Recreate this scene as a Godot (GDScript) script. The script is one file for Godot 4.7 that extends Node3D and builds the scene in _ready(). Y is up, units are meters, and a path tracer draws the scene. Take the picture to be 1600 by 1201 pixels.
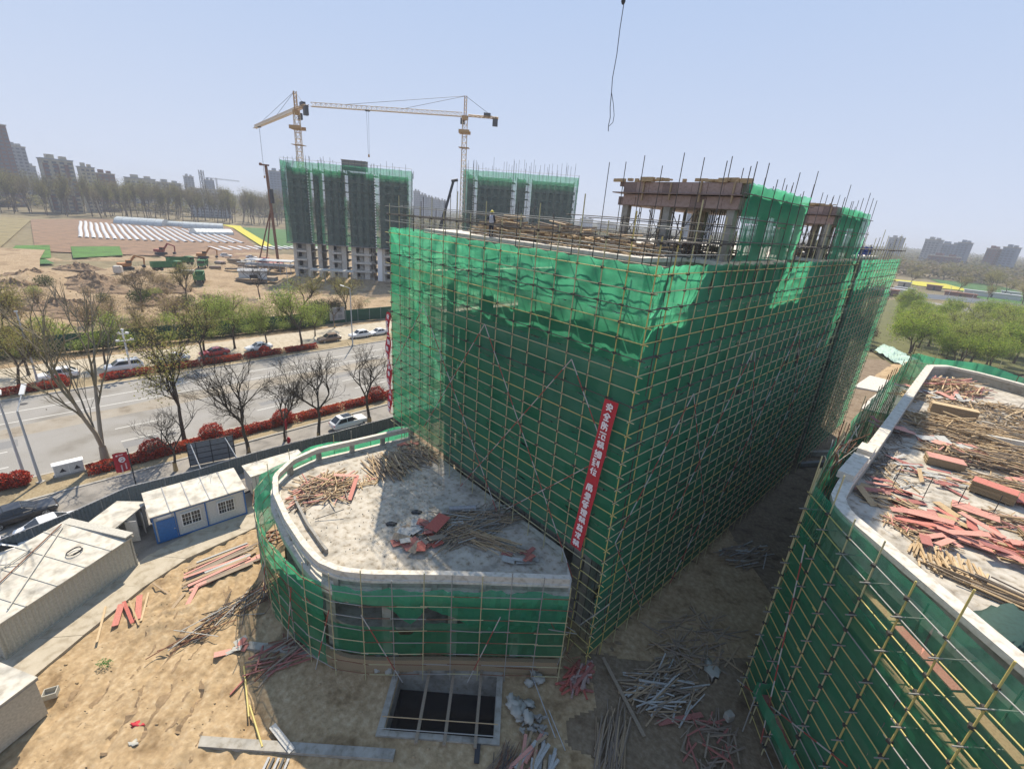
extends Node3D
# A building site: netted six-to-eight storey block, low annexes, offices, road, towers and cranes beyond.

const TAU2 := TAU
var rng := RandomNumberGenerator.new()
var noise := FastNoiseLite.new()
var names := {}
var M := {}
var unit_box: BoxMesh
var unit_rod: CylinderMesh
var unit_hex: CylinderMesh

# ---------------------------------------------------------------- mesh builder
class MB:
	var v := PackedVector3Array()
	var n := PackedVector3Array()
	var c := PackedColorArray()
	var uv := PackedVector2Array()
	var tint := Color(1, 1, 1)
	var use_c := false
	func tri(a: Vector3, b: Vector3, d: Vector3) -> void:
		var nn := (d - a).cross(b - a).normalized()
		v.append(a); v.append(b); v.append(d)
		n.append(nn); n.append(nn); n.append(nn)
		c.append(tint); c.append(tint); c.append(tint)
	func quad(a: Vector3, b: Vector3, d: Vector3, e: Vector3) -> void:
		var nn := (d - a).cross(b - a).normalized()
		v.append(a); v.append(b); v.append(d); v.append(a); v.append(d); v.append(e)
		for i in 6:
			n.append(nn); c.append(tint)
	func nquad(a: Vector3, b: Vector3, d: Vector3, e: Vector3, na: Vector3, nb: Vector3, nd: Vector3, ne: Vector3) -> void:
		v.append(a); v.append(b); v.append(d); v.append(a); v.append(d); v.append(e)
		n.append(na); n.append(nb); n.append(nd); n.append(na); n.append(nd); n.append(ne)
		for i in 6: c.append(tint)
	func box(t: Transform3D, s: Vector3) -> void:
		var h := s * 0.5
		var p := []
		for i in 8:
			p.append(t * Vector3(h.x if i & 1 else -h.x, h.y if i & 2 else -h.y, h.z if i & 4 else -h.z))
		quad(p[4], p[6], p[7], p[5])
		quad(p[1], p[3], p[2], p[0])
		quad(p[5], p[7], p[3], p[1])
		quad(p[0], p[2], p[6], p[4])
		quad(p[2], p[3], p[7], p[6])
		quad(p[0], p[4], p[5], p[1])
	func cb(x: float, y: float, z: float, sx: float, sy: float, sz: float) -> void:
		box(Transform3D(Basis(), Vector3(x, y, z)), Vector3(sx, sy, sz))
	func span(x0: float, y0: float, z0: float, x1: float, y1: float, z1: float) -> void:
		box(Transform3D(Basis(), Vector3((x0 + x1) / 2, (y0 + y1) / 2, (z0 + z1) / 2)), Vector3(absf(x1 - x0), absf(y1 - y0), absf(z1 - z0)))
	# a chamfered box
	func cbox(t: Transform3D, s: Vector3, k: float) -> void:
		var h := s * 0.5
		var g := h - Vector3(k, k, k)
		for ax in 3:
			for sg in [-1.0, 1.0]:
				var u := (ax + 1) % 3
				var w := (ax + 2) % 3
				var q := []
				for m in [[-1, -1], [1, -1], [1, 1], [-1, 1]]:
					var p := Vector3()
					p[ax] = sg * h[ax]; p[u] = m[0] * g[u]; p[w] = m[1] * g[w]
					q.append(t * p)
				if sg > 0: quad(q[0], q[3], q[2], q[1])
				else: quad(q[0], q[1], q[2], q[3])
		for ax in 3:
			var u := (ax + 1) % 3
			var w := (ax + 2) % 3
			for su in [-1.0, 1.0]:
				for sw in [-1.0, 1.0]:
					var q := []
					for m in [[-1, 0], [1, 0], [1, 1], [-1, 1]]:
						var p := Vector3()
						p[ax] = m[0] * g[ax]
						p[u] = su * (h[u] if m[1] == 0 else g[u]); p[w] = sw * (g[w] if m[1] == 0 else h[w])
						q.append(t * p)
					if su * sw > 0: quad(q[0], q[3], q[2], q[1])
					else: quad(q[0], q[1], q[2], q[3])
	func tube(a: Vector3, b: Vector3, r0: float, r1: float, k := 6) -> void:
		var d := (b - a)
		if d.length() < 1e-5: return
		d = d.normalized()
		var x := d.cross(Vector3.UP if absf(d.y) < 0.9 else Vector3.RIGHT).normalized()
		var y := d.cross(x)
		for i in k:
			var p := x * cos(TAU * i / k) + y * sin(TAU * i / k)
			var q := x * cos(TAU * (i + 1) / k) + y * sin(TAU * (i + 1) / k)
			nquad(a + p * r0, b + p * r1, b + q * r1, a + q * r0, p, p, q, q)
	func rod(a: Vector3, b: Vector3, r: float, k := 6) -> void:
		tube(a, b, r, r, k)
		var d := (b - a).normalized()
		var x := d.cross(Vector3.UP if absf(d.y) < 0.9 else Vector3.RIGHT).normalized()
		var y := d.cross(x)
		for i in k:
			var p := x * cos(TAU * i / k) + y * sin(TAU * i / k)
			var q := x * cos(TAU * (i + 1) / k) + y * sin(TAU * (i + 1) / k)
			tri(b, b + q * r, b + p * r)
			tri(a, a + p * r, a + q * r)
	func beam(a: Vector3, b: Vector3, w: float, h: float, up := Vector3.UP) -> void:
		var d := (b - a)
		var l := d.length()
		if l < 1e-5: return
		d /= l
		var s := d.cross(up)
		if s.length() < 1e-4: s = d.cross(Vector3.RIGHT)
		s = s.normalized()
		var u := s.cross(d)
		box(Transform3D(Basis(d, u, s), (a + b) / 2), Vector3(l, h, w))
	# blob of rounded shape (squashed sphere with noise)
	func blob(o: Vector3, r: Vector3, ns: FastNoiseLite, amp: float, k := 10, rot := 0.0) -> void:
		var bs := Basis(Vector3.UP, rot)
		var f := func(i: int, j: int) -> Vector3:
			var th := PI * i / (k / 2)
			var ph := TAU * (j % k) / k
			var d := Vector3(sin(th) * cos(ph), cos(th), sin(th) * sin(ph))
			var m := 1.0 + amp * ns.get_noise_3dv((d + o) * 11.0)
			return o + bs * (d * r * m)
		for i in k / 2:
			for j in k:
				var A: Vector3 = f.call(i, j)
				var B: Vector3 = f.call(i, j + 1)
				var C: Vector3 = f.call(i + 1, j + 1)
				var D: Vector3 = f.call(i + 1, j)
				var nf := func(p: Vector3) -> Vector3: return (bs * ((bs.inverse() * (p - o)) / (r * r))).normalized()
				nquad(A, D, C, B, nf.call(A), nf.call(D), nf.call(C), nf.call(B))
	# prism: polygon (xz, any winding) from y0 to y1
	func prism(poly: PackedVector2Array, y0: float, y1: float) -> void:
		var idx := Geometry2D.triangulate_polygon(poly)
		for i in range(0, idx.size(), 3):
			var A := poly[idx[i]]; var B := poly[idx[i + 1]]; var C := poly[idx[i + 2]]
			if (B - A).cross(C - A) > 0:
				var t := B; B = C; C = t
			# make it clockwise as seen from above (x right, z down on the page)
			tri(Vector3(A.x, y1, A.y), Vector3(C.x, y1, C.y), Vector3(B.x, y1, B.y))
			tri(Vector3(A.x, y0, A.y), Vector3(B.x, y0, B.y), Vector3(C.x, y0, C.y))
		var cw := Geometry2D.is_polygon_clockwise(poly)
		for i in poly.size():
			var a := poly[i]
			var b := poly[(i + 1) % poly.size()]
			if cw: quad(Vector3(a.x, y0, a.y), Vector3(a.x, y1, a.y), Vector3(b.x, y1, b.y), Vector3(b.x, y0, b.y))
			else: quad(Vector3(b.x, y0, b.y), Vector3(b.x, y1, b.y), Vector3(a.x, y1, a.y), Vector3(a.x, y0, a.y))
	func sheet(poly: PackedVector2Array, y: float) -> void:
		var idx := Geometry2D.triangulate_polygon(poly)
		for i in range(0, idx.size(), 3):
			var A := poly[idx[i]]; var B := poly[idx[i + 1]]; var C := poly[idx[i + 2]]
			if (B - A).cross(C - A) > 0:
				var t := B; B = C; C = t
			tri(Vector3(A.x, y, A.y), Vector3(C.x, y, C.y), Vector3(B.x, y, B.y))
	func mesh() -> ArrayMesh:
		var m := ArrayMesh.new()
		if v.is_empty(): return m
		var arr := []
		arr.resize(Mesh.ARRAY_MAX)
		arr[Mesh.ARRAY_VERTEX] = v
		arr[Mesh.ARRAY_NORMAL] = n
		if use_c: arr[Mesh.ARRAY_COLOR] = c
		if uv.size() == v.size(): arr[Mesh.ARRAY_TEX_UV] = uv
		m.add_surface_from_arrays(Mesh.PRIMITIVE_TRIANGLES, arr)
		return m

# ---------------------------------------------------------------- scene helpers
func numbered(called: String) -> String:
	var k: int = names.get(called, 0)
	names[called] = k + 1
	return called if k == 0 else "%s_%03d" % [called, k]

func tag(o: Node, label: String, category: String, group := "") -> Node:
	o.set_meta("label", label)
	o.set_meta("category", category)
	if group: o.set_meta("group", group)
	return o

func thing(called: String, label: String, category: String, at := Vector3.ZERO, turn := 0.0, group := "") -> Node3D:
	var o := Node3D.new()
	o.name = numbered(called)
	add_child(o)
	o.position = at
	o.rotation.y = turn
	tag(o, label, category, group)
	return o

func put(called: String, m: Mesh, mat: Material, parent: Node = null) -> MeshInstance3D:
	var o := MeshInstance3D.new()
	o.mesh = m
	if mat: o.material_override = mat
	if parent == null:
		o.name = numbered(called)
		add_child(o)
	else:
		o.name = called
		parent.add_child(o, true)
	return o

func obj(called: String, b: MB, mat: Material, parent: Node = null) -> MeshInstance3D:
	return put(called, b.mesh(), mat, parent)

func struct(called: String, b: MB, mat: Material) -> MeshInstance3D:
	var o := obj(called, b, mat)
	o.set_meta("kind", "structure")
	return o

func stuff(o: Node) -> Node:
	o.set_meta("kind", "stuff")
	return o

func bar(called: String, a: Vector3, b: Vector3, r: float, mat: Material, parent: Node, mesh: Mesh = null) -> MeshInstance3D:
	# a round pole between two points of the parent's space (shared unit mesh)
	var o := put(called, mesh if mesh else unit_rod, mat, parent)
	var d := b - a
	var l := d.length()
	d /= l
	var x := d.cross(Vector3.RIGHT if absf(d.x) < 0.9 else Vector3.BACK).normalized()
	var z := x.cross(d)
	o.transform = Transform3D(Basis(x * r, d * l, z * r), (a + b) / 2)
	return o

func plank(called: String, at: Vector3, dir: Vector3, l: float, w: float, t: float, mat: Material, parent: Node, roll := 0.0) -> MeshInstance3D:
	var o := put(called, unit_box, mat, parent)
	var d := dir.normalized()
	var s := d.cross(Vector3.UP)
	if s.length() < 1e-3: s = Vector3.RIGHT
	s = s.normalized().rotated(d, roll)
	var u := s.cross(d)
	o.transform = Transform3D(Basis(d * l, u * t, s * w), at)
	return o

func many(called: String, mesh: Mesh, mat: Material, ts: Array, parent: Node = null, cols := []) -> MultiMeshInstance3D:
	var mm := MultiMesh.new()
	mm.transform_format = MultiMesh.TRANSFORM_3D
	if cols.size(): mm.use_colors = true
	mm.mesh = mesh
	mm.instance_count = ts.size()
	for i in ts.size():
		mm.set_instance_transform(i, ts[i])
		if cols.size(): mm.set_instance_color(i, cols[i])
	var o := MultiMeshInstance3D.new()
	o.multimesh = mm
	o.material_override = mat
	o.set_meta("kind", "stuff")
	if parent:
		o.name = called
		parent.add_child(o, true)
	else:
		o.name = numbered(called)
		add_child(o)
	return o

func lin(r: float, g: float, b: float) -> Color:
	return Color(r, g, b).linear_to_srgb()

func rf(a: float, b: float) -> float:
	return rng.randf_range(a, b)

func pv(a: Array) -> PackedVector2Array:
	var p := PackedVector2Array()
	for i in range(0, a.size(), 2): p.append(Vector2(a[i], a[i + 1]))
	return p

# ---------------------------------------------------------------- textures and materials
var T := {}
func tex_noise(key: String, freq: float, oct: int, lo: Color, hi: Color, size := 512, kind := FastNoiseLite.TYPE_SIMPLEX_SMOOTH, mid := -1.0, midc := Color.WHITE) -> void:
	var n := FastNoiseLite.new()
	n.seed = 11 + T.size() * 7
	n.noise_type = kind
	n.frequency = freq
	n.fractal_octaves = oct
	n.fractal_gain = 0.55
	var t := NoiseTexture2D.new()
	t.width = size; t.height = size
	t.seamless = true
	t.noise = n
	t.normalize = true
	var g := Gradient.new()
	g.set_color(0, lo); g.set_color(1, hi)
	if mid >= 0: g.add_point(mid, midc)
	t.color_ramp = g
	T[key] = t

func grey(x: float) -> Color: return Color(x, x, x)

func mat(key: String, r: float, g: float, b: float, rough := 0.85, tex := "", scale := 0.3, bump := "", bump_cm := 1.0, bump_scale := 0.5) -> StandardMaterial3D:
	var m := StandardMaterial3D.new()
	m.resource_name = key
	m.albedo_color = lin(r, g, b)
	m.roughness = rough
	if tex:
		m.albedo_texture = T[tex]
	if bump:
		m.heightmap_enabled = true
		m.heightmap_texture = T[bump]
		m.heightmap_scale = bump_cm
	if tex or bump:
		m.uv1_triplanar = true
		m.uv1_world_triplanar = true
		m.uv1_scale = Vector3.ONE * scale
	M[key] = m
	return m

func detail(m: StandardMaterial3D, tex: String, scale: float) -> void:
	m.detail_enabled = true
	m.detail_albedo = T[tex]
	m.detail_blend_mode = BaseMaterial3D.BLEND_MODE_MUL
	m.detail_uv_layer = BaseMaterial3D.DETAIL_UV_2
	m.uv2_triplanar = true
	m.uv2_world_triplanar = true
	m.uv2_scale = Vector3.ONE * scale

func netmat(key: String, r: float, g: float, b: float, alpha: float, back: float) -> StandardMaterial3D:
	var m := mat(key, r, g, b, 0.75)
	m.transparency = BaseMaterial3D.TRANSPARENCY_ALPHA
	var c := m.albedo_color
	c.a = alpha
	m.albedo_color = c
	m.cull_mode = BaseMaterial3D.CULL_DISABLED
	m.metallic_specular = 0.25
	m.backlight_enabled = true
	m.backlight = lin(back * 0.20, back, back * 0.55)
	return m

func _ready() -> void:
	rng.seed = 20240405
	noise.seed = 5
	noise.frequency = 0.1
	noise.fractal_octaves = 4
	# --- camera
	var cam := Camera3D.new()
	cam.name = "camera"
	add_child(cam)
	cam.position = Vector3(0, 26.8, 0)
	cam.rotation = Vector3(deg_to_rad(-20.4), 0, deg_to_rad(4.5))
	cam.rotation_order = EULER_ORDER_YXZ
	cam.fov = 80.3
	cam.near = 0.1
	cam.far = 9000
	cam.current = true
	# --- sky and exposure
	var we := WorldEnvironment.new()
	we.name = "world_environment"
	var env := Environment.new()
	env.background_mode = Environment.BG_SKY
	var sky := Sky.new()
	var sm := ProceduralSkyMaterial.new()
	sm.sky_top_color = Color(0.49, 0.59, 0.735)
	sm.sky_horizon_color = Color(0.675, 0.705, 0.765)
	sm.sky_curve = 0.30
	sm.sky_energy_multiplier = 1.0
	sm.ground_horizon_color = Color(0.72, 0.74, 0.78)
	sm.ground_bottom_color = Color(0.45, 0.42, 0.38)
	sm.sun_angle_max = 0.0
	sky.sky_material = sm
	env.sky = sky
	env.tonemap_mode = Environment.TONE_MAPPER_LINEAR
	env.tonemap_exposure = 1.68
	env.sdfgi_enabled = true
	env.ssao_enabled = true
	env.ssil_enabled = true
	env.fog_enabled = true
	env.fog_density = 0.00036
	env.fog_light_color = Color(0.90, 0.92, 0.96)
	we.environment = env
	add_child(we)
	# --- sun (behind the site, high, slightly left of the view axis)
	var sun := DirectionalLight3D.new()
	sun.name = "sun"
	sun.light_energy = 1.4
	sun.light_color = Color(1.0, 0.955, 0.88)
	sun.light_angular_distance = 0.5
	sun.shadow_enabled = true
	add_child(sun)
	var el := deg_to_rad(52.0)
	sun.look_at_from_position(Vector3.ZERO, Vector3(0.18 * cos(el), -sin(el), 0.983 * cos(el)), Vector3.UP)
	materials()
	unit_box = BoxMesh.new()
	unit_box.size = Vector3.ONE
	unit_rod = CylinderMesh.new()
	unit_rod.top_radius = 1.0; unit_rod.bottom_radius = 1.0; unit_rod.height = 1.0
	unit_rod.radial_segments = 6; unit_rod.rings = 0
	unit_hex = unit_rod
	ground()
	main_building()
	roof_rooms()
	low_annex()
	right_annex()
	towers()
	cranes()
	far_buildings()
	site_offices()
	roadside()
	vehicles()
	trees()
	fields()
	debris()
	small_things()
	people()

func materials() -> void:
	tex_noise("grain", 0.06, 4, grey(0.78), grey(1.0))
	tex_noise("blotch", 0.012, 5, grey(0.70), grey(1.0), 512, FastNoiseLite.TYPE_SIMPLEX_SMOOTH, 0.5, grey(0.92))
	tex_noise("soil", 0.02, 6, Color(0.74, 0.70, 0.64), Color(1.0, 1.0, 1.0), 1024, FastNoiseLite.TYPE_SIMPLEX_SMOOTH, 0.55, Color(0.9, 0.86, 0.8))
	tex_noise("bump", 0.03, 6, grey(0.0), grey(1.0), 1024)
	tex_noise("patch", 0.008, 6, Color(0.62, 0.57, 0.50), Color(1, 1, 1), 1024, FastNoiseLite.TYPE_SIMPLEX_SMOOTH, 0.40, Color(0.92, 0.90, 0.87))
	tex_noise("speck", 0.09, 2, grey(0.6), grey(1.0), 512, FastNoiseLite.TYPE_CELLULAR, 0.3, grey(0.97))
	tex_noise("streak", 0.014, 5, Color(0.80, 0.78, 0.74), Color(1, 1, 1), 512, FastNoiseLite.TYPE_SIMPLEX_SMOOTH, 0.45, Color(0.95, 0.945, 0.93))
	tex_noise("crop", 0.05, 4, Color(0.7, 0.75, 0.6), Color(1, 1, 1), 512)
	var m: StandardMaterial3D
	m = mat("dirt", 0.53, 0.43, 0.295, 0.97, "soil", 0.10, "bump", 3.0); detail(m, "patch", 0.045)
	m = mat("dirt_shaded", 0.29, 0.24, 0.185, 0.97, "soil", 0.11, "bump", 3.0); detail(m, "patch", 0.05)  # site soil again, darkened so its colour carries the alley shade
	m = mat("dirt_far", 0.44, 0.36, 0.26, 0.97, "soil", 0.05, "bump", 12.0); detail(m, "patch", 0.016)
	m = mat("land", 0.25, 0.22, 0.13, 0.97, "soil", 0.01); detail(m, "blotch", 0.0021)
	m = mat("asphalt", 0.34, 0.325, 0.305, 0.9, "grain", 0.3); detail(m, "streak", 0.02)
	m = mat("lane_concrete", 0.36, 0.33, 0.29, 0.92, "grain", 0.4); detail(m, "blotch", 0.06)
	m = mat("path_concrete", 0.57, 0.50, 0.39, 0.92, "streak", 0.15, "bump", 0.6); detail(m, "grain", 0.8)
	m = mat("concrete", 0.42, 0.395, 0.35, 0.9, "streak", 0.25, "bump", 0.7); detail(m, "blotch", 0.07)
	m = mat("concrete_roof", 0.56, 0.525, 0.465, 0.93, "patch", 0.22, "bump", 0.9); detail(m, "blotch", 0.10)
	m = mat("concrete_pale", 0.60, 0.56, 0.50, 0.85, "streak", 0.3, "bump", 0.4)
	m = mat("concrete_dark", 0.22, 0.22, 0.22, 0.92, "streak", 0.2)
	m = mat("block_wall", 0.30, 0.29, 0.275, 0.92, "streak", 0.25)
	m = mat("paint_line", 0.58, 0.57, 0.53, 0.8, "speck", 0.6)
	m = mat("kerb", 0.46, 0.43, 0.38, 0.9, "grain", 0.5)
	for k in 5:
		var w: Array = [[0.46, 0.33, 0.19], [0.38, 0.28, 0.18], [0.30, 0.24, 0.18], [0.55, 0.41, 0.25], [0.24, 0.19, 0.15]][k]
		mat("wood%d" % k, w[0], w[1], w[2], 0.9, "streak", 1.3 + 0.2 * k)
	for k in 4:
		var w: Array = [[0.42, 0.10, 0.075], [0.50, 0.17, 0.13], [0.36, 0.13, 0.11], [0.55, 0.26, 0.21]][k]
		mat("ply%d" % k, w[0], w[1], w[2], 0.7, "streak", 0.9 + 0.2 * k)
	mat("ply_edge", 0.36, 0.27, 0.17, 0.9, "streak", 2.0)
	mat("ply_grey", 0.42, 0.42, 0.41, 0.8, "streak", 1.2)
	mat("formwork", 0.37, 0.27, 0.245, 0.85, "streak", 0.7)
	mat("formwork_dark", 0.25, 0.18, 0.165, 0.85, "streak", 0.9)
	mat("pole", 0.56, 0.50, 0.28, 0.6, "grain", 1.1)
	mat("pole_yellow", 0.64, 0.52, 0.17, 0.55, "grain", 1.0)
	mat("pole_dark", 0.10, 0.085, 0.075, 0.65, "grain", 1.0)
	mat("pole_grey", 0.36, 0.35, 0.32, 0.55, "grain", 1.0)
	mat("coupler", 0.045, 0.04, 0.035, 0.6)
	mat("banded", 1, 1, 1, 0.6); M.banded.vertex_color_use_as_albedo = true
	mat("rust", 0.20, 0.09, 0.05, 0.85, "streak", 1.0)
	netmat("net0", 0.020, 0.165, 0.085, 0.72, 0.56)
	netmat("net1", 0.026, 0.16, 0.088, 0.76, 0.52)
	netmat("net2", 0.03, 0.20, 0.12, 0.70, 0.80)  # lighter tint and more backlight: the sunlit upper band put into the colour
	netmat("net_sunlit", 0.04, 0.22, 0.135, 0.66, 0.95)  # lightest net copy, sunlight of the top row worked into its tint
	netmat("net3", 0.034, 0.15, 0.094, 0.74, 0.46)
	netmat("net_dusty", 0.040, 0.16, 0.10, 0.74, 0.44)
	netmat("net_bright", 0.024, 0.22, 0.12, 0.78, 0.66)
	netmat("net_low", 0.016, 0.17, 0.08, 0.64, 0.48)
	netmat("net_sheer", 0.02, 0.19, 0.10, 0.48, 0.35)
	netmat("net_tower", 0.075, 0.12, 0.108, 0.60, 0.16)
	netmat("net_tower_top", 0.035, 0.17, 0.095, 0.64, 0.34)
	mat("banner_red", 0.42, 0.018, 0.03, 0.7); M.banner_red.cull_mode = BaseMaterial3D.CULL_DISABLED
	mat("lettering", 0.80, 0.72, 0.72, 0.7); M.lettering.cull_mode = BaseMaterial3D.CULL_DISABLED
	mat("white_metal", 0.70, 0.69, 0.66, 0.5, "grain", 0.25)
	mat("white_plain", 0.74, 0.73, 0.71, 0.55)
	m = mat("cream_metal", 0.56, 0.53, 0.45, 0.5, "grain", 0.2)
	m = mat("roof_cream", 0.64, 0.60, 0.52, 0.55, "streak", 0.18); detail(m, "blotch", 0.1)
	mat("blue_paint", 0.02, 0.14, 0.42, 0.45, "streak", 0.7)
	mat("fence_blue", 0.115, 0.15, 0.175, 0.55, "streak", 0.5)
	mat("steel_grey", 0.30, 0.31, 0.33, 0.5, "streak", 0.5)
	mat("board_back", 0.20, 0.21, 0.24, 0.6, "streak", 0.4)
	mat("galv", 0.52, 0.53, 0.54, 0.4, "grain", 0.5)
	mat("glass_dark", 0.02, 0.025, 0.03, 0.12)
	mat("pane_grey", 0.10, 0.12, 0.14, 0.2)
	mat("tyre", 0.02, 0.02, 0.02, 0.85)
	mat("rim", 0.45, 0.46, 0.47, 0.35); M.rim.metallic = 0.6
	for p in [["car_white", 0.72, 0.72, 0.71], ["car_black", 0.018, 0.018, 0.02], ["car_brown", 0.20, 0.13, 0.085], ["car_red", 0.45, 0.03, 0.025], ["car_silver", 0.45, 0.46, 0.47]]:
		m = mat(p[0], p[1], p[2], p[3], 0.35)
		m.clearcoat_enabled = true; m.clearcoat = 0.7; m.clearcoat_roughness = 0.1
	mat("lamp_clear", 0.7, 0.7, 0.68, 0.2)
	mat("lamp_red", 0.35, 0.02, 0.02, 0.3)
	mat("truck_green", 0.02, 0.16, 0.045, 0.5, "streak", 0.4)
	mat("truck_dark", 0.05, 0.075, 0.05, 0.6)
	mat("digger", 0.42, 0.18, 0.05, 0.6, "streak", 0.5)
	mat("digger_red", 0.30, 0.06, 0.04, 0.6, "streak", 0.5)
	mat("black_iron", 0.03, 0.03, 0.035, 0.6)
	mat("crane_yellow", 0.52, 0.30, 0.10, 0.5, "grain", 0.4)
	mat("crane_cream", 0.60, 0.48, 0.33, 0.55)
	mat("crane_dark", 0.05, 0.05, 0.055, 0.6)
	mat("cable", 0.06, 0.06, 0.07, 0.6)
	mat("bark", 0.085, 0.065, 0.05, 0.95, "streak", 1.2)
	mat("bark_pale", 0.33, 0.28, 0.22, 0.95, "streak", 1.2)
	mat("bark_brown", 0.13, 0.095, 0.07, 0.95, "streak", 1.2)
	mat("limewash", 0.42, 0.29, 0.14, 0.9)
	mat("leafc", 1, 1, 1, 0.8); M.leafc.vertex_color_use_as_albedo = true
	M.leafc.cull_mode = BaseMaterial3D.CULL_DISABLED
	M.leafc.backlight_enabled = true; M.leafc.backlight = lin(0.80, 0.90, 0.55)
	mat("leafred", 1, 1, 1, 0.75); M.leafred.vertex_color_use_as_albedo = true
	M.leafred.cull_mode = BaseMaterial3D.CULL_DISABLED
	M.leafred.backlight_enabled = true; M.leafred.backlight = lin(0.70, 0.45, 0.40)
	mat("vcol", 1, 1, 1, 0.85); M.vcol.vertex_color_use_as_albedo = true
	m = mat("crop_green", 0.10, 0.25, 0.035, 0.95, "crop", 0.12, "bump", 12.0); detail(m, "blotch", 0.02)
	m = mat("crop_green2", 0.065, 0.19, 0.04, 0.95, "crop", 0.1, "bump", 12.0); detail(m, "blotch", 0.015)
	m = mat("plough", 0.30, 0.20, 0.135, 0.97, "soil", 0.06); detail(m, "blotch", 0.02)
	m = mat("scrub", 0.31, 0.275, 0.145, 0.97, "soil", 0.09); detail(m, "blotch", 0.02)
	m = mat("grass_verge", 0.17, 0.19, 0.07, 0.97, "soil", 0.2); detail(m, "blotch", 0.05)
	m = mat("verge", 0.40, 0.345, 0.235, 0.97, "soil", 0.2); detail(m, "blotch", 0.05)
	mat("rape", 0.62, 0.52, 0.03, 0.9, "crop", 0.2)
	mat("film", 0.66, 0.66, 0.67, 0.45, "grain", 0.2)
	mat("poly", 0.50, 0.54, 0.55, 0.35, "streak", 0.1)
	mat("tarp", 0.03, 0.035, 0.04, 0.6)
	mat("tarp_green", 0.02, 0.06, 0.05, 0.8, "streak", 0.6)
	mat("mint_cloth", 0.40, 0.55, 0.48, 0.85, "streak", 0.3)
	mat("sack", 0.50, 0.48, 0.42, 0.9, "grain", 1.5)
	mat("brick_grey", 0.25, 0.235, 0.21, 0.95)
	mat("water", 0.012, 0.012, 0.014, 0.15)
	mat("bld_brown", 0.22, 0.13, 0.115, 0.85, "streak", 0.05)
	mat("bld_cream", 0.46, 0.42, 0.34, 0.85, "streak", 0.05)
	mat("bld_grey", 0.36, 0.37, 0.39, 0.85, "streak", 0.05)
	mat("bld_blue", 0.24, 0.28, 0.35, 0.8, "streak", 0.05)
	mat("bld_pane", 0.12, 0.13, 0.15, 0.3)
	mat("hoarding", 0.012, 0.075, 0.042, 0.8, "blotch", 0.2)
	mat("blue_machine", 0.02, 0.05, 0.22, 0.5)
	mat("helmet", 0.62, 0.50, 0.02, 0.4)
	mat("skin_cloth", 1, 1, 1, 0.8); M.skin_cloth.vertex_color_use_as_albedo = true

# ---------------------------------------------------------------- ground, road, paths
func rd(s: float, q: float, y := 0.0) -> Vector3:     # road frame: s along the road, q away from the site
	return Vector3(0.67 * s - 0.742 * q, y, -0.742 * s - 0.67 * q)
func rd2(s: float, q: float) -> Vector2:
	return Vector2(0.67 * s - 0.742 * q, -0.742 * s - 0.67 * q)
func rdpoly(s0: float, s1: float, q0: float, q1: float) -> PackedVector2Array:
	return PackedVector2Array([rd2(s0, q0), rd2(s1, q0), rd2(s1, q1), rd2(s0, q1)])

func terrain(called: String, x0: float, z0: float, x1: float, z1: float, cell: float, f: Callable, keep: Callable, m: Material) -> MeshInstance3D:
	var nx := int((x1 - x0) / cell)
	var nz := int((z1 - z0) / cell)
	var hs := PackedFloat32Array()
	hs.resize((nx + 1) * (nz + 1))
	for j in nz + 1:
		for i in nx + 1:
			hs[j * (nx + 1) + i] = f.call(x0 + i * cell, z0 + j * cell)
	var v := PackedVector3Array(); var n := PackedVector3Array(); var ix := PackedInt32Array()
	for j in nz + 1:
		for i in nx + 1:
			v.append(Vector3(x0 + i * cell, hs[j * (nx + 1) + i], z0 + j * cell))
			var l := hs[j * (nx + 1) + maxi(i - 1, 0)]; var r := hs[j * (nx + 1) + mini(i + 1, nx)]
			var u := hs[maxi(j - 1, 0) * (nx + 1) + i]; var d := hs[mini(j + 1, nz) * (nx + 1) + i]
			n.append(Vector3(l - r, 2 * cell, u - d).normalized())
	for j in nz:
		for i in nx:
			if not keep.call(x0 + (i + 0.5) * cell, z0 + (j + 0.5) * cell): continue
			var a := j * (nx + 1) + i
			ix.append_array([a, a + 1, a + nx + 2, a, a + nx + 2, a + nx + 1])
	var arr := []
	arr.resize(Mesh.ARRAY_MAX)
	arr[Mesh.ARRAY_VERTEX] = v; arr[Mesh.ARRAY_NORMAL] = n; arr[Mesh.ARRAY_INDEX] = ix
	var am := ArrayMesh.new()
	am.add_surface_from_arrays(Mesh.PRIMITIVE_TRIANGLES, arr)
	var o := put(called, am, m)
	o.set_meta("kind", "structure")
	return o

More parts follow.
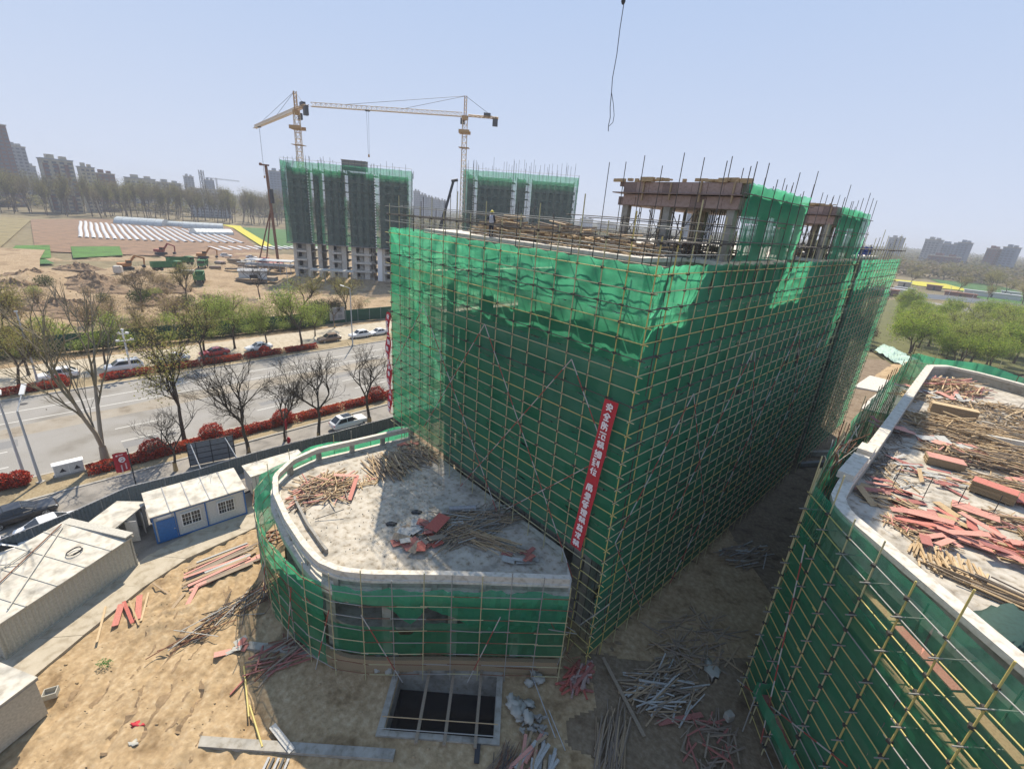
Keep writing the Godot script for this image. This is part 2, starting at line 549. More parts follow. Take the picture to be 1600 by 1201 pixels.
var site_h: Callable
const PIT := [-5.5, -20.0, 0.5, -16.5]
func ground() -> void:
	var g := MB.new()
	g.quad(Vector3(-5000, -0.35, -6500), Vector3(5000, -0.35, -6500), Vector3(5000, -0.35, -40), Vector3(-5000, -0.35, -40))
	g.quad(Vector3(-5000, -0.35, 1500), Vector3(-5000, -0.35, -40), Vector3(-60, -0.35, -40), Vector3(-60, -0.35, 1500))
	g.quad(Vector3(60, -0.35, 1500), Vector3(60, -0.35, -40), Vector3(5000, -0.35, -40), Vector3(5000, -0.35, 1500))
	g.quad(Vector3(-60, -0.35, 1500), Vector3(-60, -0.35, 10), Vector3(60, -0.35, 10), Vector3(60, -0.35, 1500))
	g.quad(Vector3(-60, -0.4, -40), Vector3(-5.9, -0.4, -40), Vector3(-5.9, -0.4, 10), Vector3(-60, -0.4, 10))
	g.quad(Vector3(0.9, -0.4, -40), Vector3(60, -0.4, -40), Vector3(60, -0.4, 10), Vector3(0.9, -0.4, 10))
	struct("ground", g, M.land)
	# the site's bare earth, with ruts and lumps, and a hole for the pit
	var n2 := FastNoiseLite.new(); n2.seed = 3; n2.frequency = 0.9; n2.fractal_octaves = 3
	var hf := func(x: float, z: float) -> float:
		var y := noise.get_noise_2d(x * 1.2, z * 1.2) * 0.20 + n2.get_noise_2d(x, z) * 0.025
		# wheel ruts running down the sunny strip
		var lane := x - 0.235 * z + 0.5 * sin(z * 0.33) + 0.5 * noise.get_noise_2d(z * 3.0, 7.0)
		for k in [-12.0, -13.7, -15.2, -10.9, -17.4, -18.9, -8.7]:
			var d: float = absf(lane - k)
			if d < 0.75:
				y -= 0.20 * maxf(0.0, 1.0 - d / 0.4) * (0.6 + 1.2 * n2.get_noise_2d(x * 0.4, z * 0.4)) + 0.03 * sin(z * 14.0 + x * 6.0) * maxf(0.0, 1.0 - d / 0.3); y += 0.08 * sin(d / 0.75 * PI)
		# spoil bank beside the office path
		var e := Vector2(x + 21.6, z + 22.6).length()
		y += 0.35 * maxf(0.0, 1.0 - e / 3.0) * (1.0 + 0.7 * n2.get_noise_2d(x * 1.4, z * 1.4))
		var px: float = maxf(maxf(PIT[0] - x, x - PIT[2]), 0.0)
		var pz: float = maxf(maxf(PIT[1] - z, z - PIT[3]), 0.0)
		var f: float = clampf((maxf(px, pz) - 0.1) / 1.0, 0.0, 1.0)
		return (y - 0.02) * f
	var kf := func(x: float, z: float) -> bool:
		if x > PIT[0] and x < PIT[2] and z > PIT[1] and z < PIT[3]: return false
		if x > 6.5 + 4.0 * noise.get_noise_2d(z * 1.3, 20.0) and z > -22.0 + 2.0 * noise.get_noise_2d(x, 3.0): return false
		return -0.742 * x - 0.67 * z < 48.0
	site_h = hf
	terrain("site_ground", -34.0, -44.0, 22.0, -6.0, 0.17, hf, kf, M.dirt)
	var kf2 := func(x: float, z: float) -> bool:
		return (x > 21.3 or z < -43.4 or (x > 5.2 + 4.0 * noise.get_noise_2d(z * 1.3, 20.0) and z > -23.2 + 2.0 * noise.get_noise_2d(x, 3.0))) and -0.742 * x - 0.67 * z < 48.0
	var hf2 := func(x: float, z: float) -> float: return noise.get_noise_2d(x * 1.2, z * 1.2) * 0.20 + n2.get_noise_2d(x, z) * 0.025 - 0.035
	terrain("alley_ground", -12.0, -110.0, 104.0, -6.0, 0.6, hf2, kf2, M.dirt_shaded)  # shade of alley and foreground is partly in this soil colour
	# damp tyre tracks and cracks in the sunny yard, clods and chips
	mat("dirt_damp", 0.30, 0.225, 0.145, 0.97, "soil", 0.2)
	var tk := MB.new()
	for e in [[-12.0, 0.10], [-12.5, 0.06], [-13.7, 0.12], [-14.1, 0.05], [-15.2, 0.14], [-16.3, 0.05], [-17.4, 0.10], [-18.9, 0.12], [-20.2, 0.06], [-10.9, 0.08]]:
		var prev := []
		for i in 150:
			var z := -31.0 + i * 0.14
			var x: float = float(e[0]) + 0.235 * z - 0.5 * sin(z * 0.33) - 0.5 * noise.get_noise_2d(z * 3.0, 7.0) + 0.35 * noise.get_noise_2d(z * 5.0, float(e[0]) * 40.0)
			var w: float = float(e[1]) * (0.4 + 2.2 * maxf(0.0, noise.get_noise_2d(z * 7.0, float(e[0]) * 90.0) + 0.15))
			var cut := noise.get_noise_2d(z * 2.5, float(e[0]) * 70.0) < -0.12 or -0.742 * x - 0.67 * z > 31.5 or w < 0.045
			var L := Vector3(x - w, hf.call(x - w, z) + 0.012, z); var Rr := Vector3(x + w, hf.call(x + w, z) + 0.012, z)
			if not cut and prev.size(): tk.quad(prev[0], L, Rr, prev[1])
			prev = [] if cut else [L, Rr]
	struct("track_marking", tk, M.dirt_damp)
	var cs := []
	for i in 1500:
		var p := Vector2(rf(-27, 14), rf(-34, -11))
		if not kf.call(p.x, p.y) or (p.x > PIT[0] - 0.6 and p.x < PIT[2] + 0.6 and p.y > PIT[1] - 0.6 and p.y < PIT[3] + 0.6): continue
		var sc := rf(0.012, 0.035) if rng.randf() < 0.95 else rf(0.035, 0.07)
		cs.append(Transform3D(Basis(Vector3(rf(-1, 1), rf(-1, 1), rf(-1, 1)).normalized(), rf(0, 3)).scaled(Vector3(sc * 1.4, sc * 0.8, sc)), Vector3(p.x, float(hf.call(p.x, p.y)) + sc * 0.2, p.y)))
	var cl := MB.new(); cl.blob(Vector3.ZERO, Vector3.ONE, noise, 0.5, 8)
	var cw := many("dirt_clods", cl.mesh(), M.dirt, cs)
	cw.set_meta("label", "clods and chips of earth scattered over the site ground"); cw.set_meta("category", "earth clods")
	# pit: concrete lining and dark water
	var p := MB.new()
	p.span(PIT[0] - 0.35, -3.0, PIT[1], PIT[0], 0.12, PIT[3])
	p.span(PIT[2], -3.0, PIT[1], PIT[2] + 0.35, 0.12, PIT[3])
	p.span(PIT[0] - 0.35, -3.0, PIT[1] - 0.35, PIT[2] + 0.35, 0.123, PIT[1])
	p.span(PIT[0] - 0.35, -3.0, PIT[3], PIT[2] + 0.35, 0.123, PIT[3] + 0.3)
	struct("pit_wall", p, M.concrete)
	p = MB.new(); p.span(PIT[0] + 0.002, -3.2, PIT[1] + 0.002, PIT[2] - 0.002, -2.6, PIT[3] - 0.002)
	struct("pit_floor", p, M.concrete_dark)
	p = MB.new(); p.sheet(pv([PIT[0] + 0.003, PIT[1] + 0.003, PIT[2] - 0.003, PIT[1] + 0.003, PIT[2] - 0.003, PIT[3] - 0.003, PIT[0] + 0.003, PIT[3] - 0.003]), -1.6)
	struct("pit_water", p, M.water)
	# concrete path along the offices (slabs are parts of it)
	var path := Node3D.new(); path.name = "path"; add_child(path); path.set_meta("kind", "structure")
	var edge := [[-31.5, -9.0, -26.2, -9.0], [-30.0, -15.0, -26.0, -17.2], [-28.6, -20.0, -25.6, -20.6], [-27.5, -24.6, -25.0, -24.6], [-27.0, -27.6, -24.0, -27.6], [-25.5, -30.6, -21.2, -31.4], [-22.8, -34.6, -18.6, -35.0], [-20.6, -38.5, -15.6, -39.0]]
	for i in edge.size() - 1:
		var s := MB.new()
		var e0: Array = edge[i]; var e1: Array = edge[i + 1]
		var z := 0.012
		s.prism(pv([e0[0], e0[1] - z, e0[2], e0[3] - z, e1[2], e1[3] + z, e1[0], e1[1] + z]), -0.2, 0.16 + 0.006 * (i % 3))
		put("slab", s.mesh(), M.path_concrete, path)
	var pad := MB.new()
	pad.prism(pv([-33, -44, -22.0, -36.4, -24.5, -31.6, -26.6, -27.9, -28.6, -20.4, -31.5, -10, -46, -12, -46, -32]), -0.25, 0.09)
	struct("yard_pavement", pad, M.lane_concrete)
	var apr := MB.new()
	apr.prism(pv([-14.8, -15.5, -14.6, -15.0, -4.6, -15.1, -4.6, -15.6]), -0.2, 0.16)
	apr.prism(pv([-15.6, -20.6, -15.4, -21.1, -9.6, -20.9, -9.6, -20.4]), -0.2, 0.14)
	struct("ground_beam", apr, M.concrete)
	# parking lane, verge, kerbs, road
	var s := MB.new(); s.sheet(rdpoly(-90, 260, 47.6, 53.2), 0.04); struct("side_lane", s, M.lane_concrete)
	s = MB.new(); s.prism(rdpoly(-90, 260, 53.2, 57.4), -0.2, 0.15); struct("verge", s, M.verge)
	s = MB.new(); s.prism(rdpoly(-90, 260, 57.41, 57.65), -0.2, 0.17); s.prism(rdpoly(-90, 260, 52.95, 53.19), -0.2, 0.17); s.prism(rdpoly(-90, 260, 81.85, 82.09), -0.2, 0.17); struct("kerb", s, M.kerb)
	s = MB.new(); s.sheet(rdpoly(-200, 420, 57.655, 81.84), 0.03); struct("road", s, M.asphalt)
	s = MB.new()
	for q in [73.6, 77.2]:
		s.sheet(rdpoly(-200, 420, q, q + 0.16), 0.034)
	for k in 44:
		for q in [61.3, 65.2]:
			s.sheet(rdpoly(-122 + k * 14.0, -122 + k * 14.0 + 5.4, q, q + 0.15), 0.034)
	struct("road_marking_lines", s, M.paint_line)
	mat("asphalt_dusty", 0.40, 0.365, 0.31, 0.92, "grain", 0.3); detail(M.asphalt_dusty, "patch", 0.03)
	mat("asphalt_patch", 0.24, 0.235, 0.23, 0.9, "grain", 0.4)
	s = MB.new()
	var dl := PackedVector2Array()
	for k in 60: dl.append(rd2(-90 + 5.0 * k, 69.2 + 1.2 * noise.get_noise_2d(k * 6.0, 1.0)))
	for k in 60: dl.append(rd2(205 - 5.0 * k, 72.4 + 1.4 * noise.get_noise_2d(k * 6.0, 50.0)))
	s.sheet(dl, 0.032); struct("road_dust_strip", s, M.asphalt_dusty)
	s = MB.new()
	for e in [[4.0, 59.4, 3.2, 1.6], [19.0, 62.6, 5.0, 1.2], [-6.0, 66.2, 2.2, 2.0], [31.0, 67.0, 4.0, 1.0], [12.0, 78.6, 6.0, 1.4]]: s.sheet(rdpoly(e[0], e[0] + e[2], e[1], e[1] + e[3]), 0.0335)
	struct("road_repair_surface", s, M.asphalt_patch)
	for e in [[8.5, 60.3, "iron manhole cover in the near lane below the forked tree"], [24.0, 63.2, "iron manhole cover in the near lane right of the billboard"], [-3.0, 79.6, "iron manhole cover in the far lane before the white estate car"]]:
		var mc := MB.new(); mc.rod(Vector3(0, 0.02, 0), Vector3(0, 0.045, 0), 0.42, 14)
		var mo := tag(obj("manhole_cover", mc, M.black_iron), e[2], "manhole cover") as Node3D
		mo.position = rd(e[0], e[1], 0.0)
	s = MB.new(); s.prism(rdpoly(-200, 420, 82.1, 86.6), -0.2, 0.14); struct("verge", s, M.verge)
	s = MB.new(); s.sheet(rdpoly(-200, 420, 86.6, 97.0), 0.05); struct("far_pavement", s, M.path_concrete)
	# works field beyond the road: lumpy bare earth
	var hf3 := func(x: float, z: float) -> float:
		var y := noise.get_noise_2d(x * 0.7, z * 0.7) * 0.9
		for e in [[-105.5, -125.0, 9.0, 2.6], [-108.0, -136.0, 10.0, 2.2], [-84.0, -112.0, 9.0, 2.4], [-72.0, -116.0, 7.0, 1.6], [-132.0, -122.0, 12.0, 2.4], [-98.0, -108.0, 8.0, 2.0], [-118.0, -108.0, 9.0, 1.8]]:
			var d := Vector2(x - e[0], z - e[1]).length() / float(e[2])
			if d < 1.0: y += float(e[3]) * pow(1.0 - d, 1.2) * (1.0 + 0.8 * noise.get_noise_2d(x * 3.0, z * 3.0))
		# trench
		var t0 := Vector2(-163, -150); var t1 := Vector2(-128, -178)
		var u := clampf((Vector2(x, z) - t0).dot(t1 - t0) / (t1 - t0).length_squared(), 0, 1)
		var dd := (Vector2(x, z) - t0.lerp(t1, u)).length()
		if dd < 9.0: y -= 3.0 * clampf((9.0 - dd) / 4.0, 0.0, 1.0)
		var edge_q := clampf((-0.742 * x - 0.67 * z - 97.0) / 8.0, 0.0, 1.0)
		return y * edge_q + 0.02
	var kf3 := func(x: float, z: float) -> bool:
		return -0.742 * x - 0.67 * z > 96.5 and -0.742 * x - 0.67 * z < 238.0 + 18.0 * noise.get_noise_2d(x * 0.5, z * 0.5)
	terrain("works_field", -230.0, -290.0, 40.0, -20.0, 1.5, hf3, kf3, M.dirt_far)

# ---------------------------------------------------------------- nets and scaffolds
var net_cache := {}
func net_mesh(w: float, h: float, seed_: int, torn := 0) -> ArrayMesh:
	var key := "%.2f_%.2f_%d_%d" % [w, h, seed_, torn]
	if net_cache.has(key): return net_cache[key]
	var nx := 14; var ny := maxi(6, int(h / 0.4) * 2)
	var f := FastNoiseLite.new(); f.seed = seed_; f.frequency = 0.35; f.fractal_octaves = 3
	var pts := []; 
	for j in ny + 1:
		for i in nx + 1:
			var x := w * i / nx; var y := h * j / ny
			var tie := 0.35 + 0.65 * absf(sin(PI * y / 0.82))
			var z := (f.get_noise_2d(x, y * 1.4) * 0.26 + f.get_noise_2d(x * 5.0, y * 1.2 + 40) * 0.10) * tie
			pts.append(Vector3(x + 0.05 * f.get_noise_2d(y * 2, x), y - (0.30 * absf(f.get_noise_2d(x * 2.0, 3.0)) if j == ny else 0.0), z))
	var b := MB.new()
	var nor := []
	for j in ny + 1:
		for i in nx + 1:
			var dx: Vector3 = pts[j * (nx + 1) + mini(i + 1, nx)] - pts[j * (nx + 1) + maxi(i - 1, 0)]
			var dy: Vector3 = pts[mini(j + 1, ny) * (nx + 1) + i] - pts[maxi(j - 1, 0) * (nx + 1) + i]
			nor.append(dx.cross(dy).normalized())
	for j in ny:
		for i in nx:
			if torn == 1 and i >= 5 and i < 7 and j >= 2 and j < ny - 1: continue
			if torn == 2 and i >= 3 and i < 8 and j >= 2 and j < 4: continue
			var a := j * (nx + 1) + i
			b.nquad(pts[a], pts[a + nx + 1], pts[a + nx + 2], pts[a + 1], nor[a], nor[a + nx + 1], nor[a + nx + 2], nor[a + 1])
	net_cache[key] = b.mesh()
	return net_cache[key]

func net(parent: Node3D, o: Vector3, xdir: Vector3, w: float, h: float, m: Material, torn := 0, label := "") -> MeshInstance3D:
	var s := put("net_sheet", net_mesh(w, h, rng.randi() % 4, torn), m, parent)
	s.transform = Transform3D(Basis(xdir, Vector3.UP, xdir.cross(Vector3.UP)), o)
	if label: s.set_meta("label", label)
	return s

func banded_pole(called: String, a: Vector3, b: Vector3, r: float, parent: Node, step := 0.9) -> void:
	var m := MB.new(); m.use_c = true
	var l := (b - a).length()
	var k := int(l / step)
	for i in k:
		m.tint = Color(0.30, 0.055, 0.045) if i % 2 else Color(0.42, 0.40, 0.38)
		m.tube(a.lerp(b, float(i) / k), a.lerp(b, float(i + 1) / k), r, r, 6)
	obj(called, m, M.banded, parent)

func local(o: Node3D, p: Vector3) -> Vector3: return o.transform.affine_inverse() * p

# ---------------------------------------------------------------- the main building
const C0 := Vector3(6.1, 0, -21.2)
const TURN := 0.767
const ROOF := 25.2
func wall_panel_mesh(w: float, h: float, ww: float, wh: float, sill: float, t: float) -> ArrayMesh:
	var b := MB.new()
	var x0 := (w - ww) / 2
	b.span(0, 0, 0, w, sill, t)
	b.span(0, sill + wh, 0, w, h, t)
	b.span(0, sill, 0, x0, sill + wh, t)
	b.span(x0 + ww, sill, 0, w, sill + wh, t)
	return b.mesh()

func main_building() -> void:
	var o := thing("building", "long concrete block under construction, wrapped in green netting, seen corner-on", "building", C0, TURN)
	var zs := [-2.5, -6.7, -10.9, -15.1, -19.2]
	# floors
	for k in 9:
		var y := 3.15 * k
		var b := MB.new()
		if k == 8:
			b.span(2.2, y - 0.22, -22.9, 37.5, y, -2.2)
			b.span(40.5, y - 0.22, -22.9, 59.5, y - 0.003, -2.2)
			b.span(37.5, y - 0.22, -22.9, 40.5, y - 0.005, -6.0)
			b.span(7.0, y - 0.22, -2.2, 17.5, y - 0.004, -0.2); b.span(25.3, y - 0.22, -2.2, 35.8, y - 0.004, -0.2)
		elif k >= 6:
			b.span(2.2, y - 0.2, -21.6, 37.5, y, -2.2); b.span(40.5, y - 0.2, -21.6, 59.5, y, -2.2)
		else:
			b.span(2.2, y - 0.2, -19.5, 37.5, y, -2.2); b.span(40.5, y - 0.2, -19.5, 59.5, y, -2.2)
		var s := obj("roof_slab" if k == 8 else "floor_slab", b, M.concrete_pale if k >= 6 else M.concrete, o)
		if k == 8: s.set_meta("label", "pale flat roof slab strewn with timber")
	# columns and beams
	var colm := BoxMesh.new(); colm.size = Vector3(0.5, 3.15, 0.5)
	for k in 8:
		for i in 15:
			var x := 2.5 + 4.05 * i
			for z in zs:
				if k < 6 and not (i == 0 or z == zs[0]): continue
				if absf(x - 39) < 1.4: continue
				var c := put("column", colm, M.concrete, o)
				c.position = Vector3(x, 3.15 * k + 1.575 - 0.1, z)
		var bm := MB.new()
		bm.span(2.26, 3.15 * (k + 1) - 0.65, -19.4, 2.56, 3.15 * (k + 1) - 0.201, -2.3)
		bm.span(2.56, 3.15 * (k + 1) - 0.65, -2.6, 37.4, 3.15 * (k + 1) - 0.202, -2.3)
		bm.span(40.6, 3.15 * (k + 1) - 0.65, -2.6, 59.4, 3.15 * (k + 1) - 0.202, -2.3)
		obj("perimeter_beam", bm, M.concrete, o)
	# infill walls with window openings, six storeys
	var wp := wall_panel_mesh(3.5, 2.5, 1.8, 1.4, 0.9, 0.2)
	for k in 6:
		for i in 4:
			var w := put("wall_panel", wp, M.block_wall, o)
			w.transform = Transform3D(Basis(Vector3.UP, PI / 2), Vector3(2.32, 3.15 * k, -2.95 - 4.2 * i))
		for i in 14:
			var x := 2.75 + 4.05 * i
			if absf(x + 1.75 - 39) < 2.6: continue
			var w := put("wall_panel", wp, M.block_wall, o)
			w.position = Vector3(x, 3.15 * k, -2.6)
	var core := MB.new()
	core.span(3.6, 0.0, -19.4, 37.0, 18.8, -19.1); core.span(41, 0, -19.4, 59.4, 18.8, -19.1)
	core.span(3.6, 0.0, -11.3, 37.0, 18.8, -11.1)
	core.span(9.0, 0.0, -19.1, 9.2, 18.8, -4.0)
	core.span(37.2, 0, -19.5, 37.45, 24.9, -2.7); core.span(40.55, 0, -19.5, 40.8, 24.9, -2.7)
	core.span(37.45, 0, -6.2, 40.55, 24.9, -6.0)
	core.span(59.2, 0, -19.4, 59.4, 24.9, -2.7)
	obj("partition_wall", core, M.block_wall, o)

	# ---- scaffold of this building
	var s := thing("scaffold", "tall tube scaffold hung with green netting on the long concrete block", "scaffold", C0, TURN)
	var top := func(i: int) -> float: return 26.5 + [0.0, 0.9, 0.3, 1.6, 0.2, 1.1, 0.5][i % 7] + rf(-0.15, 0.15)
	var rails := []
	var y := 1.2
	while y < 25.3:
		rails.append(y); y += 0.81
	rails.append(26.1)
	var cpl := []
	# front row and right row of outer poles, inner rows 1.3 m behind
	for i in 17:
		var z := -1.53 * i - (0.06 * rf(-1, 1) if i else 0.0)
		var y0 := 0.0 if i < 2 else 6.4
		bar("scaffold_pole", Vector3(rf(-0.03, 0.03), y0, z), Vector3(rf(-0.04, 0.04), top.call(i), z), 0.032, M.pole_yellow if i < 3 and rng.randf() < 0.6 else M.pole, s)
		bar("scaffold_pole", Vector3(1.3, y0, z - 0.1), Vector3(1.3, top.call(i + 3) - 0.6, z - 0.1), 0.028, M.pole_dark, s)
		for r in rails:
			if r > 7.0 or i < 2: cpl.append(Transform3D(Basis(Vector3.UP, rf(0, 3)).scaled(Vector3.ONE * rf(0.8, 1.2)), Vector3(0.0, r, z)))
	for i in 41:
		var x := 1.5 * (i + 1)
		if x > 37.6 and x < 40.4: continue
		bar("scaffold_pole", Vector3(x, 0, rf(-0.03, 0.03)), Vector3(x + rf(-0.05, 0.05), top.call(i + 2), rf(-0.03, 0.03)), 0.032, M.pole_yellow if i < 1 else M.pole, s)
		bar("scaffold_pole", Vector3(x + 0.1, 0, -1.3), Vector3(x + 0.1, top.call(i + 5) - 0.6, -1.3), 0.028, M.pole_dark, s)
		for r in rails:
			cpl.append(Transform3D(Basis(Vector3.UP, rf(0, 3)).scaled(Vector3.ONE * rf(0.8, 1.2)), Vector3(x, r, 0.0)))
	var k := 0
	for r in rails:
		var major := k % 3 == 0
		var m: Material = M.pole_dark if major and r > 17 else (M.pole_yellow if rng.randf() < 0.25 else M.pole)
		var z1 := -24.9 - rf(0, 0.5)
		if r > 7.4: bar("ledger", Vector3(-0.05, r, 0.3), Vector3(-0.05, r + rf(-0.05, 0.05), z1), 0.026, m, s)
		else: bar("ledger", Vector3(-0.05, r, 0.3), Vector3(-0.05, r, -2.2), 0.026, m, s)
		bar("ledger", Vector3(-0.3, r + 0.04, 0.05), Vector3(37.9, r + 0.04, 0.05), 0.026, m, s)
		bar("ledger", Vector3(40.1, r + 0.04, 0.05), Vector3(61.6, r + 0.04, 0.05), 0.026, M.pole, s)
		if major and r > 7:
			bar("ledger", Vector3(1.3, r, 0.3), Vector3(1.3, r, -24.6), 0.026, M.pole_dark, s)
			bar("ledger", Vector3(0, r, -1.3), Vector3(61, r, -1.3), 0.026, M.pole_dark, s)
		k += 1
	for r in [25.6, 26.7]:
		bar("guard_rail", Vector3(-0.05, r, 0.3), Vector3(-0.05, r, -25.1), 0.026, M.pole_grey, s)
		bar("guard_rail", Vector3(-0.3, r, 0.06), Vector3(7.2, r, 0.06), 0.026, M.pole_grey, s)
		bar("guard_rail", Vector3(1.35, r + 0.1, 0.3), Vector3(1.35, r + 0.1, -25.1), 0.026, M.pole_grey, s)
	var cm := BoxMesh.new(); cm.size = Vector3(0.13, 0.11, 0.13)
	many("coupler", cm, M.coupler, cpl, s)
	# transoms (short cross tubes) on the inner side
	var tr := []
	for i in 17:
		for j in range(9, rails.size(), 3):
			tr.append(Transform3D(Basis(Vector3.BACK, PI / 2) * Basis.from_scale(Vector3(0.026, 1.7, 0.026)), Vector3(0.6, rails[j] + 0.05, -1.53 * i - 0.05)))
	for i in 40:
		for j in range(0, rails.size(), 3):
			tr.append(Transform3D(Basis(Vector3.RIGHT, PI / 2) * Basis.from_scale(Vector3(0.026, 1.7, 0.026)), Vector3(1.5 * (i + 1) + 0.05, rails[j] + 0.05, -0.6)))
	many("transom", unit_rod, M.pole_dark, tr, s)
	# scissor braces, red and white, on both faces
	for seg in [[4.1, 19.6, 14.9, 4.6], [4.1, 19.6, 0.9, 15.0], [0.9, 15.0, 8.2, 7.4], [11.7, 19.9, 19.0, 9.4], [11.7, 19.9, 1.9, 6.0], [19.2, 19.7, 9.2, 6.6], [19.2, 19.7, 24.6, 12.5]]:
		banded_pole("brace", Vector3(-0.13, seg[1], -seg[0]), Vector3(-0.13, seg[3], -seg[2]), 0.03, s)
	for seg in [[6.5, 17.6, 0.6, 9.6], [0.6, 9.6, 6.0, 1.0], [6.5, 17.6, 13.5, 6.0], [13.5, 6.0, 10.0, 1.0], [14.5, 19.0, 7.5, 8.0], [15.0, 19.0, 22.0, 6.5], [24.0, 19.5, 16.0, 6.0], [24.5, 19.5, 31.0, 9.0], [33.0, 19.5, 26.0, 7.0]]:
		banded_pole("brace", Vector3(seg[0], seg[1], 0.13), Vector3(seg[2], seg[3], 0.13), 0.03, s)
	# planks of the working lift at roof level by the right corner
	for i in 7:
		plank("walk_board", Vector3(1.75, 24.95, -2.0 - 3.1 * i), Vector3(0, 0, 1), 3.0, 0.35, 0.05, M.wood2, s)
	# ---- netting, sheet by sheet
	var rows := [8.0, 10.45, 12.9, 15.35, 17.8, 20.2, 22.7, 25.1]
	for r in 7:
		for c in 4:
			var z := -0.08 - 6.15 * c
			var mm: Material = [M.net0, M.net1, M.net_dusty, M.net0, M.net3][(r * 3 + c * 2) % 5]
			if r >= 5: mm = [M.net0, M.net2, M.net_sunlit][r - 5]
			net(s, Vector3(0.12 + 0.02 * ((r + c) % 2), rows[r] - 0.04, z + 0.03), Vector3(0, 0, -1), 6.2, rows[r + 1] - rows[r] + 0.07, mm)
	var rrows := [1.0, 3.1, 5.55, 8.0, 10.45, 12.9, 15.35, 17.8, 20.2, 22.7, 25.1]
	for r in 10:
		for c in 10:
			var x := 0.08 + 6.1 * c
			if c == 6: x = 40.2
			if c == 7: x = 43.5
			if c == 8: x = 49.6
			if c == 9: x = 55.6
			var w := 6.15
			if c == 5: w = 7.0
			if c == 6: w = 3.4
			var mm: Material = [M.net1, M.net_dusty, M.net0, M.net3, M.net1][(r + c * 2) % 5]
			if r >= 8: mm = (M.net_sunlit if r == 9 else M.net2) if c != 2 else M.net2
			if c >= 6 and r < 8: mm = M.net3
			var torn := 0
			if r == 6 and c == 4: torn = 1
			if r == 6 and c == 2: torn = 2
			net(s, Vector3(x - 0.03, rrows[r] - 0.04, -0.12 - 0.02 * ((r + c) % 2)), Vector3(1, 0, 0), w, rrows[r + 1] - rrows[r] + 0.07, mm, torn, "green net sheet with a torn dark hole" if torn else "")
	# side facing the road (seen from within) and the back
	for r in 7:
		for c in 6:
			net(s, Vector3(0.1 + 6.1 * c, rows[r] - 0.04, -24.7 + 0.02 * ((r + c) % 2)), Vector3(1, 0, 0), 6.15, rows[r + 1] - rows[r] + 0.07, M.net0 if r % 2 else M.net2)
	for i in 14:
		var x := 1.5 * (i + 1)
		bar("scaffold_pole", Vector3(x, 0, -24.62), Vector3(x, top.call(i), -24.62), 0.032, M.pole_dark, s)
		bar("scaffold_pole", Vector3(x, 0, -23.3), Vector3(x, top.call(i + 1) - 0.6, -23.3), 0.03, M.pole_dark, s)
	for j in rails.size():
		bar("ledger", Vector3(0, rails[j], -24.6), Vector3(36.5, rails[j], -24.6), 0.026, M.pole_dark, s)
		if j % 3 == 0: bar("ledger", Vector3(0, rails[j], -23.3), Vector3(22, rails[j], -23.3), 0.026, M.pole_dark, s)

	# ---- the two red banners with white characters
	banner("long red banner with white characters hanging near the corner pole of the scaffold", Vector3(-0.22, 8.3, -1.95), Vector3(-0.2, 18.2, -1.1), 0.85, ["安", "全", "防", "范", "精", "细", "到", "位", " ", "质", "量", "管", "理", "精", "益", "求", "精"], 0.0)
	banner("narrow wrinkled red banner on the road-side end of the scaffold", Vector3(-0.22, 8.5, -24.75), Vector3(-0.2, 18.1, -24.75), 0.75, ["安", "全", "第", "一", "预", "防", "为", "主", "关", "爱", "人", "生", "人", "大", "生", "安"], 0.12)

const GLYPH := {
	"安": "5051 13128284 432689 655719 0595", "全": "5004 5094 2474 2676 1989 5459", "防": "1019 1040 4032 3245 4514 6061 4292 625639 65858979",
	"范": "0191 3032 6062 0415 0918 4484 8487 4449 4999", "精": "2029 0545 0113 4133 2507 2547 5191 5393 4595 7075 5659 5696 9699 5797",
	"细": "2003 0343 4306 0646 0949 5159 5191 9199 5999 7179 5595", "到": "0050 2003 0343 0656 2429 0959 7177 9099", "位": "3005 2229 6061 4393 5568 8577 4999",
	"质": "8010 1009 2282 5025 3438 3484 8488 5457 5739 6789", "量": "2080 2023 2383 8083 2181 0494 2575 2578 7578 2878 5559 0999",
	"管": "2003 2040 3132 6053 6090 7172 0405 0494 9495 2549 2575 7577 2777 2979 7779", "理": "0131 0434 0838 2128 4191 4145 9195 4393 4595 7179 4797 3999",
	"益": "2031 7061 0292 3315 6385 1619 1686 8689 3639 6669 0999", "求": "0292 5059 7081 2435 3618 5489 8365", "第": "2002 2040 6052 6090 1373 7375 1575 1517 1787 8789 5359 5619",
	"一": "0595", "预": "0040 4022 0343 2229 2919 5090 7052 5257 5292 9297 7275 7549 7799", "为": "1021 0383 8389 8969 4009 5566", "主": "4051 1282 2575 0999 5259",
	"关": "2031 7061 1383 0595 5355 5509 5599", "爱": "7010 2122 4142 7162 0304 0393 9394 1585 4519 2678 7639 3669", "人": "5009 5399", "生": "2004 1383 1676 0999 5059", "大": "0393 5054 5409 5499",
	"城": "1018 0343 0938 3282 3239 4464 6468 6079 8394 7799",
}

func glyph_into(m: MB, ch: String, o: Vector3, x: Vector3, y: Vector3, w: float, h: float, th: float) -> void:
	var nrm := x.cross(y).normalized()
	for st in (GLYPH[ch] as String).split(" "):
		var n := st.length() / 2
		for i in n - 1:
			var a := o + x * (w * int(st[2 * i]) / 9.0) - y * (h * int(st[2 * i + 1]) / 9.0)
			var b := o + x * (w * int(st[2 * i + 2]) / 9.0) - y * (h * int(st[2 * i + 3]) / 9.0)
			m.beam(a, b, 0.012, th, nrm.cross(b - a).normalized())

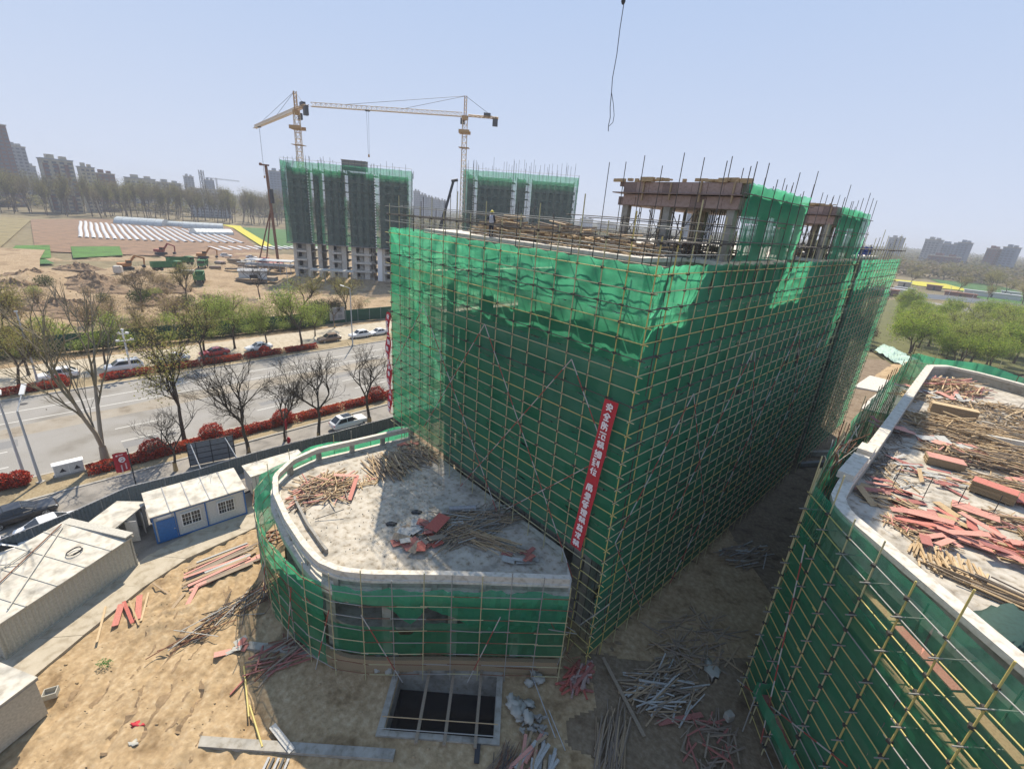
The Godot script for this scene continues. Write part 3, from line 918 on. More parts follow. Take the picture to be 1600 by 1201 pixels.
func banner(label: String, lo: Vector3, hi: Vector3, w: float, text: Array, wob: float) -> void:
	var t := thing("banner", label, "banner", C0, TURN)
	var m := MB.new()
	var up := (hi - lo).normalized()
	var right := Vector3(0, 0, 1)           # reading direction on the front face, seen from outside
	var k := 40
	var pt := func(i: int, s: float) -> Vector3:
		var u := float(i) / k
		var ww := w * (1.0 - wob * 3.0 * pow(absf(u - 0.5) * 2.0, 3.0))
		return lo.lerp(hi, u) + right * (s * ww / 2 + wob * 0.7 * sin(u * 7.0) ) + Vector3(-(0.025 + wob * 0.6) * sin(u * 23.0 + s), 0, 0)
	for i in k:
		for s in [-1.0, 0.0]:
			m.quad(pt.call(i, s), pt.call(i, s + 1.0), pt.call(i + 1, s + 1.0), pt.call(i + 1, s))
	obj("cloth", m, M.banner_red, t)
	var n := text.size()
	for i in n:
		if text[i] == " ": continue
		var g := MB.new()
		var u := 1.0 - (i + 0.6) / (n + 0.4)
		var kk := mini(int(u * k), k - 1)
		var c: Vector3 = (pt.call(kk, 0.0) as Vector3).lerp(pt.call(kk + 1, 0.0), u * k - kk)
		glyph_into(g, text[i], c + Vector3(-0.06, 0.2, 0) - right * 0.2, right, up, 0.42, 0.42, 0.075)
		obj("character", g, M.lettering, t)

# ---------------------------------------------------------------- unfinished rooms on the roof
func roof_room(label: String, x0: float, x1: float, z0: float, net_label: String) -> void:
	# local to the main building: x along the right face, z towards the road is negative
	var o := thing("rooftop_room", label, "rooftop room", C0, TURN, "unfinished rooms on the roof")
	var y0 := ROOF + 0.003; var y1 := 27.9
	var cm := BoxMesh.new(); cm.size = Vector3(0.42, y1 - y0, 0.42)
	for x in [x0 + 0.3, (x0 + x1) / 2, x1 - 0.3]:
		for z in [-0.5, z0 * 0.55, z0 + 0.6]:
			var c := put("column", cm, M.concrete, o); c.position = Vector3(x, (y0 + y1) / 2, z)
	# formwork of the beams: boards with battens
	var bd := BoxMesh.new(); bd.size = Vector3(0.04, 0.62, 0.9)
	var n := int(-z0 / 0.92)
	for i in n:
		for j in 2:
			var p := put("formwork_board", bd, [M.formwork, M.formwork_dark, M.formwork][rng.randi() % 3], o)
			p.position = Vector3(x0 - 0.05 + (0.1 if j == 0 else -0.02) + rf(-0.015, 0.015), y1 + 0.34 + 0.68 * j, -0.6 - 0.92 * i)
		if i % 2 == 0:
			var w := put("batten", unit_box, M.wood1, o)
			w.transform = Transform3D(Basis.from_scale(Vector3(0.10, rf(0.8, 1.3), 0.09)), Vector3(x0 - 0.14, y1 + 0.85, -0.5 - 0.92 * i))
	var m2 := int((x1 - x0) / 0.92)
	for i in m2:
		for j in 2:
			var p := put("formwork_board", bd, [M.formwork, M.formwork_dark, M.formwork][rng.randi() % 3], o)
			p.transform = Transform3D(Basis(Vector3.UP, PI / 2), Vector3(x0 + 0.5 + 0.92 * i, y1 + 0.34 + 0.68 * j, -0.15 + rf(-0.01, 0.01)))
	var s := MB.new()
	s.span(x0 + 0.1, y1, z0, x1, y1 + 0.5, -0.25)
	s.span(x0 - 0.25, y1 + 0.7, z0 - 0.3, x1 + 0.2, y1 + 0.76, 0.0)
	s.span(x0 + 0.05, y1 + 1.1, z0, x1, y1 + 1.36, -0.2)
	obj("deck_formwork", s, M.formwork_dark, o)
	var e := MB.new()
	for i in 26:
		e.box(Transform3D(Basis(Vector3.UP, rf(-0.2, 0.2)), Vector3(x0 + rf(-0.2, 0.4), y1 + 1.4 + rf(0, 0.12), z0 * rf(0, 1))), Vector3(rf(0.1, 0.4), rf(0.05, 0.25), rf(0.1, 0.9)))
	obj("loose_form", e, M.wood0, o)
	# props and their bracing
	var k := 0
	for i in 7:
		for j in 9:
			var x := x0 + 0.7 + i * (x1 - x0 - 1.2) / 6.0; var z := -0.9 + j * (z0 + 1.4) / 8.0
			bar("prop", Vector3(x + rf(-.05, .05), y0, z + rf(-.05, .05)), Vector3(x, y1, z), 0.026, M.pole_dark if k % 3 else M.pole_grey, o)
			k += 1
	for z in [-1.2, z0 * 0.35, z0 * 0.55, z0 * 0.8]:
		bar("prop_brace", Vector3(x0 + 0.5, y0 + 0.3, z), Vector3(x0 + 0.5, y1 - 0.2, z + z0 * 0.18), 0.024, M.pole_dark, o)
		bar("prop_brace", Vector3(x0 + 0.5, y1 - 0.3, z), Vector3(x0 + 0.5, y0 + 0.2, z + z0 * 0.18), 0.024, M.pole_dark, o)
	for y in [26.2, 27.0]:
		bar("ledger", Vector3(x0 - 0.6, y, 0.4), Vector3(x0 - 0.6, y, z0 - 2.0), 0.03, M.pole_dark, o)
		bar("ledger", Vector3(x0 - 1.4, y + 0.1, 0.4), Vector3(x0 - 1.4, y + 0.1, z0 - 3.0), 0.03, M.pole_dark, o)
	for i in 8:
		var z := 0.3 + i * (z0 - 0.9) / 7.0
		bar("scaffold_pole", Vector3(x0 - 0.6, y0, z), Vector3(x0 - 0.6 + rf(-0.08, 0.08), 29.8 + rf(0.0, 1.0), z), 0.024, M.pole_dark, o)
	for i in 7:
		var x := x0 + i * (x1 - x0) / 6.0
		bar("scaffold_pole", Vector3(x, 24.0, 0.35), Vector3(x + rf(-0.1, 0.1), 29.6 + rf(-0.2, 1.6), 0.3), 0.024, M.pole_dark, o)
		bar("scaffold_pole", Vector3(x + 0.5, y0, -1.2), Vector3(x + 0.5 + rf(-0.1, 0.1), 29.5 + rf(0.0, 1.1), -1.2), 0.024, M.pole_dark, o)
	for y in [26.3, 27.5, 28.7]:
		bar("ledger", Vector3(x0 - 0.8, y, 0.33), Vector3(x1 + 0.9, y, 0.33), 0.03, M.pole_dark, o)
	var w := (x1 - x0) / 2 + 0.05
	for r in 2:
		for c in 2:
			net(o, Vector3(x0 + c * (w - 0.05), ROOF + 0.1 + 1.98 * r, 0.22 - 0.02 * c), Vector3(1, 0, 0), w, 2.02, M.net_bright if r == 1 else M.net2, 0, net_label if r == 1 and c == 0 else "")

func roof_rooms() -> void:
	roof_room("nearer unfinished rooftop room with red formwork beams and green net wall", 7.3, 17.2, -7.9, "")
	roof_room("farther, smaller rooftop room behind the first, with a green net wall", 25.6, 35.5, -4.6, "")
	for k in 4:
		var m := MB.new()
		m.rod(Vector3(0, 0.55, 0), Vector3(0.0, 0.95, 0.22), 0.30, 10)
		m.rod(Vector3(-0.3, 0, 0.3), Vector3(0, 0.6, 0), 0.05); m.rod(Vector3(0.3, 0, 0.3), Vector3(0, 0.6, 0), 0.05); m.rod(Vector3(0, 0, -0.35), Vector3(0, 0.6, 0), 0.05)
		m.cb(0, 0.32, 0, 0.5, 0.3, 0.5)
		var b := thing("site_machine", ["left end blue drum machine on the far roof edge", "second blue drum machine from the left on the far roof edge", "third blue drum machine from the left on the far roof edge", "right end blue drum machine on the far roof edge"][k], "machine", C0 + Vector3(0.72, 0, -0.694) * (48.0 + 2.1 * k + (0.8 if k == 3 else 0.0)) + Vector3(-0.694, 0, -0.72) * 2.6 + Vector3(0, ROOF, 0), TURN + 0.6 * k, "blue machines on the far roof edge")
		obj("stand", m, M.blue_machine, b)
		var d := MB.new(); d.rod(Vector3(0, 0.96, 0.225), Vector3(0, 1.0, 0.25), 0.25, 10)
		obj("mouth", d, M.black_iron, b)

# ---------------------------------------------------------------- generic pieces along a polyline
func offset_line(p: Array, d: float) -> Array:
	var out := []
	for i in p.size():
		var a: Vector2 = p[maxi(i - 1, 0)]; var b: Vector2 = p[mini(i + 1, p.size() - 1)]
		var t := (b - a).normalized()
		out.append(p[i] + Vector2(-t.y, t.x) * d)
	return out

func smooth_line(p: Array, step: float) -> Array:
	var c := Curve2D.new()
	for i in p.size():
		var a: Vector2 = p[maxi(i - 1, 0)]; var b: Vector2 = p[mini(i + 1, p.size() - 1)]
		var t := (b - a) / 6.0
		var la: float = (p[i] - a).length(); var lb: float = (b - p[i]).length()
		var tt := (b - a).normalized()
		c.add_point(p[i], -tt * la * 0.33, tt * lb * 0.33)
	var out := []
	var l := c.get_baked_length()
	var n := int(l / step)
	for i in n + 1: out.append(c.sample_baked(l * i / n))
	return out

func strip(m: MB, line: Array, w: float, y0: float, y1: float) -> void:
	# a wall of width w centred on the line
	var L := offset_line(line, -w / 2); var R := offset_line(line, w / 2)
	for i in line.size() - 1:
		var a: Vector2 = L[i]; var b: Vector2 = L[i + 1]; var c: Vector2 = R[i + 1]; var d: Vector2 = R[i]
		m.quad(Vector3(a.x, y1, a.y), Vector3(d.x, y1, d.y), Vector3(c.x, y1, c.y), Vector3(b.x, y1, b.y))
		m.quad(Vector3(a.x, y0, a.y), Vector3(b.x, y0, b.y), Vector3(c.x, y0, c.y), Vector3(d.x, y0, d.y))
		m.quad(Vector3(a.x, y0, a.y), Vector3(a.x, y1, a.y), Vector3(b.x, y1, b.y), Vector3(b.x, y0, b.y))
		m.quad(Vector3(c.x, y0, c.y), Vector3(c.x, y1, c.y), Vector3(d.x, y1, d.y), Vector3(d.x, y0, d.y))
	for e in [0, line.size() - 1]:
		var a: Vector2 = L[e]; var d: Vector2 = R[e]
		if e == 0: m.quad(Vector3(d.x, y0, d.y), Vector3(d.x, y1, d.y), Vector3(a.x, y1, a.y), Vector3(a.x, y0, a.y))
		else: m.quad(Vector3(a.x, y0, a.y), Vector3(a.x, y1, a.y), Vector3(d.x, y1, d.y), Vector3(d.x, y0, d.y))

func curtain(called: String, line: Array, y0f: Callable, y1f: Callable, m: Material, parent: Node, seed_: int, amp := 0.12) -> MeshInstance3D:
	# a hanging net along a line, top and bottom edges given per station
	var f := FastNoiseLite.new(); f.seed = seed_; f.frequency = 0.5; f.fractal_octaves = 3
	var nv := 10
	var b := MB.new()
	var nrm := offset_line(line, 1.0)
	var g := []
	for i in line.size():
		var u := float(i) / (line.size() - 1)
		var lo: float = y0f.call(u); var hi: float = y1f.call(u)
		var row := []
		for j in nv + 1:
			var y := lerpf(lo, hi, float(j) / nv)
			var d := amp * (f.get_noise_2d(i * 0.7, y * 1.2) + 0.5 * f.get_noise_2d(i * 3.0, y))
			var p: Vector2 = line[i] + (nrm[i] - line[i]) * d
			row.append(Vector3(p.x, y, p.y))
		g.append(row)
	for i in line.size() - 1:
		for j in nv:
			if (g[i][nv].y - g[i][0].y) < 0.05 and (g[i + 1][nv].y - g[i + 1][0].y) < 0.05: continue
			b.quad(g[i][j], g[i][j + 1], g[i + 1][j + 1], g[i + 1][j])
	return obj(called, b, m, parent)

# ---------------------------------------------------------------- the low annex with the curved parapet
const ANNEX := [-8.7, -38.6, -12.9, -35.2, -15.7, -33.0, -16.8, -31.0, -16.9, -28.7, -15.8, -26.6, -13.7, -24.0, -11.6, -21.8, -10.2, -20.6, -8.8, -20.05, -7.1, -20.0, -2.8, -20.4, 4.2, -20.8]
func low_annex() -> void:
	var o := thing("annex", "low concrete annex with a curved parapet and rubble-strewn flat roof", "building", Vector3.ZERO)
	var pts := []
	for i in range(0, ANNEX.size(), 2): pts.append(Vector2(ANNEX[i], ANNEX[i + 1]))
	var line := smooth_line(pts, 0.55)
	var roof := offset_line(line, 0.42)
	var poly := PackedVector2Array(roof)
	poly.append(Vector2(4.55, -21.9)); poly.append(Vector2(4.2, -24.6)); poly.append(Vector2(-8.4, -37.6))
	var m := MB.new(); m.prism(poly, 5.9, 6.38); obj("roof_slab", m, M.concrete_pale, o)
	var pin := PackedVector2Array(offset_line(line, -0.25)); pin.append(Vector2(4.4, -23.6)); pin.append(Vector2(-7.8, -37.4))
	m = MB.new(); m.sheet(pin, 6.40); obj("roof_screed", m, M.concrete_roof, o)
	# parapet: footing, little columns, handrail beam
	m = MB.new(); strip(m, line, 0.16, 6.38, 6.52); obj("parapet_footing", m, M.concrete_pale, o)
	m = MB.new(); strip(m, line, 0.34, 7.16, 7.56); obj("parapet_beam", m, M.concrete_pale, o)
	m = MB.new(); strip(m, offset_line(line, 0.2), 0.1, 7.0, 7.16); obj("parapet_moulding", m, M.concrete_pale, o)
	# solid parapet panels along the front side
	m = MB.new(); strip(m, line.slice(int(line.size() * 0.63)), 0.1, 6.5, 7.17); obj("parapet_panel", m, M.concrete, o)
	var cmesh := BoxMesh.new(); cmesh.size = Vector3(0.34, 0.8, 0.34)
	var i := 1
	while i < line.size():
		var c := put("parapet_post", cmesh, M.concrete, o)
		var t: Vector2 = (line[mini(i + 1, line.size() - 1)] - line[i - 1]).normalized()
		c.transform = Transform3D(Basis(Vector3.UP, -t.angle()), Vector3(line[i].x, 6.76, line[i].y))
		i += 5
	# upstand within the roof
	var ins := offset_line(line, -1.15).slice(int(line.size() * 0.40), int(line.size() * 0.60))
	m = MB.new(); strip(m, ins, 0.16, 6.4, 6.72); obj("upstand", m, M.block_wall, o)
	# storey below: columns, floor, recessed wall, plinth
	var colm := BoxMesh.new(); colm.size = Vector3(0.55, 5.9, 0.55)
	var inner := offset_line(line, -0.5)
	i = 2
	while i < inner.size():
		var c := put("column", colm, M.concrete, o); c.position = Vector3(inner[i].x, 2.95, inner[i].y)
		i += 7
	m = MB.new(); strip(m, offset_line(line, -4.0), 0.2, 0.0, 5.9); obj("inner_wall", m, M.block_wall, o)
	m = MB.new(); strip(m, offset_line(line, 0.1), 0.25, 0.0, 1.0); obj("plinth", m, M.ply_edge, o)
	m = MB.new(); strip(m, offset_line(line, -0.2), 0.5, 5.2, 5.9); obj("perimeter_beam", m, M.concrete, o)
	m = MB.new(); m.prism(PackedVector2Array(offset_line(line, -0.3)), 2.9, 3.1); obj("floor_slab", m, M.concrete, o)
	# scaffold round it
	var s := thing("annex_scaffold", "low tube scaffold with torn green nets round the curved annex", "scaffold")
	var outl := offset_line(line, 1.5)
	var outn := offset_line(line, 0.75)
	for q in outl.size(): outl[q] = (outl[q] as Vector2).lerp(outn[q], smoothstep(0.46, 0.66, float(q) / outl.size()))
	var n0 := int(line.size() * 0.02)
	i = n0
	var rail := [0.5, 1.3, 2.2, 3.1, 4.0, 4.9, 5.8, 6.6]
	while i < outl.size():
		var hi := 6.7 + rf(0.0, 1.0) + (0.8 if i > line.size() * 0.6 else 0.0)
		bar("scaffold_pole", Vector3(outl[i].x, 0, outl[i].y), Vector3(outl[i].x + rf(-0.1, 0.1), hi, outl[i].y), 0.03, M.pole if rng.randf() < 0.6 else M.pole_grey, s)
		i += 3
	for y in rail:
		i = n0
		while i + 3 < outl.size():
			var a: Vector2 = outl[i]; var b: Vector2 = outl[i + 3]
			var e := (b - a).normalized() * rf(0.0, 0.25)
			bar("ledger", Vector3(a.x - e.x, y + rf(-0.05, 0.05), a.y - e.y), Vector3(b.x + e.x, y + rf(-0.05, 0.05), b.y + e.y), 0.026, [M.pole, M.pole_grey, M.rust][rng.randi() % 3], s)
			i += 3
	for e in [[0.35, 0.62], [0.45, 0.50], [0.56, 0.58], [0.75, 0.70], [0.62, 0.66], [0.85, 0.9]]:
		var a: Vector2 = outl[int(e[0] * outl.size())]; var b: Vector2 = outl[int(e[1] * outl.size())]
		banded_pole("brace", Vector3(a.x * 1.01, 0.1, a.y + 0.2), Vector3(b.x, 5.4, b.y + 0.2), 0.03, s, 1.1)
	# nets: road side, left side, front side
	var nl := smooth_line(outl.slice(0, int(outl.size() * 0.36)), 0.5)
	curtain("net_sheet", offset_line(nl, -0.06), func(u): return 2.0, func(u): return 6.9 + 0.25 * sin(u * 14.0), M.net_bright, s, 1)
	nl = smooth_line(outl.slice(int(outl.size() * 0.35), int(outl.size() * 0.66)), 0.4)
	curtain("net_sheet", offset_line(nl, -0.08), func(u): return 0.4 + 0.3 * sin(u * 9.0), func(u): return 4.6 - 0.2 * u, M.net_low, s, 2)
	curtain("net_sheet", offset_line(nl, -0.12), func(u): return 4.3 + 0.3 * sin(u * 11.0), func(u): return 6.7 + 0.15 * sin(u * 20.0), M.net_bright, s, 3)
	nl = smooth_line(outl.slice(int(outl.size() * 0.655)), 0.3)
	curtain("net_sheet", offset_line(nl, -0.1), func(u): return 2.0, func(u): return 4.2 + (0.3 if u > 0.35 else 0.0) - (0.6 if absf(u - 0.33) < 0.06 else 0.0), M.net_low, s, 4)
	var f2 := func(u: float) -> float:
		if u < 0.22: return 5.75
		if u < 0.34: return lerpf(5.75, 4.2, (u - 0.22) / 0.12)
		if u < 0.40: return lerpf(4.2, 5.6, (u - 0.34) / 0.06)
		if u < 0.62: return lerpf(5.6, 4.1, (u - 0.40) / 0.22)
		if u < 0.86: return lerpf(4.1, 3.6, (u - 0.62) / 0.24)
		return 4.2
	curtain("net_sheet", offset_line(nl, -0.16), f2, func(u): return 6.85 + 0.10 * sin(u * 31.0), M.net_bright, s, 5, 0.2)
	# the annex's end bay by the tall scaffold: bare tubes
	for k in 10:
		var p := Vector3(4.6 + rf(-0.8, 0.8), rf(0.2, 4.5), -20.6 + rf(-0.6, 0.6))
		bar("loose_tube", p, p + Vector3(rf(-2, 2), rf(-2.0, 2.0), rf(-0.6, 0.6)), 0.026, M.rust if k % 2 else M.pole_grey, s)

# ---------------------------------------------------------------- the annex on the right, with the lumber yard on its roof
func right_annex() -> void:
	var o := thing("annex", "long concrete annex on the right, its roof covered with lumber and red boards", "building", Vector3.ZERO)
	var pts := [Vector2(17.2, 6.0), Vector2(16.9, -6.0), Vector2(16.5, -11.0), Vector2(16.1, -16.5), Vector2(15.95, -18.3), Vector2(16.35, -19.5), Vector2(17.6, -20.9), Vector2(22.5, -25.7), Vector2(43.0, -46.2), Vector2(44.4, -47.6), Vector2(46.8, -48.2), Vector2(48.6, -46.2), Vector2(50.5, -40.5), Vector2(51.5, -30.0)]
	var line := smooth_line(pts, 0.6)
	line.reverse()
	# now the outline runs with the outside on its left hand side
	var outp := PackedVector2Array(line); outp.append(Vector2(17.2, 8)); outp.append(Vector2(51.5, 8))
	var m := MB.new(); m.prism(outp, 13.3, 13.9); obj("roof_slab", m, M.concrete_pale, o)
	var inp := PackedVector2Array(offset_line(line, -0.3)); inp.append(Vector2(17.8, 7.6)); inp.append(Vector2(51, 7.6))
	m = MB.new(); m.sheet(inp, 13.915); obj("roof_screed", m, M.concrete_roof, o)
	m = MB.new(); strip(m, offset_line(line, -0.17), 0.3, 13.9, 14.75); obj("parapet_wall", m, M.concrete, o)
	m = MB.new(); strip(m, offset_line(line, -0.05), 0.62, 14.75, 15.0); obj("parapet_coping", m, M.concrete_pale, o)
	# taller parapet length near the corner
	m = MB.new()
	for e in [[17.9, -21.3, 20.4, -23.7], [21.0, -24.3, 21.9, -25.2]]:
		var a := Vector3(e[0], 15.2, e[1]); var b := Vector3(e[2], 15.2, e[3])
		m.beam(a, b, 0.75, 0.38)
	obj("parapet_block", m, M.concrete_pale, o)
	# face below: storeys with ledges
	m = MB.new(); strip(m, offset_line(line, -0.8), 0.3, 0.0, 13.3); obj("wall", m, M.block_wall, o)
	for y in [3.4, 6.8, 10.2]:
		m = MB.new(); strip(m, offset_line(line, -0.3), 0.7, y - 0.45, y); obj("ledge", m, M.concrete, o)
	var colm := BoxMesh.new(); colm.size = Vector3(0.5, 13.3, 0.5)
	var inner := offset_line(line, -0.5)
	var i := 2
	while i < inner.size():
		var c := put("column", colm, M.concrete, o); c.position = Vector3(inner[i].x, 6.65, inner[i].y)
		i += 7
	# low curb on the roof
	m = MB.new(); m.beam(Vector3(33.4, 14.15, -31.2), Vector3(44.0, 14.15, -27.0), 0.25, 0.5); obj("roof_curb", m, M.concrete_pale, o)
	# ---- scaffold: front side and alley side
	var s := thing("right_scaffold", "yellow tube scaffold with sheer green nets in front of the right annex", "scaffold")
	var top := [Vector2(15.75, 3.5), Vector2(15.4, -6.0), Vector2(15.2, -11.0), Vector2(15.2, -15.5), Vector2(15.6, -20.2)]
	var front := smooth_line(top, 1.62)
	var rails := []
	var y := 0.7
	while y < 15.2:
		rails.append(y); y += 0.87
	var kk := 0
	for p in front:
		bar("scaffold_pole", Vector3(p.x, 0, p.y), Vector3(p.x + rf(-0.06, 0.06), 15.4 + rf(0.0, 1.5), p.y + rf(-0.05, 0.05)), 0.034, M.pole_yellow if p.y > -15 else M.pole, s)
		if kk % 2 == 0: bar("scaffold_pole", Vector3(p.x + 1.1, 0, p.y - 0.2), Vector3(p.x + 1.1, 14.0 + rf(0, 0.8), p.y - 0.2), 0.03, M.pole_dark, s)
		kk += 1
	for r in rails:
		for k in front.size() - 1:
			if k % 3: continue
			var a: Vector2 = front[k]; var b: Vector2 = front[mini(k + 3, front.size() - 1)]
			var e := (b - a).normalized() * rf(0.1, 0.4)
			bar("ledger", Vector3(a.x - 0.06 - e.x, r + rf(-0.04, 0.04), a.y - e.y), Vector3(b.x - 0.06 + e.x, r + rf(-0.04, 0.04), b.y + e.y), 0.028, M.pole_yellow if rng.randf() < 0.75 else M.pole_grey, s)
	var cpl := []
	for p in front:
		for r in rails: cpl.append(Transform3D(Basis(Vector3.UP, rf(0, 3)).scaled(Vector3.ONE * rf(0.8, 1.2)), Vector3(p.x - 0.03, r, p.y)))
	var cm := BoxMesh.new(); cm.size = Vector3(0.14, 0.12, 0.14)
	many("coupler", cm, M.coupler, cpl, s)
	var trs := []
	for p in front:
		for q in range(1, rails.size(), 2):
			trs.append(Transform3D(Basis(Vector3.BACK, PI / 2) * Basis.from_scale(Vector3(0.028, 1.9, 0.028)), Vector3(p.x + 0.55, rails[q] + 0.06, p.y + 0.1)))
	many("transom", unit_rod, M.pole_grey, trs, s)
	# walkway and rubbish on the upper lift, seen through the net
	for k in 8:
		plank("walk_board", Vector3(16.0, 10.95, 3.5 - 2.7 * k), Vector3(0.02, 0, 1), 2.6, 0.5, 0.05, M.wood3, s)
		plank("walk_board", Vector3(16.0, 12.7, 3.5 - 2.7 * k), Vector3(0.02, 0, 1), 2.6, 0.4, 0.05, M.wood0 if k % 2 else M.ply3, s)
	banded_pole("brace", Vector3(15.3, 1.0, -20.4), Vector3(15.0, 6.6, -12.5), 0.035, s)
	banded_pole("brace", Vector3(15.2, 12.5, -18.9), Vector3(15.0, 1.0, -16.8), 0.035, s)
	# nets of the front
	var nl := smooth_line(top, 0.6)
	for r in 5:
		var ya := 1.4 + 2.75 * r
		for h in 3:
			var seg := nl.slice(h * nl.size() / 3, mini((h + 1) * nl.size() / 3 + 1, nl.size()))
			curtain("net_sheet", offset_line(seg, 0.1 + 0.02 * ((r + h) % 2)), func(u): return ya - 0.03, func(u): return ya + 2.78, M.net_low if r < 4 else M.net_sheer, s, r * 3 + h, 0.15)
	# alley side
	var side := [Vector2(15.6, -20.2), Vector2(20.5, -25.9), Vector2(41.9, -47.4), Vector2(46.3, -51.0), Vector2(50.5, -47.0), Vector2(52.5, -40.0)]
	var sl := smooth_line(side, 1.7)
	for p in sl:
		bar("scaffold_pole", Vector3(p.x, 0, p.y), Vector3(p.x, 15.2 + rf(0.0, 1.6), p.y), 0.032, M.pole if rng.randf() < 0.6 else M.rust, s)
	for r in range(0, rails.size(), 2):
		for k in range(0, sl.size() - 3, 3):
			bar("ledger", Vector3(sl[k].x, rails[r], sl[k].y), Vector3(sl[k + 3].x, rails[r], sl[k + 3].y), 0.028, M.pole, s)
	var sn := smooth_line(side, 0.8)
	var n1 := int(sn.size() * 0.12); var n2 := int(sn.size() * 0.2)
	curtain("net_sheet", sn.slice(0, n1 + 1), func(u): return 1.0, func(u): return 14.6 + 1.1 * u, M.net_bright, s, 31, 0.2)
	curtain("net_sheet", sn.slice(n1, n2), func(u): return 1.0, func(u): return lerpf(15.7, 10.5, u), M.net_bright, s, 32, 0.2)
	curtain("net_sheet", sn.slice(n2), func(u): return 1.0 + 9.5 * (1.0 - minf(u * 6.0, 1.0)), func(u): return 15.4 + 0.2 * sin(u * 40.0), M.net_bright, s, 33, 0.2)
	for k in 26:
		var p: Vector2 = sn[n1 - 2 + k % 9]
		bar("loose_tube", Vector3(p.x + rf(0.2, 1.0), 13.4 + rf(0, 1.2), p.y + rf(-1.0, 0.2)), Vector3(p.x + rf(0.2, 1.0) + rf(1, 2.6), 13.4 + rf(0, 1.8), p.y - rf(1, 2.6)), 0.026, M.rust if k % 2 else M.pole_grey, s)
	# ---- entrance canopy of boards inside the scaffold's foot
	var c := thing("canopy", "pink boarded canopy deck edged with green net beneath the right scaffold", "canopy")
	for k in 7:
		var p := put("deck_board", unit_box, [M.ply2, M.ply3, M.ply1][k % 3], c)
		p.transform = Transform3D(Basis(Vector3.UP, rf(-0.02, 0.02)) * Basis.from_scale(Vector3(3.1, 0.03, 0.88)), Vector3(16.4, 3.0 + 0.006 * (k % 3), -17.6 + 0.9 * k))
	for k in 4:
		bar("bearer", Vector3(14.6, 2.93, -17.9 + 1.9 * k), Vector3(18.1, 2.93, -17.9 + 1.9 * k), 0.035, M.pole_grey, c)
	for e in [[14.8, -18.0], [14.8, -14.6], [14.8, -11.6], [17.9, -18.0], [17.9, -11.6]]:
		bar("post", Vector3(e[0], 0, e[1]), Vector3(e[0], 3.9, e[1]), 0.035, M.pole_grey, c)
	curtain("net_sheet", smooth_line([Vector2(14.72, -11.4), Vector2(14.72, -18.1)], 0.4), func(u): return 2.9, func(u): return 3.75, M.net_bright, c, 51, 0.12)
	curtain("net_sheet", smooth_line([Vector2(14.72, -18.1), Vector2(18.0, -18.1)], 0.4), func(u): return 2.9, func(u): return 3.8, M.net_bright, c, 52, 0.12)

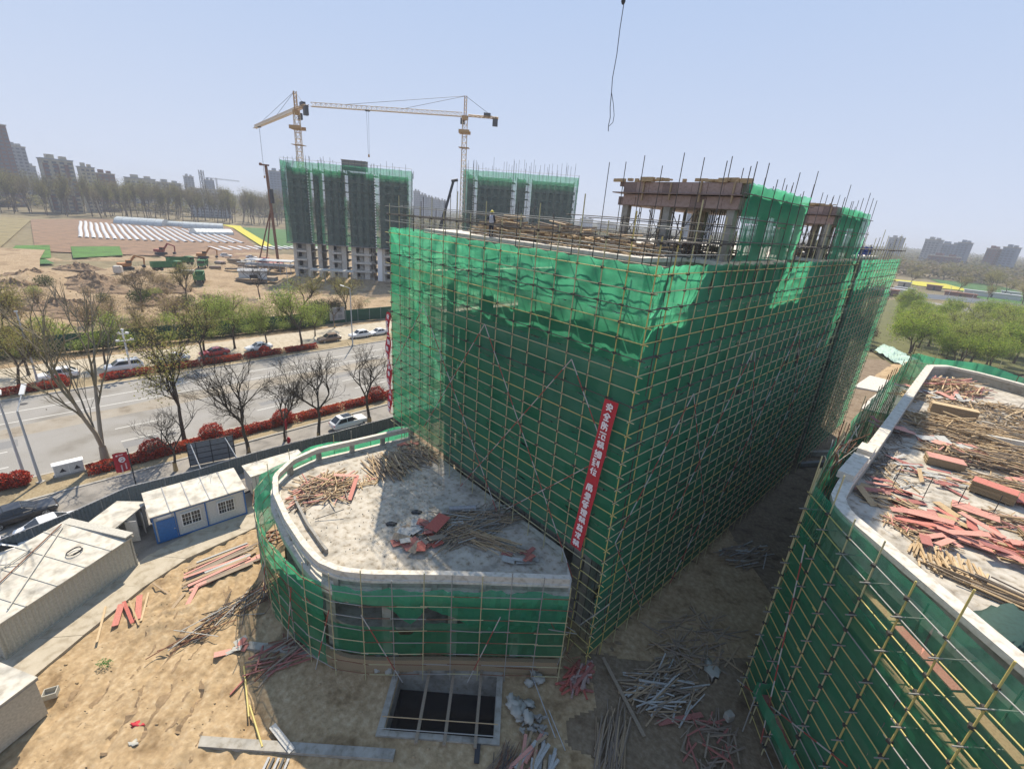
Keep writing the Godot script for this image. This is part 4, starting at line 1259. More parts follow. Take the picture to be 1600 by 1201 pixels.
# ---------------------------------------------------------------- the two netted apartment towers
func tower(label: String, turn: float, at: Vector3, segs: Array, y_net: float, y_top: float, with_base: bool, sticks: float) -> void:
	# segs: [x0, x1, z_front] steps of the facade, in local metres; x runs along the facade, z towards the viewer
	var o := thing("apartment_tower", label, "building", at, turn)
	var nfl := int(y_top / 3.0)
	for sg in segs:
		var x0: float = sg[0]; var x1: float = sg[1]; var zf: float = sg[2]
		# floors and walls
		for k in nfl + 1:
			var m := MB.new(); m.span(x0 + 1.4, 3.0 * k - 0.18, -16.0, x1 - (1.4 if sg == segs[-1] else -0.2), 3.0 * k, zf - 1.4)
			obj("floor_slab", m, M.concrete, o)
		var w := MB.new()
		var n := maxi(1, int((x1 - x0) / 3.2))
		for k in nfl:
			for i in n:
				var xa := x0 + 1.6 + (x1 - x0 - 2.6) * i / n
				var xb := xa + (x1 - x0 - 2.6) / n * 0.52
				w.span(xa, 3.0 * k, zf - 1.9, xb, 3.0 * k + 2.8, zf - 1.65)
				w.span(xb, 3.0 * k, zf - 1.95, xa + (x1 - x0 - 2.6) / n, 3.0 * k + 0.9, zf - 1.7)
		w.span(x0 + 1.6, 0, -15.8, x1 - 1.6, y_top - 0.5, -15.5)
		w.span(x0 + 1.6, 0, zf - 8.0, x1 - 1.6, y_top - 0.5, zf - 7.8)
		w.span(x0 + 1.5, 0, -15.8, x0 + 1.7, y_top - 0.4, zf - 1.6)
		w.span(x1 - 1.7, 0, -15.8, x1 - 1.5, y_top - 0.4, zf - 1.62)
		obj("wall", w, M.concrete, o)
		# nets, one per two lifts
		var rows := int((y_top + 1.2 - y_net) / 3.4) + 1
		var rh := (y_top + 1.2 - y_net) / rows
		for r in rows:
			var t := r == rows - 1
			var mm: Material = M.net_tower_top if t else M.net_tower
			net(o, Vector3(x0, y_net + r * rh, zf), Vector3(1, 0, 0), x1 - x0, rh + 0.05, mm)
		for k in int((y_top + 1.2 - y_net) / 1.8):
			bar("ledger", Vector3(x0, y_net + 1.8 * k, zf + 0.1), Vector3(x1, y_net + 1.8 * k, zf + 0.1), 0.035, M.pole_dark, o)
		var np := int((x1 - x0) / 1.8)
		for i in np + 1:
			var x := x0 + (x1 - x0) * i / np
			bar("scaffold_pole", Vector3(x, y_net - 0.5, zf + 0.14), Vector3(x + rf(-.1, .1), y_top + 1.2 + rf(0.2, sticks), zf + 0.14), 0.05, M.pole_dark, o)
			if i % 2 == 0: bar("scaffold_pole", Vector3(x + 0.6, y_top - 1.0, zf - 3.0), Vector3(x + 0.6 + rf(-.2, .2), y_top + 0.8 + rf(0.3, sticks * 1.1), zf - 3.0), 0.06, M.pole_dark, o)
			bar("starter_bar", Vector3(x + 0.3, y_top - 1.0, zf - 9.0), Vector3(x + 0.3 + rf(-.2, .2), y_top + 0.8 + rf(0.3, sticks), zf - 9.0), 0.06, M.pole_dark, o)
		bar("guard_rail", Vector3(x0, y_top + 1.9, zf + 0.14), Vector3(x1, y_top + 1.9, zf + 0.14), 0.04, M.pole, o)
	# returns between the steps
	for i in segs.size() + 1:
		var za: float = segs[i - 1][2] if i > 0 else -16.5
		var zb: float = segs[i][2] if i < segs.size() else -16.5
		var x: float = segs[i][0] if i < segs.size() else segs[i - 1][1]
		var lo := minf(za, zb); var hi := maxf(za, zb)
		if hi - lo < 0.2: continue
		var rows := 3
		for r in rows:
			var y0 := y_net + (y_top + 1.2 - y_net) * r / rows
			net(o, Vector3(x, y0, hi), Vector3(0, 0, -1), hi - lo, (y_top + 1.2 - y_net) / rows + 0.05, M.net_tower if r < rows - 1 else M.net_tower_top)
	# outrigger deck under the nets
	var d := MB.new()
	for sg in segs: d.span(sg[0] - 0.2, y_net - 0.35, sg[2] - 1.6, sg[1] + 0.2, y_net - 0.1, sg[2] + 0.3)
	obj("outrigger_deck", d, M.concrete_dark, o)
	if with_base:
		# bare lower storeys: piers, balconies, a porch
		for sg in segs:
			var x := float(sg[0]) + 1.5
			while x < float(sg[1]) - 1.0:
				var p := MB.new(); p.span(x, 0, float(sg[2]) - 2.0, x + rf(1.0, 1.9), y_net - 0.4, float(sg[2]) - 1.35)
				obj("pier", p, M.concrete_pale, o)
				x += 4.4
			for k in range(1, 4):
				var b := MB.new(); b.span(float(sg[0]) + 2.5, 3.0 * k - 0.3, float(sg[2]) - 1.5, float(sg[1]) - 2.0, 3.0 * k + 0.35, float(sg[2]) - 0.6)
				obj("balcony", b, M.concrete_pale, o)
	if with_base:
		var p := MB.new(); p.span(17.6, 0, -0.9, 21.8, y_net - 0.4, 0.1); p.span(9.7, 0, -1.3, 11.3, y_net - 0.4, -0.5); obj("gable_wall", p, M.white_plain, o)
	# white dashed hoist masts
	for e in [[segs[1][0] + 0.2, segs[1][2]], [segs[-1][0] + 0.1, segs[-1][2]]]:
		var p := MB.new()
		for k in int((y_top - y_net) / 0.9): p.cb(e[0], y_net + 0.4 + 0.9 * k, e[1] + 0.25, 0.35, 0.42, 0.12)
		obj("ladder", p, M.white_plain, o)

func towers() -> void:
	tower("nearer apartment tower in dark green netting, its lower floors bare concrete", 0.21, Vector3(-62.0, 0, -168.0), [[-21.0, -13.0, -2.2], [-13.0, -9.0, -3.2], [-9.0, -1.0, -1.6], [-1.0, 9.5, -0.6], [9.5, 22.0, 0.6]], 12.0, 37.0, true, 2.4)
	tower("farther apartment tower in green netting with rods bristling from its top", -0.05, Vector3(-4.0, 0, -196.0), [[-22.0, -18.0, -1.6], [-18.0, -2.0, -2.4], [-2.0, 4.0, -1.4], [4.0, 24.0, -2.5]], 5.0, 41.0, false, 5.4)
	# parapet block on the nearer tower's roof is part of that tower's machine room
	var m := MB.new()
	var o := thing("machine_room", "grey block-walled machine room on top of the nearer netted tower", "machine room", Vector3(-60.0, 37.0, -171.0), 0.21)
	m.span(-4, 0, -5, 4, 2.9, 0); obj("wall", m, M.concrete_dark, o)
	m = MB.new(); m.span(-4.2, 2.9, -5.2, 4.2, 3.1, 0.2); obj("roof", m, M.concrete, o)
	# site huts, sheds and material stacks at the tower's foot
	var h := thing("site_shed", "low pale shed with a flat roof at the foot of the netted tower", "shed", Vector3(-88.0, 0, -151.0), 0.5)
	m = MB.new(); m.span(-4, 0, -3, 4, 3.4, 3); obj("wall", m, M.white_metal, h)
	m = MB.new(); m.span(-4.3, 3.4, -3.3, 4.3, 3.6, 3.3); obj("roof", m, M.steel_grey, h)
	m = MB.new(); m.span(-1, 0, 3.0, 1.2, 2.3, 3.06); obj("door", m, M.black_iron, h)
	h = thing("site_shed", "long open steel shed with grey roof left of the netted tower", "shed", Vector3(-93.0, 0, -172.0), 0.2)
	m = MB.new(); m.span(-8, 4.2, -3, 8, 4.5, 3); obj("roof", m, M.galv, h)
	for k in 5:
		bar("post", Vector3(-7.5 + 3.75 * k, 0, 2.8), Vector3(-7.5 + 3.75 * k, 4.2, 2.8), 0.12, M.galv, h)
		bar("post", Vector3(-7.5 + 3.75 * k, 0, -2.8), Vector3(-7.5 + 3.75 * k, 4.2, -2.8), 0.12, M.galv, h)
	m = MB.new(); m.span(-8, 2.6, -3, 8, 2.9, 3.2); obj("mezzanine", m, M.galv, h)
	var q := thing("porch", "thin concrete porch roof on posts before the netted tower", "porch", Vector3(-64.0, 0, -160.0), 0.21)
	m = MB.new(); m.span(-8, 4.0, -2.5, 6, 4.35, 2.5); obj("roof", m, M.concrete_pale, q)
	for k in 4: bar("post", Vector3(-7.5 + 4.3 * k, 0, 2.2), Vector3(-7.5 + 4.3 * k, 4.0, 2.2), 0.2, M.concrete, q)

# ---------------------------------------------------------------- tower cranes
func lattice(a: Vector3, b: Vector3, w: float, h: float, up: Vector3, bays: int, r: float, tri_sec := false) -> MB:
	var m := MB.new()
	var d := (b - a).normalized()
	var s := d.cross(up).normalized()
	var u := s.cross(d)
	var offs := [s * w / 2 - u * h / 2, -s * w / 2 - u * h / 2, -s * w / 2 + u * h / 2, s * w / 2 + u * h / 2]
	if tri_sec: offs = [s * w / 2 - u * h / 2, -s * w / 2 - u * h / 2, u * h / 2]
	for o in offs: m.tube(a + o, b + o, r, r, 5)
	for k in bays:
		var p := a.lerp(b, float(k) / bays); var q := a.lerp(b, float(k + 1) / bays)
		for i in offs.size():
			var j := (i + 1) % offs.size()
			m.tube(p + offs[i], q + offs[j], r * 0.6, r * 0.6, 4)
			m.tube(p + offs[i], p + offs[j], r * 0.6, r * 0.6, 4)
	return m

func crane(label: String, at: Vector3, y: float, jib: Vector3, top: float, counter: float, hook_at: float, drop: float, mast_label: String) -> void:
	var o := thing("tower_crane", label, "crane", at)
	var d := (jib * Vector3(1, 0, 1)).normalized()
	var s := d.cross(Vector3.UP)
	obj("mast", lattice(Vector3(0, 0, 0), Vector3(0, y, 0), 1.8, 1.8, d, int(y / 2.0), 0.13), M.crane_cream, o)
	obj("tower_head", lattice(Vector3(0, y + 1.0, 0), Vector3(0, top, 0), 0.9, 0.9, d, 5, 0.11), M.crane_yellow, o)
	var l := (jib * Vector3(1, 0, 1)).length()
	var je := d * l + Vector3(0, y + 1.4 + jib.y, 0)
	obj("jib", lattice(d * 1.2 + Vector3(0, y + 1.4, 0), je, 1.3, 1.4, Vector3.UP, int(l / 1.9), 0.12, true), M.crane_cream, o)
	obj("counter_jib", lattice(d * -1.2 + Vector3(0, y + 1.2, 0), d * -counter + Vector3(0, y + 1.2, 0), 1.4, 0.5, Vector3.UP, 7, 0.11), M.crane_yellow, o)
	var m := MB.new()
	m.box(Transform3D(Basis(d, Vector3.UP, s), d * (-counter + 1.2) + Vector3(0, y - 0.2, 0)), Vector3(2.0, 2.9, 1.3)); obj("counterweight", m, M.crane_dark, o)
	m = MB.new(); m.box(Transform3D(Basis(d, Vector3.UP, s), d * (-counter + 4.4) + Vector3(0, y + 2.0, 0)), Vector3(2.6, 1.2, 1.3)); obj("winch", m, M.crane_dark, o)
	m = MB.new(); m.cbox(Transform3D(Basis(d, Vector3.UP, s), d * 1.0 + s * 1.5 + Vector3(0, y - 0.6, 0)), Vector3(1.7, 2.1, 1.3), 0.1); obj("cab", m, M.crane_dark, o)
	m = MB.new(); m.rod(Vector3(0, y - 0.4, 0), Vector3(0, y + 1.0, 0), 1.25, 12); obj("slewing_ring", m, M.crane_yellow, o)
	m = MB.new()
	m.cb(0, y - 5.0, 0, 4.2, 0.12, 4.2); m.cb(0, y - 10.0, 0, 4.0, 0.12, 4.0)
	m.span(-2.1, y - 5.0, -2.1, 2.1, y - 3.9, -2.05); m.span(-2.1, y - 5.0, 2.05, 2.1, y - 3.9, 2.1)
	obj("climbing_cage", m, M.crane_yellow, o)
	m = MB.new()
	m.tube(Vector3(0, top, 0), je * 0.42 + Vector3(0, (y + 2.1) * 0.58, 0), 0.07, 0.07, 4)
	m.tube(Vector3(0, top, 0), d * (l * 0.78) + Vector3(0, y + 2.1 + jib.y * 0.78, 0), 0.07, 0.07, 4)
	m.tube(Vector3(0, top, 0), d * (-counter + 2.0) + Vector3(0, y + 1.4, 0), 0.07, 0.07, 4)
	obj("stay", m, M.crane_dark, o)
	m = MB.new()
	var hp := d * hook_at + Vector3(0, y + 0.6 + jib.y * hook_at / l, 0)
	m.box(Transform3D(Basis(d, Vector3.UP, s), hp), Vector3(1.6, 0.5, 1.3)); obj("trolley", m, M.crane_dark, o)
	m = MB.new()
	for e in [-0.4, 0.4]: m.tube(hp + d * e, hp + d * e * 0.5 - Vector3(0, drop, 0), 0.04, 0.04, 4)
	obj("hoist_rope", m, M.cable, o)
	m = MB.new(); m.cbox(Transform3D(Basis(), hp - Vector3(0, drop + 0.5, 0)), Vector3(0.6, 1.0, 0.5), 0.1); obj("hook_block", m, M.crane_yellow, o)

func cranes() -> void:
	crane("left yellow tower crane with its jib pointing away over the fields", Vector3(-83.4, 0, -181.8), 54.5, Vector3(-44.6, 0, -53.5), 61.3, 12.5, 60.0, 20.0, "")
	crane("tower crane behind the farther netted tower, its long jib reaching left", Vector3(-26.0, 0, -199.0), 59.8, Vector3(-58.0, -1.2, 3.5), 67.4, 12.8, 37.0, 15.0, "")
	# hydraulic boom of a mobile crane behind the main block
	var o := thing("mobile_crane", "dark telescopic boom of a mobile crane rising behind the main block", "crane", Vector3(-23.0, 0, -99.0))
	var a := Vector3(0, 2.2, 0); var b := Vector3(8.0, 32.2, -1.0)
	var m := MB.new(); m.beam(a, a.lerp(b, 0.55), 0.8, 0.9); obj("boom_base", m, M.crane_dark, o)
	m = MB.new(); m.beam(a.lerp(b, 0.5), a.lerp(b, 0.8), 0.6, 0.68); obj("boom_section", m, M.crane_dark, o)
	m = MB.new(); m.beam(a.lerp(b, 0.78), b, 0.45, 0.5); m.rod(b + Vector3(-0.4, 0, 0), b + Vector3(0.9, 0.3, 0), 0.28, 8); obj("boom_tip", m, M.crane_dark, o)
	m = MB.new(); m.tube(b + Vector3(0.8, 0.2, 0), b + Vector3(0.8, -9, 0), 0.035, 0.035, 4); obj("hoist_rope", m, M.cable, o)
	m = MB.new(); m.cbox(Transform3D(Basis(), Vector3(0.4, 1.5, -1.0)), Vector3(2.5, 1.2, 9.0), 0.15); obj("carrier", m, M.crane_yellow, o)
	for k in 4:
		for e in [-1.1, 1.1]:
			m = MB.new(); m.rod(Vector3(0.4 + e - 0.15, 0.55, -4.0 + 1.9 * k), Vector3(0.4 + e + 0.15, 0.55, -4.0 + 1.9 * k), 0.55, 12); obj("wheel", m, M.tyre, o)
	# piling rig by the green field
	o = thing("piling_rig", "tall brown piling rig with back stays beside the green field", "piling rig", Vector3(-97.5, 0, -186.0))
	m = MB.new(); m.beam(Vector3(0, 0.5, 0), Vector3(-1.0, 37.0, 0), 0.75, 0.75, Vector3.RIGHT); obj("leader", m, M.rust, o)
	m = MB.new(); m.cb(-1.6, 37.3, 0, 3.2, 0.5, 1.2); m.rod(Vector3(-2.9, 37.5, -0.4), Vector3(-2.9, 37.5, 0.4), 0.5, 8); obj("crown_block", m, M.rust, o)
	m = MB.new(); m.rod(Vector3(0.4, 24.0, 0.4), Vector3(0.2, 29.0, 0.4), 0.8, 8); obj("hammer", m, M.crane_dark, o)
	m = MB.new(); m.tube(Vector3(-7, 1.0, 2), Vector3(-0.8, 22, 0), 0.25, 0.25); m.tube(Vector3(-6, 1.0, -2), Vector3(-0.8, 22, 0), 0.25, 0.25); obj("back_stay", m, M.rust, o)
	m = MB.new(); m.cbox(Transform3D(Basis(), Vector3(-3.5, 1.0, 0)), Vector3(9, 1.6, 4.5), 0.2); m.cbox(Transform3D(Basis(), Vector3(-5.5, 2.6, 0)), Vector3(3, 1.6, 2.4), 0.2); obj("base", m, M.digger_red, o)

# ---------------------------------------------------------------- buildings on the skyline
func block(label: String, az: float, dist: float, w: float, d: float, h: float, turn: float, wall: Material, group := "", stripes := 0, roofbits := 1) -> void:
	var a := deg_to_rad(az)
	var o := thing("apartment_block", label, "building", Vector3(sin(a) * dist, 0, -cos(a) * dist), -a + turn, group)
	var m := MB.new(); m.span(-w / 2, 0, -d, w / 2, h, 0); obj("wall", m, wall, o)
	m = MB.new(); m.span(-w / 2 - 0.5, h, -d - 0.5, w / 2 + 0.5, h + 0.9, 0.5); obj("roof", m, M.bld_cream if wall != M.bld_cream else M.bld_grey, o)
	if roofbits:
		m = MB.new(); m.span(-w * 0.3, h + 0.9, -d * 0.7, -w * 0.05, h + 4.0, -d * 0.2)
		m.span(w * 0.15, h + 0.9, -d * 0.7, w * 0.35, h + 3.2, -d * 0.2); obj("stair_head", m, wall, o)
	if stripes:
		m = MB.new()
		for i in stripes:
			for k in int(h / 12.0):
				if (i + k) % 2: continue
				m.span(-w / 2 + w * i / stripes, 2 + 12.0 * k, -0.4, -w / 2 + w * (i + 1) / stripes, minf(14 + 12.0 * k, h), 0.25)
		stuff(obj("coloured_panel", m, M.bld_cream if wall != M.bld_cream else M.bld_brown, o))
	m = MB.new()
	var n := maxi(3, int(w / 4.0))
	for k in int(h / 3.1):
		for i in n:
			var x := -w / 2 + w * (i + 0.5) / n
			m.span(x - w / n * 0.3, 3.1 * k + 1.0, 0.1, x + w / n * 0.3, 3.1 * k + 2.5, 0.32)
		for i in maxi(2, int(d / 5.0)):
			var z := -d * (i + 0.5) / maxi(2, int(d / 5.0))
			m.span(w / 2 - 0.1, 3.1 * k + 1.0, z - 1.2, w / 2 + 0.12, 3.1 * k + 2.5, z + 1.2)
			m.span(-w / 2 - 0.12, 3.1 * k + 1.0, z - 1.2, -w / 2 + 0.1, 3.1 * k + 2.5, z + 1.2)
	stuff(obj("window_pane", m, M.bld_pane, o))

func far_buildings() -> void:
	block("tall maroon tower block at the far left with cream balconies", -47.1, 640, 20, 14, 67, 0.35, M.bld_brown, "", 0)
	block("grey tower just right of the tall maroon one", -45.95, 700, 12, 14, 53, 0.35, M.bld_grey)
	block("low grey block right of the maroon tower", -45.5, 760, 9, 12, 37, 0.3, M.bld_grey)
	block("stepped cream and maroon block with a checkered front", -43.75, 560, 19, 14, 41, 0.2, M.bld_cream, "", 6)
	block("small cream block with flat roof beside the checkered one", -41.95, 600, 10, 12, 38, 0.2, M.bld_cream)
	block("low brown block at the end of the left skyline row", -40.8, 640, 14, 12, 34.5, 0.2, M.bld_brown)
	block("pale long low block behind the poplars", -38.4, 700, 27, 12, 33.5, 0.1, M.bld_cream)
	block("long grey low block behind the middle poplars", -36.3, 720, 24, 12, 31.5, 0.1, M.bld_grey)
	block("pale slab block left of the thin mast on the skyline", -34.65, 900, 12, 12, 44, 0.1, M.bld_grey)
	block("bluish tower under construction with a crane on the skyline", -33.0, 950, 13, 14, 42.5, 0.1, M.bld_blue)
	block("unfinished low concrete frame behind the right end of the poplars", -33.2, 620, 37, 14, 27.5, 0.05, M.bld_grey, "", 0, 0)
	block("grey tower peeping out left of the nearer netted tower", -26.9, 760, 20, 14, 58, 0.1, M.bld_blue)
	for k in 5:
		block(["leftmost mauve block of the row between the two netted towers", "second mauve block of the row between the netted towers", "third mauve block of the row between the netted towers", "fourth mauve block of the row between the netted towers", "rightmost mauve block of the row between the netted towers"][k], -12.6 + 0.75 * k, 880, 11, 12, [52, 47, 44, 42, 40][k], 0.1, M.bld_grey, "row of blocks between the netted towers", 0)
	block("pale low block right of the farther netted tower", 7.2, 1100, 30, 12, 30, 0.0, M.bld_grey)
	block("long pale block on the skyline right of the netted tower", 9.6, 1200, 46, 12, 24, 0.0, M.bld_cream)
	block("grey-blue slab seen through the nearer rooftop room", 19.6, 700, 34, 14, 60, -0.1, M.bld_blue)
	block("grey tower just right of the far roof rooms", 37.3, 1000, 19, 14, 37, -0.2, M.bld_grey)
	block("tallest grey tower of the right skyline cluster", 39.9, 900, 17, 14, 37, -0.3, M.bld_grey)
	block("low wide block between the towers of the right skyline", 41.1, 950, 25, 14, 33, -0.3, M.bld_blue)
	block("right-hand blue-grey tower of the right skyline cluster", 42.0, 900, 12, 14, 36, -0.3, M.bld_blue)
	block("maroon low building in front of the right skyline cluster", 41.0, 820, 30, 14, 17, -0.2, M.bld_brown)
	block("dark tower pair's left half at the right skyline end", 43.9, 880, 11, 14, 31, -0.3, M.bld_brown)
	block("dark tower pair's right half at the right skyline end", 44.9, 880, 13, 14, 34, -0.3, M.bld_blue)
	block("flat-topped dark building among trees at the far right", 49.0, 760, 40, 20, 20, -0.3, M.bld_brown, "", 0, 0)
	# distant crane and mast
	var o := thing("tower_crane", "tiny far tower crane on the left skyline", "crane", Vector3(-508, 0, -800))
	obj("mast", lattice(Vector3.ZERO, Vector3(0, 47, 0), 1.8, 1.8, Vector3.RIGHT, 12, 0.16), M.crane_dark, o)
	obj("jib", lattice(Vector3(-12, 46, 0), Vector3(38, 44.5, 0), 1.3, 1.5, Vector3.UP, 14, 0.16), M.crane_dark, o)
	o = thing("mast", "thin dark lattice mast on the left skyline", "mast", Vector3(-443, 0, -667))
	obj("frame", lattice(Vector3.ZERO, Vector3(0, 52, 0), 4.0, 4.0, Vector3.RIGHT, 10, 0.4), M.crane_dark, o)

# ---------------------------------------------------------------- offices, sheds, fence
func corrugated(m: MB, a: Vector3, b: Vector3, y0: float, y1: float, pitch: float, depth: float) -> void:
	var d := b - a
	var l := d.length(); d /= l
	var s := d.cross(Vector3.UP)
	var n := int(l / pitch)
	for i in n:
		var u := l * i / n; var p := l / n
		var o := [a + d * u, a + d * (u + p * 0.35), a + d * (u + p * 0.5) + s * depth, a + d * (u + p * 0.85) + s * depth, a + d * (u + p)]
		for k in 4:
			var e: Vector3 = o[k]; var f: Vector3 = o[k + 1]
			m.quad(Vector3(e.x, y0, e.z), Vector3(f.x, y0, f.z), Vector3(f.x, y1, f.z), Vector3(e.x, y1, e.z))

func window(o: Node3D, t: Transform3D, w: float, h: float) -> void:
	# frame with two sashes, a white grille before dark panes
	var f := MB.new()
	f.span(-w / 2 - 0.06, 0, -0.01, -w / 2, h, 0.05); f.span(w / 2, 0, -0.01, w / 2 + 0.06, h, 0.05)
	f.span(-w / 2 - 0.06, -0.06, -0.012, w / 2 + 0.06, 0, 0.06); f.span(-w / 2 - 0.06, h, -0.012, w / 2 + 0.06, h + 0.06, 0.052)
	f.span(-0.035, 0, 0.0, 0.035, h, 0.04)
	var n := put("window", f.mesh(), M.white_plain, o); n.transform = t
	for k in 2:
		var p := MB.new(); p.span(-w / 2 + w / 2 * k + 0.003, 0, -0.005, w / 2 * k - 0.003, h, 0.012); put("pane", p.mesh(), M.glass_dark, n)
	var g := MB.new()
	for k in 7: g.span(-w / 2 + w * k / 6.0 - 0.012, 0, 0.07, -w / 2 + w * k / 6.0 + 0.012, h, 0.085)
	for k in 4: g.span(-w / 2, h * k / 3.0 - 0.012, 0.072, w / 2, h * k / 3.0 + 0.012, 0.087)
	put("grille", g.mesh(), M.white_plain, n)

func cabin(o: Node3D, l: float, d: float, h0: float, h1: float, wall: Material, roof: Material, panels: int, over := 0.18) -> void:
	# local: x along the front (0..l), z = 0 front face, back at -d; mono-pitch roof
	var m := MB.new()
	m.span(0.05, 0.1, -d + 0.05, l - 0.05, h0, -0.05)
	obj("wall", m, wall, o)
	m = MB.new()
	for x in [0.0, l]:
		for z in [0.0, -d]: m.span(x - 0.05, 0.09, z - 0.05, x + 0.05, h0 + 0.01, z + 0.05)
	m.span(0, 0.05, -0.03, l, 0.16, 0.03); m.span(0, h0 - 0.12, -0.03, l, h0 + 0.012, 0.03)
	obj("corner_frame", m, M.blue_paint if wall == M.white_metal else M.cream_metal, o)
	for k in panels:
		var s := MB.new()
		var xa := -over + (l + 2 * over) * k / panels + 0.012; var xb := -over + (l + 2 * over) * (k + 1) / panels - 0.012
		var a := Vector3(xa, h0 + 0.06, over); var b := Vector3(xb, h0 + 0.06, over)
		var c := Vector3(xb, h1 + 0.06, -d - over); var e := Vector3(xa, h1 + 0.06, -d - over)
		var t := Vector3(0, 0.09, 0)
		s.quad(a + t, e + t, c + t, b + t); s.quad(a, b, c, e)
		s.quad(a, a + t, b + t, b); s.quad(c, c + t, e + t, e); s.quad(b, b + t, c + t, c); s.quad(e, e + t, a + t, a)
		obj("roof_panel", s, roof, o)
		if k:
			s = MB.new(); s.beam(a + Vector3(-0.012, 0.11, 0), e + Vector3(-0.012, 0.11, 0), 0.07, 0.05); obj("roof_seam", s, M.steel_grey if wall == M.white_metal else M.cream_metal, o)
	m = MB.new()   # gable triangles under the slope
	for x in [0.06, l - 0.06]:
		m.tri(Vector3(x, h0, -0.06), Vector3(x, h0, -d + 0.06), Vector3(x, h1, -d + 0.06)); m.tri(Vector3(x, h0, -0.06), Vector3(x, h1, -d + 0.06), Vector3(x, h0, -d + 0.06))
	m.span(0.05, h0 - 0.01, -d + 0.03, l - 0.05, h1, -d + 0.08)
	obj("gable", m, wall, o)

func site_offices() -> void:
	# white cabin with the blue door
	var o := thing("site_cabin", "white site cabin with a blue door and two barred windows", "cabin", Vector3(-27.2, 0.1, -28.9), 0.785)
	cabin(o, 6.4, 3.3, 2.55, 2.85, M.white_metal, M.roof_cream, 5)
	var d := MB.new(); d.span(0.16, 0.12, 0.0, 1.36, 2.05, 0.05)
	var door := obj("door", d, M.blue_paint, o); door.set_meta("label", "plain blue cabin door")
	d = MB.new(); d.rod(Vector3(1.24, 1.05, 0.05), Vector3(1.24, 1.05, 0.11), 0.035); d.span(1.18, 1.0, 0.1, 1.3, 1.04, 0.125); put("handle", d.mesh(), M.galv, door)
	d = MB.new(); d.span(0.3, 2.2, 0.0, 1.2, 2.4, 0.03); obj("transom_light", d, M.white_plain, o)
	d = MB.new(); d.span(3.45, 0.17, 0.0, 3.55, 2.42, 0.034); d.span(1.4, 0.17, 0.0, 1.48, 2.42, 0.034); obj("post_strip", d, M.blue_paint, o)
	window(o, Transform3D(Basis(), Vector3(2.45, 0.95, 0.005)), 1.25, 1.1)
	window(o, Transform3D(Basis(), Vector3(4.95, 0.95, 0.005)), 1.15, 1.1)
	# long cream storage cabin
	o = thing("storage_cabin", "long cream ribbed storage cabin with a stained flat roof", "cabin", Vector3(-28.4, 0.1, -18.7), 1.394)
	cabin(o, 8.0, 5.4, 2.5, 2.75, M.cream_metal, M.roof_cream, 5)
	var m := MB.new(); corrugated(m, Vector3(0.06, 0, -0.04), Vector3(7.94, 0, -0.04), 0.17, 2.38, 0.28, 0.045); obj("ribbed_cladding", m, M.cream_metal, o)
	m = MB.new(); corrugated(m, Vector3(7.96, 0, -0.1), Vector3(7.96, 0, -5.3), 0.12, 2.45, 0.28, 0.045); obj("ribbed_cladding", m, M.cream_metal, o)
	m = MB.new(); corrugated(m, Vector3(0.04, 0, -5.3), Vector3(0.04, 0, -0.1), 0.12, 2.45, 0.28, 0.045); obj("ribbed_cladding", m, M.cream_metal, o)
	m = MB.new()
	m.span(7.6, 2.78, 0.15, 8.2, 2.9, -5.6); obj("verge_flashing", m, M.cream_metal, o)
	# pipes, timber and cables lying on that roof
	var rf_y := func(z: float) -> float: return 2.72 + 0.25 * (-z / 5.4)
	for e in [[7.4, -5.2, 0.6, -2.2], [7.3, -4.9, 1.0, -0.4], [5.0, -4.4, 0.2, -3.6], [3.0, -5.0, 3.8, -3.6]]:
		var t := thing("steel_tube", ["long rusty tube lying corner to corner on the cream roof", "second long tube fanning across the cream roof", "pale tube near the back edge of the cream roof", "short cross tube on the cream roof"][[7.4, 7.3, 5.0, 3.0].find(e[0])], "tube", o.position, o.rotation.y, "tubes on the cream roof")
		bar("tube", Vector3(e[0], rf_y.call(e[1]) + 0.06, e[1]), Vector3(e[2], rf_y.call(e[3]) + 0.06, e[3]), 0.04, M.rust if e[0] > 7.35 else M.cream_metal, t)
	var cb := MB.new()
	for k in 60:
		var a0 := k * 0.35; var a1 := (k + 1) * 0.35
		cb.tube(Vector3(5.6 + 0.45 * cos(a0) + 0.05 * sin(k), rf_y.call(-1.7) + 0.03 + 0.002 * k, -1.7 + 0.32 * sin(a0)), Vector3(5.6 + 0.45 * cos(a1) + 0.05 * sin(k + 1), rf_y.call(-1.7) + 0.03 + 0.002 * k, -1.7 + 0.32 * sin(a1)), 0.02, 0.02, 4)
	tag(obj("cable_coil", cb, M.black_iron), "coil of dark cable lying on the cream cabin's roof", "cable coil")
	get_node("cable_coil").transform = o.transform
	# toilet shed with an open door
	o = thing("shed", "small white shed with a mono-pitch roof and an open door", "shed", Vector3(-29.4, 0.1, -27.8), 1.62)
	m = MB.new()
	m.span(0, 0, -2.0, 3.2, 2.1, -1.95); m.span(0, 0, -2.0, 0.05, 2.1, 0); m.span(3.15, 0, -2.0, 3.2, 2.1, 0)
	m.span(0, 0, -0.05, 0.5, 2.1, 0.0); m.span(1.3, 0, -0.05, 2.2, 2.1, 0.0); m.span(2.9, 0, -0.05, 3.2, 2.1, 0.0); m.span(1.55, 0, -1.95, 1.6, 2.1, -0.05)
	m.span(0.5, 1.95, -0.05, 1.3, 2.1, 0.001); m.span(2.2, 1.95, -0.05, 2.9, 2.1, 0.001)
	obj("wall", m, M.white_metal, o)
	m = MB.new(); m.box(Transform3D(Basis(Vector3.RIGHT, -0.04), Vector3(1.6, 2.2, -1.0)), Vector3(3.5, 0.07, 2.5)); obj("roof", m, M.roof_cream, o)
